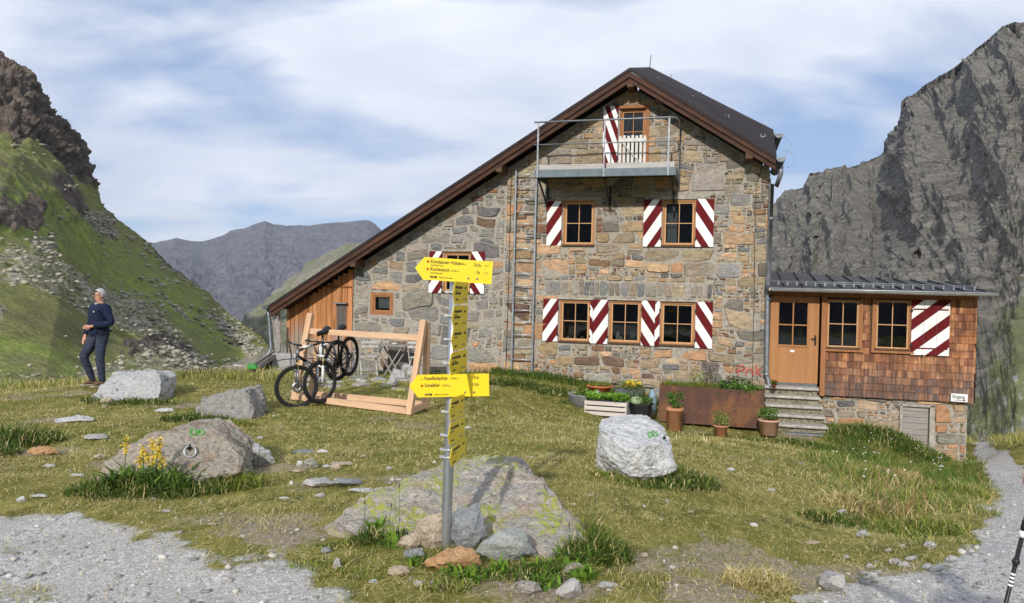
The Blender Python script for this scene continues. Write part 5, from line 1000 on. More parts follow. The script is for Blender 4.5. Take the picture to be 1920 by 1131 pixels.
# ------------------------------------------------------------ signpost
def sign_board(parent, T, D, ln, ht, Nn, texts, tip=.06, mat='sign_yellow', tilt=0.0):
    "arrow board: T tip point, D unit direction tip->tail, Nn facing normal; built in its own frame"
    D = D.normalized(); Nn = (Nn - D * Nn.dot(D)).normalized(); U = Nn.cross(D) * 1.0
    if U.z < 0: U = -U
    M = Matrix((D, U, Nn)).transposed().to_4x4(); M.translation = T
    if M.to_3x3().determinant() < 0: M = Matrix((D, U, -Nn)).transposed().to_4x4(); M.translation = T
    mb = MB(); h = ht / 2; pl = [(0, 0), (tip, h), (ln, h), (ln, -h), (tip, -h)]; mb.add([(x, y, .0015) for x, y in pl] + [(x, y, -.0015) for x, y in pl], [(0, 1, 2, 3, 4), (9, 8, 7, 6, 5)] + [(i, i + 5, (i + 1) % 5 + 5, (i + 1) % 5) for i in range(5)], M=M)
    o = mb.build('sign_board', MATS[mat], parent)
    ks = ln / .507
    for bx in (.36, .42): bo = MB(); bo.lathe([(0, .006), (.006, .006), (.007, .002)], 10, (bx * ks * .98, -.045 * ks, 0), M); bo.build('bolt', MATS['zinc'], o)
    for (s, x, y, sz, kind) in texts:
        x, y = x * ks, y * ks; sz = sz * ks
        if kind == 'dot': m = MB(); m.lathe([(0, .0025), (sz, .0025), (sz, .0018)], 16, (x, y, 0), M); m.build('route_dot', MATS['sign_red'], o)
        elif kind == 'bar': m = MB(); m.box((x, y, .002), (sz, .013, .001), M=M); m.build('emblem_bar', MATS['ink'], o); text_mesh('emblem_text', s, .011, MATS['sign_yellow'], o, M @ Matrix.Translation((x - sz / 2 + .003, y - .004, .0034)), sx=.9)
        elif kind == 'blur':
            m = MB(); xx = x
            while xx < x + s: w_ = sz * rng.uniform(.25, .55); m.box((xx + w_ / 2, y + sz * .35 + rng.uniform(-.08, .08) * sz, .0016), (w_, sz * rng.uniform(.45, .8), .0008), M=M); xx += w_ + sz * rng.uniform(.08, .2)
            m.build('worn_lettering', MATS['ink'], o)
        elif kind == 'peak': m = MB(); m.tube([M @ Vector((x + a, y + b, .002)) for a, b in ((-.010, -.006), (-.003, .004), (0, 0), (.004, .007), (.011, -.006), (-.010, -.006))], .0008, 4); m.build('peak_symbol', MATS['ink'], o)
        else: text_mesh('lettering', s, sz, MATS['ink'], o, M @ Matrix.Translation((x, y, .0022)), sx=.86, bold=.0004 if kind == 'b' else 0)
    return o
def build_signpost():
    b = at(836.5, 1003, 4.72); t = at(853, 524, 4.72); sp = thing('signpost', 'galvanised trail signpost with yellow arrow boards standing among stones', 'signpost', tuple(b)); L = t - b
    tb = MB(); tb.tube([Vector((0, 0, -.3)) - L * .02, Vector((0, 0, 0)), L * .5, L * 1.07], .0325, 20); tb.build('pole', MATS['pole_steel'], sp); loc = lambda v: v - b
    def onpole(py): k = (1003 - py) / (1003 - 524); return b + L * k
    for py in (548, 592, 636, 680, 771, 815, 842, 856):
        c = onpole(py) - b; m = MB(); m.tube([c + Vector((0, 0, -.006)), c + Vector((0, 0, .006))], .037, 20); m.box(c + Vector((-.045, -.005, 0)), (.03, .02, .016), bev=.003); m.box(c + Vector((-.02, -.035, 0)), (.03, .012, .012), bev=.003); m.build('pole_clamp', MATS['zinc_light'], sp)
    Z1 = 4.65
    def quad(tip, tail, ztip, ztail): return loc(at(*tip, ztip)), loc(at(*tail, ztail))
    T, E = quad((778, 502), (923, 512), Z1, Z1); D = E - T; sign_board(sp, T, D, D.length, .141, Vector((0, -1, 0)), [(0, .083, .046, .008, 'dot'), ('Konstanzer Hütte', .100, .038, .031, 'b'), ('1.688 m', .282, .039, .019, 't'), ('3½h', .383, .034, .030, 'b'), ('514', .456, .038, .018, 't'), ('Apothekerweg', .103, .021, .015, 't'),
        (0, .083, -.003, .008, 'dot'), ('Kuchenjoch', .100, -.011, .031, 'b'), ('2.730 m', .235, -.010, .019, 't'), ('1h', .400, -.013, .030, 'b'), ('512', .456, -.010, .018, 't'), ('Apothekerweg', .103, -.030, .015, 't'), ('ALPEN', .125, -.052, .046, 'bar'), ('Sektion Darmstadt', .160, -.057, .014, 't')], tip=.055)
    T, E = quad((767, 724.5), (917, 721.5), Z1, Z1); D = E - T; sign_board(sp, T, D, D.length, .141, Vector((0, -1, 0)), [(0, .082, .045, 0, 'peak'), ('Faselfadspitze', .098, .038, .031, 'b'), ('2.993 m', .262, .038, .019, 't'), ('1½h', .398, .038, .029, 'b'), (0, .082, .002, .008, 'dot'), ('Scheibler', .098, -.006, .031, 'b'), ('2.978 m', .208, -.006, .019, 't'), ('1½h', .398, -.006, .029, 'b'), ('ALPEN', .122, -.055, .046, 'bar'), ('Sektion Darmstadt', .158, -.060, .014, 't')], tip=.055)
    # narrow-angle stack: boards running away from the viewer
    for i, (tx, ty, hx, hy) in enumerate([(849, 549, 877, 549), (847, 595, 876, 592), (846, 638, 875, 632), (842, 684, 875, 674), (842, 770, 870, 758), (840, 817, 871, 801), (843, 860, 873, 836)]):
        Zt = 4.22; T = loc(at(tx, ty, Zt)); E = loc(at(hx, hy, Zt + .44)); D = E - T; nrm = Vector((.97, -.24, 0)); ht = .130 if i < 6 else .11
        sign_board(sp, T, D, D.length, ht, nrm, [(.20, .075, .026, .026, 'blur'), (.05, .39, .024, .024, 'blur')] + ([(.15, .075, -.012, .024, 'blur')] if i in (0, 1, 3) else []) + [(.08, .078, .008, .010, 'blur'), (.07, .09, -.052, .016, 'blur')], tip=.05)
# ------------------------------------------------------------ bicycles and rack
def wheel(parent, c, head, r=.345):
    "wheel centred at c in the plane of heading"
    w = thing_part('wheel', parent); w.location = c; ang = math.atan2(head.y, head.x); w.rotation_euler = (0, 0, ang)
    def ring(rr, t, n=40): return [Vector((rr * math.cos(a), 0, rr * math.sin(a))) for a in [i * 2 * math.pi / n for i in range(n)]]
    m = MB(); m.tube(ring(r - .024, 0), .026, 10, closed=True)
    for i in range(72): a = i * 2 * math.pi / 72; m.box(Vector((math.cos(a) * r, 0, math.sin(a) * r)), (.011, .045, .011), Matrix.Rotation(-a, 3, 'Y'))
    m.build('tyre', MATS['rubber'], w); m = MB(); m.tube(ring(r - .055, 0), .011, 8, closed=True); m.build('rim', MATS['rim'], w)
    m = MB()
    for i in range(28): a = i * 2 * math.pi / 28; s = .03 * (1 if i % 2 else -1); m.tube([Vector((.02 * math.cos(a + .7), s, .02 * math.sin(a + .7))), Vector(((r - .058) * math.cos(a), 0, (r - .058) * math.sin(a)))], .0016, 3, False)
    m.build('spokes', MATS['spoke'], w); m = MB(); m.tube([(0, -.05, 0), (0, .05, 0)], .024, 12); m.build('hub', MATS['bike_grey'], w); m = MB(); m.lathe([(.035, -.002), (.085, -.002), (.085, .002), (.035, .002), (.035, -.002)], 28, (0, .045, 0), ax='Y'); m.build('brake_disc', MATS['spoke'], w); return w
def bicycle(label, rear, front, steer, frame_m, fork_m, accent, mud=False):
    dv = front - rear; wb = dv.length; x = dv.normalized(); y = Vector((0, 0, 1)).cross(x).normalized(); z = x.cross(y); B = Matrix((x, y, z)).transposed(); base = Vector((front.x, front.y, front.z - .345)); bk = thing('bicycle', label, 'bicycle', tuple(base))
    S = wb / 1.10; W = lambda a, b, c: rear + B @ (Vector((a * S, b, c * S))) - base
    hb, ht = W(.955, 0, .43), W(.915, 0, .56); bb = W(.44, 0, -.02); sc_ = W(.30, 0, .43); stt = W(.265, 0, .54); sad = W(.25, 0, .62); rh, fh = W(0, 0, 0), W(1.10, 0, 0)
    m = MB(); m.tube([bb, sc_, stt], .018, 10); m.tube([bb + (hb - bb) * .02, hb.lerp(ht, .2)], [.030, .026], 10); m.tube([sc_, sc_.lerp(ht, .6), ht.lerp(hb, .3)], [.016, .02, .022], 10)
    for s in (-.055, .055): m.tube([rh + B @ Vector((0, s, 0)), bb + B @ Vector((-.02, s * .7, .0))], .011, 8); m.tube([rh + B @ Vector((0, s, 0)), sc_ + B @ Vector((0, s * .3, -.04))], .010, 8)
    m.build('frame', MATS[frame_m], bk); m = MB(); m.tube([hb, ht], .027, 12); m.tube([ht + (ht - hb) * .05, ht + (ht - hb) * .35], .018, 10); m.build('head_tube', MATS[fork_m if accent else frame_m], bk)
    if accent: m = MB(); m.tube([sc_.lerp(ht, .45), sc_.lerp(ht, .8)], .0225, 10); m.build('frame_decal', MATS['bike_white'], bk); m = MB(); m.tube([bb.lerp(hb, .35), bb.lerp(hb, .7)], .0305, 10); m.build('frame_decal', MATS['bike_white'], bk)
    m = MB(); m.tube([stt, sad], .014, 8); m.build('seat_post', MATS['bike_black'], bk)
    m = MB(); sv = []; n = 9
    for i in range(n): t_ = i / (n - 1); wd = .012 + .065 * (t_ ** 1.7); sv.append((.15 - .29 * t_, wd, .0 + .018 * abs(t_ - .45) * 2))
    vs = [];
    for (a, wd, c) in sv: vs += [W(.25, 0, .62) + B @ Vector((a, wd * k, c + .02 * (1 - abs(k)) - .028 * (abs(k) > .9))) for k in (-1, -.75, 0, .75, 1)]
    fs = [(i * 5 + j, i * 5 + j + 1, (i + 1) * 5 + j + 1, (i + 1) * 5 + j) for i in range(n - 1) for j in range(4)]; vs2 = [v + B @ Vector((0, 0, -.035)) for v in vs]; k = len(vs); m.add(vs + vs2, fs + [tuple(k + q for q in f[::-1]) for f in fs] + [(i * 5, (i + 1) * 5, (i + 1) * 5 + k, i * 5 + k) for i in range(n - 1)] + [(i * 5 + 4, (i + 1) * 5 + 4, (i + 1) * 5 + 4 + k, i * 5 + 4 + k) for i in range(n - 1)] + [tuple(range(5)) + tuple(k + 4 - q for q in range(5)), tuple(k - 5 + q for q in range(5)) + tuple(2 * k - 1 - q for q in range(5))], True); m.build('saddle', MATS['plastic_black'], bk)
    # fork and bar turn with the steering
    hx = steer.normalized(); sd = Vector((0, 0, 1)).cross(hx).normalized(); ax_ = (ht - hb).normalized(); fk = MB(); cr_ = hb - ax_ * .02; fk.box(cr_, (.05, .16, .035), Matrix((hx, sd, hx.cross(sd))).transposed(), bev=.01)
    fhub = fh
    for s in (-.062, .062): a = cr_ + sd * s; e = fhub + sd * s; fk.tube([a.lerp(e, .36), e], [.021, .019], 10); fk.tube([a.lerp(e, .42) , a.lerp(e, .40)], .023, 10)
    arch = [cr_.lerp(fhub, .45) + sd * (-.062) , cr_.lerp(fhub, .36) + hx * .05 + sd * -.03, cr_.lerp(fhub, .36) + hx * .05 + sd * .03, cr_.lerp(fhub, .45) + sd * .062]; fk.tube(arch, .012, 6); fk.build('fork', MATS[fork_m], bk)
    st = MB()
    for s in (-.062, .062): a = cr_ + sd * s; e = fhub + sd * s; st.tube([a, a.lerp(e, .45)], .015, 10)
    st.build('stanchion', MATS['bike_tan'], bk)
    hbm = MB(); top = ht + ax_ * .06; cl = top + hx * .07 + Vector((0, 0, .02)); hbm.tube([top, cl], .017, 8); hbm.tube([cl + sd * -.33 - hx * .04, cl + sd * -.16 - hx * .01 + Vector((0, 0, -.005)), cl, cl + sd * .16 - hx * .01 + Vector((0, 0, -.005)), cl + sd * .33 - hx * .04], .012, 8); hbm.build('handlebar', MATS['bike_black'], bk)
    for s in (-1, 1):
        g_ = MB(); g_.tube([cl + sd * s * .22 - hx * .018, cl + sd * s * .34 - hx * .042], .017, 8); g_.build('grip', MATS['rubber'], bk)
        lv = MB(); lv.tube([cl + sd * s * .20, cl + sd * s * .22 + hx * .05 + Vector((0, 0, -.02)), cl + sd * s * .30 + hx * .045 + Vector((0, 0, -.04))], .006, 6); lv.build('brake_lever', MATS['bike_grey'], bk)
    cb_ = MB()
    for s in (-1, 1): cb_.tube([cl + sd * s * .2, cl + hx * .12 + sd * s * .1 + Vector((0, 0, .03)), hb + hx * .07, cr_.lerp(fhub, .5) + sd * .06 * s], .0035, 5)
    cb_.tube([bb, bb.lerp(sc_, .5) + B @ Vector((.06, .03, 0)), ht], .0035, 5); cb_.build('cables', MATS['rubber'], bk)
    cr = MB(); cr.lathe([(.03, -.003), (.085, -.003), (.085, .003), (.03, .003), (.03, -.003)], 30, (0, -.06, 0), Matrix.Translation(bb) @ B.to_4x4(), ax='Y'); cr.build('chainring', MATS['bike_grey'], bk)
    for s, a in ((-1, .5), (1, .5 + math.pi)):
        c = MB(); p1 = bb + B @ Vector((.17 * math.cos(a), .085 * s, .17 * math.sin(a))); c.tube([bb + B @ Vector((0, .07 * s, 0)), p1], .011, 6); c.box(p1 + B @ Vector((0, .055 * s, 0)), (.09, .09, .02), B, bev=.005); c.build('pedal_crank', MATS['bike_grey'], bk)
    ds = MB(); ds.tube([rh + B @ Vector((0, -.07, 0)), rh + B @ Vector((-.01, -.075, -.09)), rh + B @ Vector((.03, -.075, -.15))], .014, 6); ds.tube([rh + B @ Vector((0, -.06, .05)), bb + B @ Vector((0, -.06, .08))], .004, 4); ds.tube([rh + B @ Vector((.03, -.065, -.16)), bb + B @ Vector((0, -.06, -.08))], .004, 4)
    for q in range(5): ds.lathe([(.02, 0), (.055 - q * .006, 0), (.055 - q * .006, .002), (.02, .002)], 18, (0, -.045 - .004 * q, 0), Matrix.Translation(rh) @ B.to_4x4(), ax='Y')
    ds.build('derailleur', MATS['bike_grey'], bk); sh = MB(); a = sc_.lerp(ht, .35) + B @ Vector((0, 0, -.03)); e = bb.lerp(sc_, .28) + B @ Vector((.05, 0, 0)); sh.tube([a, a.lerp(e, .5)], .014, 8); sh.tube([a.lerp(e, .4), e], .022, 8); sh.build('shock', MATS['bike_grey'], bk)
    if mud: mg = MB(); c = cr_ + hx * 0; pts = [c - hx * .30 + Vector((0, 0, .0)), c + Vector((0, 0, .01)), c + hx * .22 + Vector((0, 0, .0)), c + hx * .36 + Vector((0, 0, -.03))]; 
    if mud: mg.add([p + sd * s * w_ for p, w_ in zip(pts, (.03, .04, .04, .03)) for s in (-1, 1)] + [p + sd * s * w_ + Vector((0, 0, -.008)) for p, w_ in zip(pts, (.03, .04, .04, .03)) for s in (-1, 1)], [(0, 1, 3, 2), (2, 3, 5, 4), (4, 5, 7, 6), (8, 10, 11, 9), (10, 12, 13, 11), (12, 14, 15, 13), (0, 2, 10, 8), (2, 4, 12, 10), (4, 6, 14, 12), (1, 9, 11, 3), (3, 11, 13, 5), (5, 13, 15, 7)]); mg.build('mudguard', MATS['plastic_black'], bk)
    wheel(bk, fh, hx); wheel(bk, rh, x); return bk
def build_rack():
    FL, FR = at(552, 750, 12.55), at(767, 778, 11.85); BL, BR = at(584, 744, 13.1), at(798, 766, 12.45); TL, TR = at(583, 588, 12.8), at(795, 600, 12.1)
    o = Vector(((FL.x + FR.x) / 2, (FL.y + BR.y) / 2, g((FL.x + FR.x) / 2, 12.4))); rk = thing('bike_rack', 'fresh timber bike rack of two leaning frames and a long rail', 'bike rack', tuple(o)); q = lambda v: v - o
    sides = (FR - FL).normalized()
    def part(name, a, b, w, h, up, mt='rack_wood_x'):
        m = MB(); a, b = q(a), q(b); x = (b - a).normalized(); y = Vector(up).cross(x).normalized(); z = x.cross(y); m.box((0, 0, 0), ((b - a).length, w, h), bev=.006); ob = m.build(name, MATS[mt], rk); Mx = Matrix((x, y, z)).transposed().to_4x4(); Mx.translation = (a + b) / 2; ob.matrix_local = Mx; return ob
    part('front_post', FL, TL, .10, .10, tuple(sides)); part('front_post', FR, TR, .10, .10, tuple(sides))
    part('rear_post', BL, TL + Vector((0.10, .08, -.55)), .09, .09, tuple(sides)); part('rear_post', BR, TR + Vector((.04, .10, -.03)), .09, .09, tuple(sides))
    r0, r1 = at(582, 621, 12.78), at(791, 634, 12.12); part('rail', r0, r1, .10, .095, (0, 0, 1))
    up = Vector((0, 0, .06)); part('base_beam', FL + up + sides * .05, FR + up - sides * .05, .08, .10, (0, 0, 1)); part('base_beam', BL + up + sides * .05, BR + up - sides * .05, .08, .10, (0, 0, 1)); part('cross_beam', FL + up, BL + up, .08, .09, (0, 0, 1)); part('cross_beam', FR + up, BR + up, .08, .09, (0, 0, 1))
    part('brace', r1 + Vector((-.06, .02, -.02)), r1 + Vector((-.05, .02, -.22)), .05, .06, tuple(sides))
    bicycle('black and white mountain bike hung nearer the middle of the rack', at(655, 668, 13.2), at(600, 716.5, 12.2), Vector((-.57, -.82, 0)), 'bike_black', 'bike_white', True)
    bicycle('dark mountain bike with turned front wheel at the left of the rack', at(633, 676, 12.95), at(556, 725.5, 11.95), Vector((-.86, -.5, 0)), 'bike_black', 'bike_grey', True, mud=True)
# ------------------------------------------------------------ garden things
def leaf_cluster(mb_name, parent, pts, n, size, cols, mat='leaf', spread=.05, up=.4):
    P = np.array([tuple(p) for p in pts]); idx = nrng.integers(0, len(P), n); C = P[idx] + nrng.normal(0, spread, (n, 3)); d1 = nrng.normal(size=(n, 3)); d1[:, 2] = np.abs(d1[:, 2]) * up + .1; d1 /= np.linalg.norm(d1, axis=1)[:, None]
    d2 = np.cross(d1, nrng.normal(size=(n, 3))); d2 /= np.linalg.norm(d2, axis=1)[:, None]; s = size * (.6 + .8 * nrng.random((n, 1))); V = np.stack([C, C + d1 * s * .5 + d2 * s * .28, C + d1 * s, C + d1 * s * .5 - d2 * s * .28], 1).reshape(-1, 3); T = (np.arange(n) * 4)[:, None] + np.array([[0, 1, 2, 3]])
    cc = np.array(cols)[nrng.integers(0, len(cols), n)] * nrng.uniform(.75, 1.3, (n, 1)); return np_mesh(mb_name, V, None, MATS[mat], np.repeat(cc, 4, axis=0), False, parent, None, T)
GRN = [(.05,.12,.015), (.08,.17,.02), (.11,.20,.03), (.035,.08,.012)]; BRT = [(.12,.26,.02), (.16,.30,.03), (.09,.20,.02)]; DRK = [(.03,.06,.015), (.05,.09,.02), (.02,.045,.012)]; YG = [(.17,.20,.04), (.24,.24,.06), (.12,.15,.03)]
def dome(c, r, h, n=60): return [Vector(c) + Vector((r * math.sqrt(rng.random()) * math.cos(a), r * math.sqrt(rng.random()) * math.sin(a), h * rng.random())) for a in [rng.uniform(0, 6.28) for _ in range(n)]]
def grass_part(name, parent, pts, h, pal, w=.006, lean=.35, n=1):
    P = np.array([tuple(p) for p in pts]); P = np.repeat(P, n, axis=0) + nrng.normal(0, .01, (len(P) * n, 3)) * np.array([1, 1, .1]); m = len(P); V, T, C = blades(P, h * (.5 + .8 * nrng.random(m)), w + 0 * P[:, 0], np.abs(nrng.normal(lean, .25, m)), pick(pal, m), .5); return np_mesh(name, V, T, MATS['grass'], C, False, parent)
def pot(label, px, py, r, h, mat, rim=.9, taper=.75, plant='ball', cols=GRN, ph=.25, name='plant_pot', cat='flower pot', Z=None):
    b = at(px, py, Z) if Z else on_ground(px, py); b.z = min(b.z, g(b.x, b.y)) if not Z else b.z; t = thing(name, label, cat, tuple(b)); m = MB(); m.lathe([(0, 0), (r * taper, 0), (r * .96, h * .86), (r * 1.06, h * .86), (r * 1.06, h), (r * .94, h), (r * .92, h * .9), (0, h * .9)], 28); m.build('pot', MATS[mat], t)
    s = MB(); s.lathe([(0, h * .91), (r * .92, h * .91)], 20); s.build('soil', MATS['soil'], t)
    if plant == 'ball': leaf_cluster('foliage', t, dome((0, 0, h + .02), r * .95, ph), 900, .035, cols, spread=.02)
    elif plant == 'sprigs':
        leaf_cluster('foliage', t, dome((0, 0, h), r * 1.0, ph), 420, .035, cols, spread=.02)
    elif plant == 'grass': grass_part('foliage', t, [Vector((rng.uniform(-.8, .8) * r, rng.uniform(-.8, .8) * r, h * .9)) for _ in range(260)], ph, 'green')
    return t
def build_garden():
    # rusty steel planter
    c = h2w(-1.12, -1.45, -.90); t = thing('steel_planter', 'long rust brown steel planter against the hut wall near the steps', 'planter', tuple(c), (0, 0, -TH - R(2))); L, D, Hh = 2.04, .58, .74; m = MB(); th = .012
    m.box((0, -D / 2, Hh / 2), (L, th, Hh)); m.box((0, D / 2, Hh / 2), (L, th, Hh)); m.box((-L / 2 + .006, 0, Hh / 2), (th, D - .03, Hh)); m.box((L / 2 - .006, 0, Hh / 2), (th, D - .03, Hh)); m.box((0, -D / 2 + .02, Hh + .004), (L + .01, .05, .008)); m.box((0, D / 2 - .02, Hh + .004), (L + .01, .05, .008)); m.box((-L / 2 + .02, 0, Hh + .004), (.05, D - .1, .008)); m.box((L / 2 - .02, 0, Hh + .004), (.05, D - .1, .008)); m.build('shell', MATS['corten'], t)
    s = MB(); s.box((0, 0, Hh - .10), (L - .04, D - .04, .1)); s.build('soil', MATS['soil'], t)
    grass_part('chives', t, [Vector((rng.uniform(-.95, .15), rng.uniform(-.24, .24), Hh - .05)) for _ in range(700)], .17, 'green', n=2); leaf_cluster('strawberry_leaves', t, [Vector((rng.uniform(.20, .95), rng.uniform(-.30, -.1), Hh + rng.uniform(-.06, .06))) for _ in range(60)], 650, .06, GRN, spread=.03)
    leaf_cluster('leafy_shrub', t, dome((.65, .08, Hh), .28, .2) + dome((.3, .1, Hh), .2, .1), 800, .05, DRK + GRN[:1], spread=.03); leaf_cluster('light_shrub', t, dome((-.22, .12, Hh), .22, .30), 500, .035, YG, spread=.03)
    br = MB()
    for i in range(7): a = rng.uniform(-.10, .10); x = -.05 + rng.uniform(-.09, .09); br.tube([(x, .05, Hh - .05), (x + a * .5, .05, Hh + .2), (x + a + rng.uniform(-.03, .03), .05 + rng.uniform(-.05, .05), Hh + rng.uniform(.3, .5))], .008, 5)
    br.build('bare_stems', MATS['weathered_dark'], t); leaf_cluster('dark_leaves', t, [Vector((-.05 + rng.uniform(-.15, .15), .05, Hh + rng.uniform(.1, .48))) for _ in range(40)], 160, .035, [(.07,.035,.03), (.10,.05,.035)], spread=.02)
    pot('tall terracotta pot with a round bushy plant before the planter', 1264, 806, .155, .42, 'terracotta', ph=.24, taper=.9, Z=14.0); pot('low terracotta pot with a sparse leafy plant before the planter', 1351, 819, .135, .22, 'terracotta', plant='sprigs', cols=YG + GRN, ph=.22, Z=13.75); pot('pale terracotta pot with herbs beside the stone steps', 1441, 815, .195, .30, 'terracotta_pale', taper=.80, cols=GRN + YG[:1], ph=.16, Z=14.35)
    pot('tiny red flowering pot on the top porch step', 1451, 727, .04, .06, 'red_leaf', plant='sprigs', cols=GRN + [(.4, .05, .03)], ph=.07, Z=15.75)
    # slatted crate of salad
    b = at(1138, 778, 14.6); t = thing('wooden_crate', 'pale slatted wooden crate planted with bright green salad', 'crate', tuple(b), (0, 0, -TH - R(1))); L, D, Hh = .82, .46, .30; 
    for i in range(3):
        for y_ in (-D / 2, D / 2): m = MB(); m.box((0, y_, .05 + i * .10), (L, .016, .075), bev=.003); m.build('slat', MATS['crate_wood'], t)
    for x_ in (-L / 2 + .02, L / 2 - .02):
        m = MB(); m.box((x_, 0, .15), (.03, D - .03, .28)); m.build('end_board', MATS['crate_wood'], t)
    m = MB(); m.box((0, 0, .17), (L - .06, D - .05, .28)); m.build('liner', MATS['plastic_black'], t); leaf_cluster('salad', t, [Vector((rng.uniform(-.38, .38), rng.uniform(-.2, .2), Hh + rng.uniform(.0, .08))) for _ in range(90)], 1600, .055, BRT, spread=.03)
    # grey half-round tub with succulents
    b = at(1100, 762, 15.3); t = thing('zinc_tub', 'low round grey metal tub with mixed succulents left of the crate', 'planter', tuple(b)); m = MB(); m.lathe([(0, 0), (.36, 0), (.385, .24), (.40, .25), (.385, .265), (.365, .25), (.355, .2), (0, .2)], 36); m.build('tub', MATS['stone_trough'], t); leaf_cluster('succulents', t, dome((0, 0, .2), .30, .10), 900, .06, GRN + YG, spread=.02)
    m = MB(); m.lathe([(0, .20), (.06, .22), (.08, .28), (.05, .34), (0, .35)], 16, (.18, -.16, 0)); m.build('garden_ball', MATS['b_grey'], t)
    pot('shallow orange bowl of greenery behind the crate', 1124, 742, .26, .22, 'tub_orange', taper=.72, plant='grass', ph=.16, Z=15.7)
    b = at(1180, 752, 15.6); t = thing('black_tub', 'dark rectangular tub with yellow flowers behind the crate', 'planter', tuple(b), (0, 0, -TH)); m = MB(); m.box((0, 0, .13), (.62, .30, .26), bev=.02); m.build('tub', MATS['zinc_dark'], t); leaf_cluster('foliage', t, dome((0, 0, .26), .26, .12), 450, .04, GRN + YG, spread=.03); leaf_cluster('yellow_flowers', t, dome((.05, 0, .33), .2, .08), 160, .05, [(.6, .45, .03)], spread=.02)
    b = at(1199, 783, 14.75); t = thing('hexagonal_tub', 'black hexagonal tub holding a pale green gourd', 'planter', tuple(b)); m = MB(); m.lathe([(0, 0), (.20, 0), (.255, .26), (.275, .26), (.275, .30), (.24, .30), (.23, .25), (0, .25)], 6, smooth=False); m.build('tub', MATS['plastic_black'], t); m = MB(); m.lathe([(0, .24), (.10, .26), (.13, .33), (.09, .40), (0, .42)], 18, (-.07, 0, 0)); m.build('gourd', MATS['pumpkin'], t); leaf_cluster('foliage', t, dome((.05, .02, .26), .2, .12), 420, .04, GRN, spread=.02)
    grass_part('tall_leaves', t, [Vector((rng.uniform(-.2, .25), rng.uniform(.1, .3), .2)) for _ in range(160)], .42, 'dark', w=.012)
    b = at(1222, 775, 15.5); t = thing('water_jug', 'faded blue plastic container beside the rusty planter', 'jug', tuple(b)); m = MB(); m.lathe([(0, 0), (.09, 0), (.10, .35), (.06, .43), (.03, .45), (.03, .5), (0, .5)], 16); m.build('body', MATS['blue_can'], t); m = MB(); m.tube([(.05, -.02, .44), (.11, -.02, .5), (.12, -.02, .34)], .012, 6); m.build('handle', MATS['blue_can'], t)
    # goldenrod before the brown boulder
    base = on_ground(275, 925); t = thing('yellow_flower', 'tall yellow flowering plant in dark leaves before the brown boulder', 'flower', tuple(base)); st = MB(); FL = []
    for (px, py) in [(236, 822), (268, 834), (285, 824), (300, 822), (297, 840), (276, 850), (262, 856), (290, 852), (305, 858)]:
        tp = at(px, py, base.y + rng.uniform(-.1, .1)) - base; b0 = Vector((tp.x * .75 + rng.uniform(-.03, .03), rng.uniform(-.05, .1), .0)); st.tube([b0, b0.lerp(tp, .5) + Vector((rng.uniform(-.015, .015), 0, 0)), tp], .004, 5); L = .13 if px == 236 else .09
        FL.append([tp - (tp - b0).normalized() * rng.uniform(0, L) for _ in range(40)])
    st.build('stem', MATS['leaf'], t, colattr=False)
    for f in FL: leaf_cluster('flower_head', t, f, 130, .016, [(.72,.50,.02), (.62,.42,.015), (.8,.62,.06)], spread=.011)
    for o in [c for c in t.children if c.name.startswith('stem')]: o.data.materials.clear(); o.data.materials.append(MATS['green_stem'])
    m = 260; P = np.stack([nrng.uniform(-.30, .34, m), nrng.uniform(-.12, .15, m), 0 * nrng.random(m)], 1); V, T, C = blades(P, .16 + .20 * nrng.random(m), .022 + .01 * nrng.random(m), np.abs(nrng.normal(.5, .25, m)), pick('dark', m) * 1.5, .8); np_mesh('leaves', V, T, MATS['grass'], C, False, t)
    # broad-leaved weeds around the signpost foot
    for i, (px, py, s) in enumerate([(885, 1088, .10), (1090, 1085, .09), (1110, 1060, .10), (935, 1080, .09), (1010, 1078, .08), (735, 1030, .10), (1055, 1058, .09), (460, 895, .10), (1075, 1078, .10), (1020, 1100, .07), (850, 1080, .07), (710, 1000, .12), (1095, 1095, .08), (780, 1060, .07)]):
        b = on_ground(px, py); t = MB(); n = 46 if s > .085 else 34; Pz = np.stack([nrng.normal(0, .035, n), nrng.normal(0, .03, n), 0 * nrng.random(n)], 1); V, T, C = blades(Pz, s * (.7 + .7 * nrng.random(n)), .017 + .012 * nrng.random(n), np.abs(nrng.normal(.75, .3, n)), pick('green', n) * np.array([[.8, 1.15, .8]]), .7); o = np_mesh('weed', V, T, MATS['grass'], C); o.location = b; tag(o, 'low broad leaved weed growing around the boulders and foot stones', 'weed', 'weeds around the stones')
    # ribwort stalks
    for i, (px, py, hh) in enumerate([(683, 1015, .23), (748, 1000, .30), (728, 1000, .17), (768, 960, .55), (1067, 1040, .16), (1088, 1040, .16), (975, 1060, .12), (1110, 1015, .30), (1098, 1010, .25), (1118, 1020, .27), (492, 890, .22), (482, 880, .20), (445, 880, .19), (1300, 835, .33), (1240, 850, .5)]):
        b = on_ground(px, py); t = thing('seed_stalk', 'thin brown tipped seed stalk standing up from the grass', 'stalk', tuple(b), group='seed stalks among the boulders'); m = MB(); tx = rng.uniform(-.02, .03); m.tube([(0, 0, 0), (tx * .4, 0, hh * .5), (tx, 0, hh)], .0022, 4); m.build('stem', MATS['green_stem'], t); m = MB(); m.tube([(tx, 0, hh), (tx, 0, hh + .012), (tx, 0, hh + .028)], [.003, .006, .002], 6); m.build('seed_head', MATS['weathered_dark'], t)
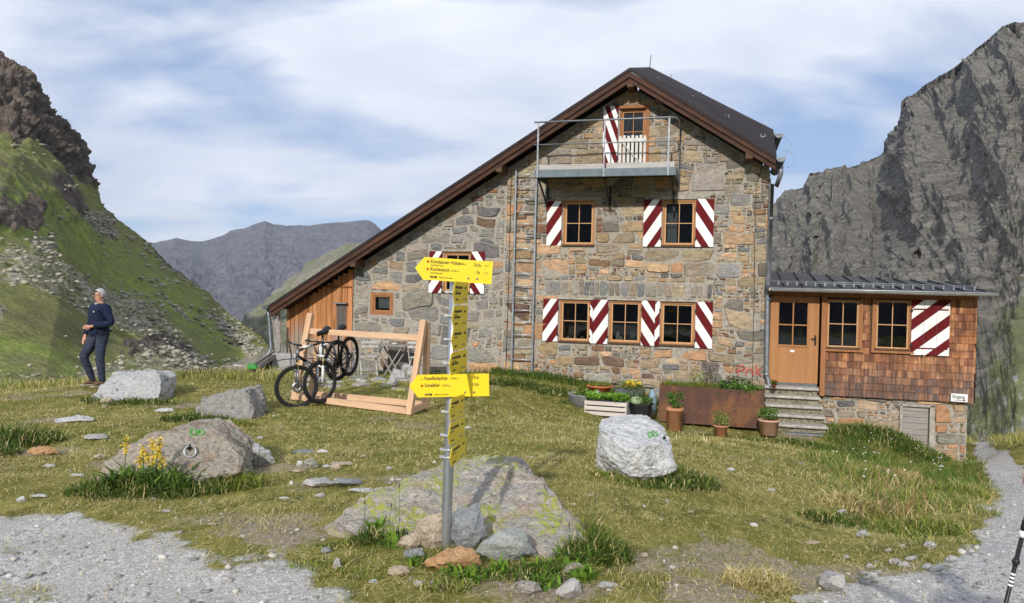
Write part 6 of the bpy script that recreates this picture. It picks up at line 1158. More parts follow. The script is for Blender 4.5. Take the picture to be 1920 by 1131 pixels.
def folding_chair(label, loc, rot):
    t = thing('folding_chair', label, 'chair', tuple(loc), (0, 0, rot), 'bleached folding chairs at the hut wall'); w = .42
    for s in (-1, 1):
        m = MB(); m.beam((s * w / 2, .22, 0), (s * w / 2, -.16, .84) if False else (s * w / 2, -.20, .84), .022, .035, (0, 1, 0)); m.build('long_leg', MATS['grey_wood_z'], t)
        m = MB(); m.beam((s * (w / 2 - .025), -.24, 0), (s * (w / 2 - .025), .16, .46), .02, .032, (0, 1, 0)); m.build('short_leg', MATS['grey_wood_z'], t)
    for i in range(5): m = MB(); m.box((0, -.10 + i * .075, .45), (w - .05, .06, .016), bev=.003); m.build('seat_slat', MATS['grey_wood_z'], t)
    for z_ in (.80, .70): m = MB(); m.box((0, -.20 + (.84 - z_) * .45, z_), (w, .016, .06), bev=.003); m.build('back_slat', MATS['grey_wood_z'], t)
    for (y_, z_) in ((.155, .14), (-.17, .14)): m = MB(); m.tube([(-w / 2, y_, z_), (w / 2, y_, z_)], .010, 6); m.build('stretcher', MATS['grey_wood_z'], t)
    return t
def build_seating():
    a = at(690, 704, 17.7); folding_chair('bleached folding chair left of the small table', a, R(18)); a = at(783, 707, 17.2); folding_chair('bleached folding chair right of the small table behind the rack post', a, R(-8))
    b = at(735, 702, 17.9); t = thing('folding_table', 'small weathered folding table between the two chairs', 'table', tuple(b), (0, 0, -TH)); 
    for i in range(5): m = MB(); m.box((0, -.22 + i * .11, .70), (.86, .10, .022), bev=.003); m.build('top_slat', MATS['grey_plank'], t)
    for s in (-1, 1):
        m = MB(); m.beam((s * .33, -.2, .68), (-s * .1, -.2, 0), .04, .03); m.build('leg', MATS['grey_plank'], t); m = MB(); m.beam((s * .33, .18, .68), (-s * .1, .18, 0), .04, .03); m.build('leg', MATS['grey_plank'], t)
    d = thing('white_bowl', 'small white bowl on the weathered folding table', 'bowl', tuple(b + Vector((.05, 0, .713)))); m = MB(); m.lathe([(0, 0), (.04, 0), (.085, .04), (.08, .045), (0, .01)], 18); m.build('bowl', MATS['white_ceramic'], d)
    s_ = thing('slate_stack', 'dark slate panel leaning on the wall behind the table', 'slab', tuple(h2w(-8.62, -.1, -.4))); m = MB(); m.box((0, 0, .35), (.62, .04, .62), Matrix.Rotation(R(-8), 3, 'X'), bev=.01); m.build('panel', MATS['weathered_dark'], s_)
    # timber stack, green box, chute and blocks left of the hut
    b = at(442, 708, 17.2); t = thing('timber_stack', 'short stack of weathered squared timbers at the edge of the meadow', 'timber', tuple(b), (0, 0, R(-4)))
    for i in range(3): m = MB(); m.box((rng.uniform(-.02, .02), 0, .05 + i * .09), (.62, .22, .085), bev=.01); m.build('timber', MATS['log'], t)
    m = MB(); m.beam((-.05, 0, .29), (.32, .02, .25), .05, .02); m.build('loose_slat', MATS['white_wood'], t)
    b = at(473, 705, 16.8); t = thing('green_device', 'small green and black box lying at the end of the timbers', 'tool', tuple(b)); m = MB(); m.box((0, 0, .10), (.19, .16, .14), bev=.02); m.build('body', MATS['plastic_black'], t); m = MB(); m.box((0, 0, .20), (.22, .18, .08), bev=.015); m.tube([(-.08, -.02, .23), (-.06, -.02, .29), (.06, -.02, .29), (.08, -.02, .23)], .014, 6); m.build('cover', MATS['bright_green'], t)
    a, c = at(480, 691, 17.2), at(521, 664, 18.6); t = thing('wooden_chute', 'narrow plank chute rising to the hut corner downpipe', 'chute', tuple(a)); m = MB(); m.beam((0, 0, 0), c - a, .16, .02); m.build('bottom_board', MATS['grey_plank'], t)
    for s in (-.07, .07): m = MB(); m.beam(Vector((s, -.02, .05)), c - a + Vector((s, -.02, .05)), .02, .10); m.build('side_board', MATS['grey_plank'], t)
    b = at(533, 690, 18.3); t = thing('concrete_block', 'pale concrete block at the foot of the timber gable', 'block', tuple(b), (0, 0, -TH)); m = MB(); m.box((.0, 0, .17), (.50, .3, .38), bev=.015); m.build('block', MATS['concrete'], t); m = MB(); m.box((.34, .02, .17), (.16, .28, .38), bev=.015); m.build('side_block', MATS['concrete'], t)
    a, c = at(478, 704, 17.0), at(578, 684, 18.0); t = thing('wooden_ramp', 'long worn plank ramp leading to the timber gable', 'ramp', tuple(a)); d = c - a; m = MB(); m.beam((0, 0, 0), d, .5, .04); m.build('plank', MATS['grey_plank'], t); m = MB(); m.beam(Vector((0, -.2, -.06)), d + Vector((0, -.2, -.08)), .06, .10); m.build('bearer', MATS['grey_plank'], t)
# ------------------------------------------------------------ people
def skin_mesh(name, V, E_, Rr, mats, parent, sub=2, root=0):
    me = bpy.data.meshes.new(name); me.from_pydata([tuple(v) for v in V], E_, []); o = bpy.data.objects.new(name, me); COL.objects.link(o); sk = o.modifiers.new('skin', 'SKIN'); sk.use_smooth_shade = True; lay = me.skin_vertices[0].data
    for i, r in enumerate(Rr): lay[i].radius = (r, r) if isinstance(r, (int, float)) else r
    lay[root].use_root = True; ss = o.modifiers.new('sub', 'SUBSURF'); ss.levels = sub; ss.render_levels = sub; dg = bpy.context.evaluated_depsgraph_get(); m2 = bpy.data.meshes.new_from_object(o.evaluated_get(dg)); COL.objects.unlink(o); bpy.data.objects.remove(o)
    m2.materials.clear(); m2.materials.append(mats); m2.name = name; m2.polygons.foreach_set('use_smooth', [True] * len(m2.polygons)); return link(bpy.data.objects.new(name, m2), parent)
def person(label, loc, rot, J, top, trousers, grip=False, glasses=True, hairc='hair'):
    t = thing('person', label, 'person', tuple(loc), (0, 0, rot)); V = []; E_ = []; Rr = []
    def v(p, r): V.append(Vector(p)); Rr.append(r); return len(V) - 1
    def chain(a, ps):
        for p, r in ps: b = v(p, r); E_.append((a, b)); a = b
        return a
    pel = v((0, 0, .95), .09); ch = chain(pel, [((0, 0, 1.12), .09), ((0, .01, 1.32), .10), ((0, .02, 1.44), .07)]); nk = chain(ch, [((0, .015, 1.52), .052), ((0, -.02, 1.585), (.058, .066)), ((0, -.012, 1.65), (.074, .088)), ((0, .005, 1.72), (.066, .08))])
    hands = []
    for s, sh, el, wr, hd in ((1, J['lsh'], J['lel'], J['lwr'], J['lhd']), (-1, J['rsh'], J['rel'], J['rwr'], J['rhd'])):
        sh, el, wr, hd = map(Vector, (sh, el, wr, hd)); w = chain(ch, [(sh, .050), (sh.lerp(el, .5), .044), (el, .040), (el.lerp(wr, .45), .036), (wr, .025)]); dr = (hd - wr).normalized(); palm = chain(w, [(wr + dr * .05, (.036, .018)), (wr + dr * .085, (.038, .016))])
        sdv = dr.cross(Vector((0, -1, .2))).normalized(); nrm_ = sdv.cross(dr).normalized() * (1 if s > 0 else -1)
        for k, ln in enumerate((.070, .078, .073, .058)):
            o_ = sdv * (k - 1.5) * .019; p0 = wr + dr * .09 + o_; cu = .9 if grip else .25; p1 = p0 + dr * ln * .45; p2 = p1 + (dr * (1 - cu) + nrm_ * cu).normalized() * ln * .3; p3 = p2 + (dr * (1 - cu * 1.6) + nrm_ * cu * 1.3).normalized() * ln * .25; chain(palm, [(p0, .0095), (p1, .009), (p2, .0085), (p3, .007)])
        p0 = wr + dr * .035 - sdv * .032; chain(w, [(p0, .011), (p0 + dr * .03 - sdv * .02, .010), (p0 + dr * .055 - sdv * .022 + nrm_ * .012, .008)]); hands.append(wr)
    for hp, kn, an_, toe in ((J['lhip'], J['lkn'], J['lan'], J['ltoe']), (J['rhip'], J['rkn'], J['ran'], J['rtoe'])):
        hp, kn, an_, toe = map(Vector, (hp, kn, an_, toe)); chain(pel, [(hp, .085), (hp.lerp(kn, .5), .072), (kn, .055), (kn.lerp(an_, .4), .052), (an_, .036), (an_.lerp(toe, .5) - Vector((0, 0, .02)), (.035, .03)), (toe, (.038, .022))])
    body = skin_mesh('body', V, E_, Rr, MATS['skin'], t, 2)
    # nose, ears, lips join the body mesh
    m = MB(); m.tube([(0, -.105, 1.665), (0, -.122, 1.638), (0, -.108, 1.628)], [.007, .013, .010], 8)
    for s in (-1, 1): m.lathe([(0, -.006), (.022, -.006), (.026, .004), (0, .006)], 12, (0, 0, 0), Matrix.Translation((s * .083, .005, 1.645)) @ Matrix.Rotation(R(90), 4, 'Y') @ Matrix.Diagonal((1.3, .8, 1, 1)))
    tmp = m.build('tmpface', MATS['skin']); bm = bmesh.new(); bm.from_mesh(body.data); bm.from_mesh(tmp.data); bm.to_mesh(body.data); bm.free(); bpy.data.objects.remove(tmp)
    m = MB(); m.tube([(-.022, -.096, 1.603), (0, -.102, 1.602), (.022, -.096, 1.603)], .005, 6); m.build('mouth', MATS['lip'], t)
    for s in (-1, 1): m = MB(); m.lathe([(0, -.009), (.009, 0), (0, .009)], 10, (s * .030, -.094, 1.668)); m.build('eye', MATS['eye'], t)
    # hair: a cap that follows the skull
    bm = bmesh.new(); bmesh.ops.create_icosphere(bm, subdivisions=4, radius=1)
    for v_ in bm.verts:
        n_ = v_.co.copy(); f_ = 1 + .05 * mnoise.noise(n_ * 4) + .03 * mnoise.noise(n_ * 13); v_.co = Vector((n_.x * .088 * f_, n_.y * .103 * f_ + .006, n_.z * .098 * f_ + 1.685))
    bmesh.ops.delete(bm, geom=[v_ for v_ in bm.verts if (v_.co.z < 1.70 and v_.co.y < -.035) or v_.co.z < 1.615 or (v_.co.y < -.07 and v_.co.z < 1.735)], context='VERTS'); me = bpy.data.meshes.new('hair'); bm.to_mesh(me); bm.free(); me.materials.append(MATS[hairc]); me.polygons.foreach_set('use_smooth', [True] * len(me.polygons)); link(bpy.data.objects.new('hair', me), t)
    if glasses:
        m = MB()
        for s in (-1, 1): m.tube([(s * .033 + .022 * math.cos(a), -.112, 1.666 + .016 * math.sin(a)) for a in [i * .628 for i in range(10)]], .003, 5, closed=True); m.tube([(s * .055, -.11, 1.67), (s * .088, -.02, 1.668)], .003, 5)
        m.tube([(-.011, -.113, 1.668), (.011, -.113, 1.668)], .003, 5); m.build('glasses', MATS['lens'], t)
    # jacket
    V = []; E_ = []; Rr = []; pel = v((0, .0, .88), .188); ch = chain(pel, [((0, 0, 1.00), .180), ((0, 0, 1.12), .178), ((0, .005, 1.30), .196), ((0, .015, 1.42), .135), ((0, .012, 1.51), .072)]); c2 = 4
    for sh, el, wr in ((J['lsh'], J['lel'], J['lwr']), (J['rsh'], J['rel'], J['rwr'])):
        sh, el, wr = map(Vector, (sh, el, wr)); chain(c2, [(sh, .095), (sh.lerp(el, .5), .082), (el, .072), (el.lerp(wr, .5), .060), (el.lerp(wr, .93), .046)])
    jk = skin_mesh('jacket', V, E_, Rr, MATS[top], t, 2); bump_cloth(jk)
    m = MB(); m.tube([(-.045, -.052, 1.52), (0, -.075, 1.475), (.045, -.052, 1.52)], .012, 6); m.build('shirt_collar', MATS['cream'], t); m = MB(); m.box((.095, -.146, 1.36), (.05, .004, .02)); m.build('chest_badge', MATS['cream'], t)
    V = []; E_ = []; Rr = []; pel = v((0, 0, .93), .12)
    for hp, kn, an_ in ((J['lhip'], J['lkn'], J['lan']), (J['rhip'], J['rkn'], J['ran'])):
        hp, kn, an_ = map(Vector, (hp, kn, an_)); chain(pel, [(hp, .112), (hp.lerp(kn, .5), .098), (kn, .082), (kn.lerp(an_, .5), .072), (an_ + Vector((0, 0, -.035)), .056)])
    tr = skin_mesh('trousers', V, E_, Rr, MATS[trousers], t, 2); bump_cloth(tr)
    for an_, toe in ((J['lan'], J['ltoe']), (J['ran'], J['rtoe'])):
        an_, toe = Vector(an_), Vector(toe); V = []; E_ = []; Rr = []; a = v(an_ + Vector((0, .02, -.03)), (.048, .048)); hl = v(an_ + Vector((0, .03, -.06)) - (toe - an_).normalized() * .02, (.04, .035)); E_.append((a, hl)); chain(a, [(an_.lerp(toe, .55) + Vector((0, 0, .0)), (.046, .036)), (toe + (toe - an_).normalized() * .02 * 0, (.046, .026))]); sh_ = skin_mesh('shoe', V, E_, Rr, MATS['shoe'], t, 2)
        m = MB(); d = Vector((toe.x - an_.x, toe.y - an_.y, 0)).normalized(); c = (an_ + toe) / 2; m.beam(Vector((an_.x, an_.y, .012)) - d * .06, Vector((toe.x, toe.y, .012)) + d * .045, .095, .024, bev=.01); m.build('sole', MATS['sole'], sh_)
    return t
def bump_cloth(o):
    me = o.data; C = np.zeros(len(me.vertices) * 3); me.vertices.foreach_get('co', C); C = C.reshape(-1, 3); Nn = np.array([v.normal for v in me.vertices]); d = .007 * fbm(C * np.array([9, 9, 5]) + 3, 3) + .004 * pnoise(C * np.array([20, 20, 34])); C = C + Nn * d[:, None]; me.vertices.foreach_set('co', C.ravel()); me.update()
def build_people():
    b = at(184, 724, 13.6)
    J = dict(lsh=(.185, .01, 1.42), lel=(.32, .08, 1.16), lwr=(.12, -.20, 1.10), lhd=(-.02, -.26, 1.08), rsh=(-.185, .01, 1.42), rel=(-.25, -.02, 1.14), rwr=(-.25, -.13, .91), rhd=(-.24, -.17, .80),
             lhip=(.095, 0, .90), lkn=(.11, -.03, .50), lan=(.12, .02, .09), ltoe=(.14, -.15, .035), rhip=(-.095, -.01, .90), rkn=(-.15, -.20, .53), ran=(-.16, -.01, .10), rtoe=(-.20, -.17, .035))
    person('grey haired man in a dark blue fleece standing beside the pale boulder', b, R(-36), J, 'navy', 'denim')
    # the walker just outside the right edge whose pole and hand reach into the picture
    gx, gy = 1.90, 1.52; gz = g(gx, gy); tp = at(1939, 913, 2.16); md = at(1886, 1131, 2.16); d = md - tp; tip = tp + d * ((tp.z - g(tp.x, tp.y)) / -d.z) * 1.0; up = tp - d.normalized() * .10
    hd = tp - Vector((gx, gy, gz)); L = lambda w: Vector((-w.x, -w.y, w.z)) / .9; wr = L(hd + Vector((.075, -.055, .02)))
    J2 = dict(lsh=(.185, .01, 1.42), lel=(.20, -.16, 1.18), lwr=tuple(wr), lhd=tuple(L(hd)), rsh=(-.185, .01, 1.42), rel=(-.25, .04, 1.14), rwr=(-.25, -.05, .90), rhd=(-.24, -.08, .80),
              lhip=(.095, 0, .90), lkn=(.11, -.12, .50), lan=(.12, -.12, .09), ltoe=(.12, -.30, .035), rhip=(-.095, -.01, .90), rkn=(-.11, .05, .50), ran=(-.12, .20, .10), rtoe=(-.12, .03, .035))
    person('person just past the right edge whose hand holds the trekking pole', (gx, gy, gz), R(180), J2, 'tshirt', 'denim', grip=True, glasses=False).scale = (.9, .9, .9)
    t = thing('trekking_pole', 'black and grey trekking pole planted in the gravel at the right edge', 'trekking pole', tuple(tip)); q = lambda v: v - tip; Lp = up - tip
    P = lambda k: Lp * k
    m = MB(); m.tube([P(.815), P(.90)], .0078, 10); m.build('upper_shaft', MATS['pole_grey'], t); m = MB(); m.tube([P(.0), P(.03), P(.5), P(.82)], [.003, .0048, .0055, .0062], 10); m.build('lower_shaft', MATS['pole_carbon'], t); m = MB(); m.tube([P(.90), P(.92), P(.97), P(1.0)], [.011, .014, .013, .017], 10); m.build('grip', MATS['rubber'], t)
    m = MB(); m.tube([P(.795), P(.81)], .0092, 10); m.box(P(.80) + Vector((.012, 0, 0)), (.014, .014, .022)); m.build('lock_clamp', MATS['shutter_white'], t); m = MB(); m.tube([P(.812), P(.835)], .009, 10); m.build('collar', MATS['rubber'], t); m = MB(); m.tube([P(.725), P(.735), P(.745)], [.006, .011, .006], 10); m.build('joint', MATS['pole_carbon'], t)
    for k in range(4): m = MB(); m.tube([P(.675 + .009 * k), P(.680 + .009 * k)], .0068, 10); m.build('white_band', MATS['shutter_white'], t)
    m = MB(); m.lathe([(.01, 0), (.05, .004), (.05, .008), (.01, .006)], 18, P(.06)); m.build('basket', MATS['rubber'], t)

def build_haze():
    mb = MB(); mb.box((0, 500, 480), (14000, 12000, 1500)); o = mb.build('haze', haze_mat()); tag(o, 'thin blue mountain air between the viewer and the far range', 'haze', kind='stuff')
def haze_mat():
    m = bpy.data.materials.new('mountain_air'); m.use_nodes = True; t = m.node_tree; t.nodes.remove(t.nodes['Principled BSDF']); v = t.nodes.new('ShaderNodeVolumePrincipled'); v.inputs['Color'].default_value = (.62, .76, 1, 1); v.inputs['Density'].default_value = 8e-5; v.inputs['Anisotropy'].default_value = .1
    t.links.new(v.outputs[0], t.nodes['Material Output'].inputs['Volume']); return m
MATS = {}
def make_mats():
    M = MATS; M['ground'] = ground_mat()
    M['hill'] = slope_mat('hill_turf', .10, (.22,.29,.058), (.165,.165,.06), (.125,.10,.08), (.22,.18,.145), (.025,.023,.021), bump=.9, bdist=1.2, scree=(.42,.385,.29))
    M['midslope'] = slope_mat('mid_slope_turf', .02, (.15,.17,.09), (.14,.145,.085), (.20,.18,.155), (.27,.25,.22), (.09,.085,.08), bump=.5, bdist=4, scree=(.27,.25,.19))
    M['farrange'] = slope_mat('far_rock', .004, (.13,.135,.12), (.10,.105,.105), (.145,.14,.155), (.20,.19,.20), (.075,.073,.085), bump=.8, bdist=25, scree=(.23,.21,.21))
    M['rightwall'] = slope_mat('grey_rock_face', .028, (.13,.14,.06), (.105,.11,.055), (.115,.106,.088), (.25,.232,.195), (.022,.021,.019), streak=(1, 1, .7), bump=.7, bdist=1.8, scree=(.27,.26,.235))
    m = Mat('scree_stone', .9, spec=.1); m.color(m.mix(.5, m.ramp(m.attr(), [(0, (.28,.26,.20)), (.6, (.44,.41,.32)), (1, (.56,.52,.43))]), m.ramp(m.noise(2, 4), [(.3, (.18,.17,.13)), (.7, (.38,.35,.28))]))); M['scree_rock'] = m.m
    m = Mat('pebble_stone', .85, spec=.15); m.color(m.ramp(m.attr(), [(0, (.20,.19,.18)), (.5, (.36,.35,.33)), (.85, (.50,.47,.42)), (1, (.62,.60,.57))])); M['pebble'] = m.m
    m = Mat('grass_blade', .75, spec=.15); m.color(m.mix(.0, m.attr(), (0.1, .1, .1))); m.b.inputs['Subsurface Weight'].default_value = 0.0
    tr = m.n('ShaderNodeBsdfTranslucent'); m.l(m.attr(), tr.inputs['Color']); ms = m.n('ShaderNodeMixShader'); ms.inputs[0].default_value = .22; m.l(m.b.outputs[0], ms.inputs[1]); m.l(tr.outputs[0], ms.inputs[2]); m.l(ms.outputs[0], m.t.nodes['Material Output'].inputs[0]); M['grass'] = m.m
    m = Mat('rubble_stone', .88, spec=.2); a = m.attr(); n1 = m.noise(9, 7, .68, (.6, 1, 1.7), 1.2); n2 = m.noise(45, 5, .7, (.5, 1, 1.6)); c = m.mix(.9, a, m.ramp(n1, [(.28, (.38,.37,.36)), (.5, (1,.99,.97)), (.74, (1.6,1.5,1.36))]), 'MULTIPLY'); c = m.mix(m.ramp(n2, [(.33, .55), (.46, 0.0)]), c, (.07,.06,.05)); c = m.mix(m.ramp(m.noise(3.2, 5, .6), [(.54, 0.0), (.68, .45)]), c, (.33,.215,.12)); m.color(c); m.bump(m.math('ADD', n1, m.math('MULTIPLY', n2, .5)), .85, .03); M['stone'] = m.m
    m = Mat('lime_mortar', .95, spec=.1); n1 = m.noise(14, 6, .7); m.color(m.ramp(n1, [(.3, (.19,.17,.135)), (.5, (.34,.31,.26)), (.7, (.46,.43,.365))])); m.bump(m.noise(60, 4, .7), .6, .01); M['mortar'] = m.m
    M['pale_render'] = simple('pale_render', (.36,.33,.28), .9, var=.3, scale=12, bump=.3)
    M['room_shade'] = simple('painted_room_dark', (.012,.011,.010), .9)  # shade indoors is put into this near-black colour
    g = Mat('window_glass', .02); tp = g.n('ShaderNodeBsdfTransparent'); tp.inputs[0].default_value = (.55,.58,.57,1); gl = g.n('ShaderNodeBsdfGlossy'); gl.inputs['Roughness'].default_value = .015; fr = g.n('ShaderNodeFresnel'); fr.inputs[0].default_value = 1.5; bw = g.noise(1.7, 2); bn = g.n('ShaderNodeBump'); bn.inputs['Strength'].default_value = .12; bn.inputs['Distance'].default_value = .02; g.l(bw, bn.inputs['Height']); g.l(bn.outputs[0], gl.inputs['Normal'])
    fm = g.math('MULTIPLY', fr.outputs[0], 1.3); ms = g.n('ShaderNodeMixShader'); g.l(fm, ms.inputs[0]); g.l(tp.outputs[0], ms.inputs[1]); g.l(gl.outputs[0], ms.inputs[2]); g.l(ms.outputs[0], g.t.nodes['Material Output'].inputs[0]); M['glass'] = g.m
    M['win_wood'] = wood('larch_frame', (.33,.15,.06), (.47,.24,.105)); M['win_wood_light'] = wood('larch_sash', (.48,.26,.12), (.64,.39,.20)); M['win_red'] = wood('red_larch', (.25,.10,.04), (.40,.18,.075)); M['win_red_light'] = wood('red_larch_sash', (.33,.15,.06), (.46,.24,.11))
    M['door_wood'] = wood('door_oak', (.33,.145,.055), (.44,.22,.09), scale=9); M['dark_wood'] = wood('dark_timber', (.06,.035,.02), (.14,.075,.04)); M['verge'] = wood('verge_timber', (.028,.014,.010), (.105,.045,.024), 'X', 6)
    M['rack_wood'] = wood('fresh_larch', (.50,.30,.165), (.78,.56,.37), scale=6, bump=.15); M['rack_wood_x'] = wood('fresh_larch_long', (.50,.29,.16), (.78,.55,.36), 'X', 6, bump=.15)
    M['grey_plank'] = wood('grey_plank', (.19,.17,.15), (.40,.37,.34), 'X', 10); M['weathered_toe'] = wood('weathered_toe_board', (.30,.28,.26), (.56,.54,.51), 'X', 10); M['weathered_dark'] = wood('weathered_dark_board', (.05,.045,.04), (.16,.14,.12)); M['grey_wood_z'] = wood('bleached_wood', (.34,.32,.30), (.60,.58,.55), 'Z', 12)
    M['white_wood'] = wood('limewashed_slat', (.50,.48,.45), (.76,.74,.70), scale=8); M['crate_wood'] = wood('pale_crate_slat', (.46,.40,.35), (.68,.61,.55), 'X', 8)
    m = Mat('larch_boards', .8); g0 = m.noise(10, 7, .65, (1, 1, .07), .8); sp = m.n('ShaderNodeSeparateXYZ'); m.l(m.tc.outputs['Object'], sp.inputs[0])
    c = m.ramp(g0, [(.28, (.20,.075,.025)), (.5, (.40,.175,.065)), (.72, (.56,.28,.12))]); gry = m.ramp(g0, [(.28, (.15,.125,.10)), (.7, (.44,.38,.31))]); lo = m.math('ADD', m.math('MULTIPLY', sp.outputs[2], -.75), m.math('MULTIPLY', m.noise(1.4, 5, .6, (1.4, 1, .5)), 1.5)); fr_ = m.ramp(lo, [(.22, 0.0), (.62, .9)]); c = m.mix(fr_, c, gry); c = m.mix(1.0, c, m.attr(), 'MULTIPLY'); m.color(c); m.bump(g0, .3, .006); M['timber'] = m.m
    m = Mat('larch_shingle', .8, spec=.2); g0 = m.noise(26, 6, .65, (1, 1, .07)); c = m.mix(1.0, m.attr(), m.ramp(g0, [(.3, .42), (.5, .95), (.72, 1.65)]), 'MULTIPLY'); c = m.mix(m.ramp(m.noise(2.4, 5, .6), [(.45, 0.0), (.65, .6)]), c, (.12,.06,.04)); m.color(c); m.bump(g0, .4, .006); M['shingle'] = m.m
    m = Mat('brown_roof_sheet', .7, .0, .2); m.color(m.ramp(m.noise(1.6, 5, .6, (.3, 2, 1)), [(.3, (.020,.015,.016)), (.7, (.034,.026,.026))])); M['roof_metal'] = m.m
    M['roof_grey'] = simple('grey_roof_sheet', (.055,.052,.056), .7, .1, .2, 2.5, spec=.5); M['zinc'] = simple('galvanised_steel', (.24,.26,.28), .55, .6, .25, 9, spec=.5); M['zinc_dark'] = simple('aged_zinc', (.13,.14,.15), .5, .6, .25, 5); M['zinc_light'] = simple('bright_zinc', (.50,.52,.54), .45, .6, .2, 5)
    M['balcony_steel'] = simple('balcony_steel', (.13,.16,.18), .6, .3, .2, 8); M['black_iron'] = simple('black_iron', (.02,.02,.022), .6); 
    m = Mat('white_gloss_paint', .5, spec=.4); m.color(m.ramp(m.noise(3, 6, .65), [(.3, (.70,.69,.66)), (.6, (.84,.83,.81))])); M['shutter_white'] = m.m
    m = Mat('oxblood_paint', .75, spec=.12); m.color(m.ramp(m.noise(4, 6, .65), [(.3, (.10,.008,.010)), (.7, (.15,.013,.015))])); M['shutter_red'] = m.m
    M['curtain'] = simple('lace_curtain', (.72,.72,.74), .9, var=.15, scale=20); M['white_ceramic'] = simple('white_ceramic', (.7,.68,.62), .3); M['grey_ceramic'] = simple('grey_ceramic', (.28,.32,.33), .4)
    M['red_paint'] = simple('faded_red_paint', (.42,.10,.075), .9, var=.4, scale=18); M['ink'] = simple('black_ink', (.02,.02,.02), .6)
    M['step_stone'] = simple('step_slab', (.40,.375,.33), .9, var=.35, scale=9, bump=.6, bscale=40); M['step_riser'] = simple('mossy_riser', (.21,.19,.135), .95, var=.65, scale=16, bump=.8, bscale=30)
    M['b_pink'] = rockmat('pinkish_gneiss', (.54,.475,.385), (.42,.395,.36), (.15,.135,.115), 1.5, lichen=(.40,.42,.09), accent=(.45,.34,.25), bump=1.0); M['b_white'] = rockmat('white_quartz', (.64,.64,.64), (.76,.76,.745), (.30,.30,.295), 1.2, accent=(.42,.42,.40), bump=.8)
    M['b_brown'] = rockmat('brown_schist', (.34,.30,.24), (.42,.37,.30), (.12,.105,.085), 1.6, accent=(.31,.20,.13)); M['b_dark'] = rockmat('dark_flecked_gneiss', (.27,.25,.225), (.36,.335,.30), (.09,.085,.08), 1.9, accent=(.36,.35,.33)); M['b_grey'] = rockmat('grey_schist', (.42,.42,.41), (.52,.515,.50), (.18,.18,.18), 1.8); M['b_grey2'] = rockmat('blue_grey_stone', (.22,.235,.245), (.30,.31,.315), (.10,.105,.11), 3, bump=.6)
    M['b_orange'] = rockmat('rusty_stone', (.44,.235,.10), (.52,.33,.18), (.20,.10,.05), 3, bump=.6); M['b_tan'] = rockmat('tan_stone', (.42,.33,.235), (.50,.42,.32), (.20,.15,.10), 3, bump=.6); M['b_slab'] = rockmat('pale_slab', (.38,.365,.345), (.46,.44,.41), (.20,.19,.18), 3, bump=.5); M['b_green'] = rockmat('green_grey_stone', (.31,.335,.31), (.40,.41,.38), (.15,.16,.15), 3, bump=.6)
    M['sign_yellow'] = simple('yellow_sign_enamel', (.80,.60,.012), .4, var=.04, spec=.4); M['sign_red'] = simple('red_dot', (.55,.02,.015), .5); M['pole_steel'] = simple('pole_steel', (.42,.44,.46), .38, .8, .2, 14, stretch=(1, 1, .15))
    M['rubber'] = simple('tyre_rubber', (.018,.018,.018), .85); M['rim'] = simple('black_rim', (.03,.03,.03), .4); M['spoke'] = simple('steel_spoke', (.45,.45,.47), .3, .9); M['bike_black'] = simple('black_enamel', (.012,.012,.014), .25, spec=.5); M['bike_white'] = simple('white_enamel', (.78,.78,.78), .25, spec=.5); M['bike_grey'] = simple('grey_alloy', (.22,.22,.23), .4, .7); M['bike_tan'] = simple('bronze_stanchion', (.35,.27,.14), .3, .7); M['plastic_black'] = simple('black_plastic', (.02,.02,.024), .5)
    m = Mat('rusted_steel', .8, spec=.2); n1 = m.noise(2.2, 6, .65, (1, 1, .6)); m.color(m.mix(m.ramp(m.noise(30, 4), [(.35, .5), (.5, 0.0)]), m.ramp(n1, [(.3, (.075,.042,.034)), (.5, (.115,.058,.042)), (.62, (.20,.095,.045)), (.75, (.12,.062,.045))]), (.06,.035,.03))); m.bump(m.noise(40, 4), .2, .004); M['corten'] = m.m
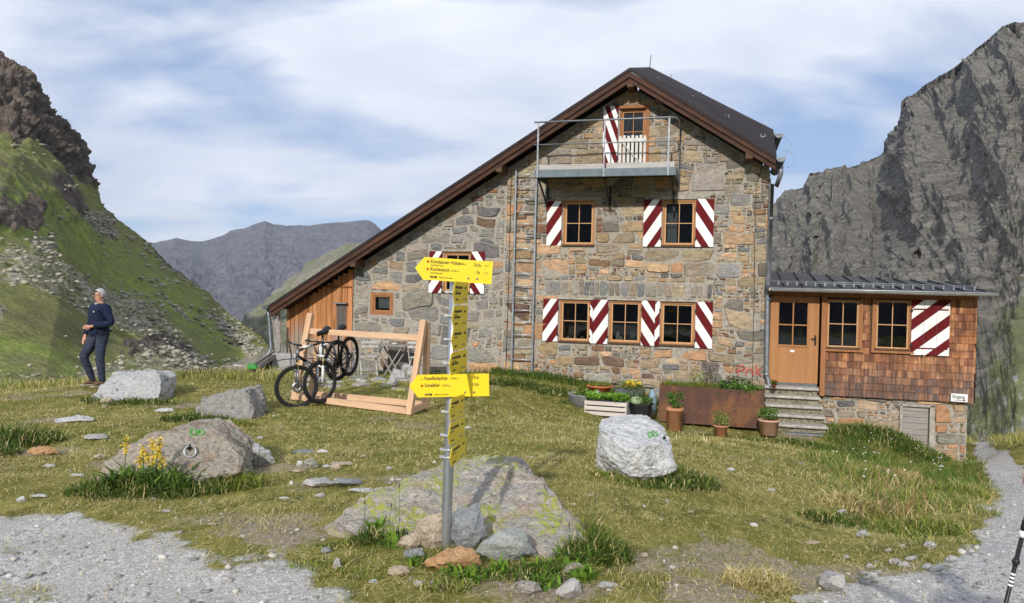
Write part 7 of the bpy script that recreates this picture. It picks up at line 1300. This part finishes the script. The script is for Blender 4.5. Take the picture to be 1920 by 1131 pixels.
    M['terracotta'] = simple('terracotta', (.50,.235,.12), .85, var=.22, scale=7, bump=.2); M['terracotta_pale'] = simple('pale_terracotta', (.54,.33,.22), .9, var=.2, scale=8, bump=.2); M['tub_orange'] = simple('orange_plastic', (.50,.15,.05), .5); M['soil'] = simple('potting_soil', (.045,.03,.02), .95, var=.5, scale=30, bump=.8); M['stone_trough'] = simple('grey_zinc_tub', (.30,.31,.32), .65, .3, .3, 14, bump=.2)
    m = Mat('leaf_green', .55, spec=.25); m.color(m.attr()); M['leaf'] = m.m; M['white_petal'] = simple('white_petal', (.72,.72,.68), .7)
    M['green_stem'] = simple('green_stem', (.07,.13,.025), .7); M['petal_yellow'] = simple('yellow_petal', (.68,.50,.02), .7, var=.2, scale=40)
    M['skin'] = simple('skin', (.55,.28,.20), .6, var=.12, scale=14); M['navy'] = simple('navy_fleece', (.012,.018,.045), .95, var=.45, scale=25, bump=.3); M['denim'] = simple('dark_trousers', (.034,.042,.070), .9, var=.45, scale=18, bump=.3); M['hair'] = simple('grey_hair', (.42,.42,.42), .8, var=.35, scale=60, bump=.5); M['shoe'] = simple('brown_shoe', (.16,.09,.055), .7, var=.4, scale=20); M['sole'] = simple('shoe_sole', (.40,.36,.28), .8); M['cream'] = simple('cream_shirt', (.6,.57,.5), .9); M['lens'] = simple('dark_frame', (.07,.015,.015), .3); M['eye'] = simple('eye_white', (.5,.48,.46), .4); M['lip'] = simple('lips', (.38,.13,.10), .6)
    M['bright_green'] = simple('green_plastic', (.035,.33,.05), .45, spec=.4); M['pole_carbon'] = simple('carbon_pole', (.02,.02,.02), .35); M['pole_grey'] = simple('grey_pole', (.16,.16,.16), .4); M['green_paint'] = simple('green_spray_paint', (.10,.34,.07), .8, var=.3, scale=40); M['concrete'] = simple('grey_concrete', (.33,.325,.31), .9, var=.2, scale=10, bump=.4); M['log'] = wood('old_log', (.16,.13,.105), (.36,.30,.25), 'X', 10); M['red_leaf'] = simple('red_flower', (.45,.04,.03), .7); M['pumpkin'] = simple('green_gourd', (.30,.38,.20), .5, var=.25, scale=12); M['blue_can'] = simple('blue_plastic', (.25,.36,.42), .5); M['tshirt'] = simple('red_jacket', (.35,.05,.04), .9)
make_mats()
build_ground()
build_mountains()
build_hut()
build_annexe()
build_rocks()
build_signpost()
build_rack()
build_garden()
build_seating()
build_people()
build_grass()
build_haze()
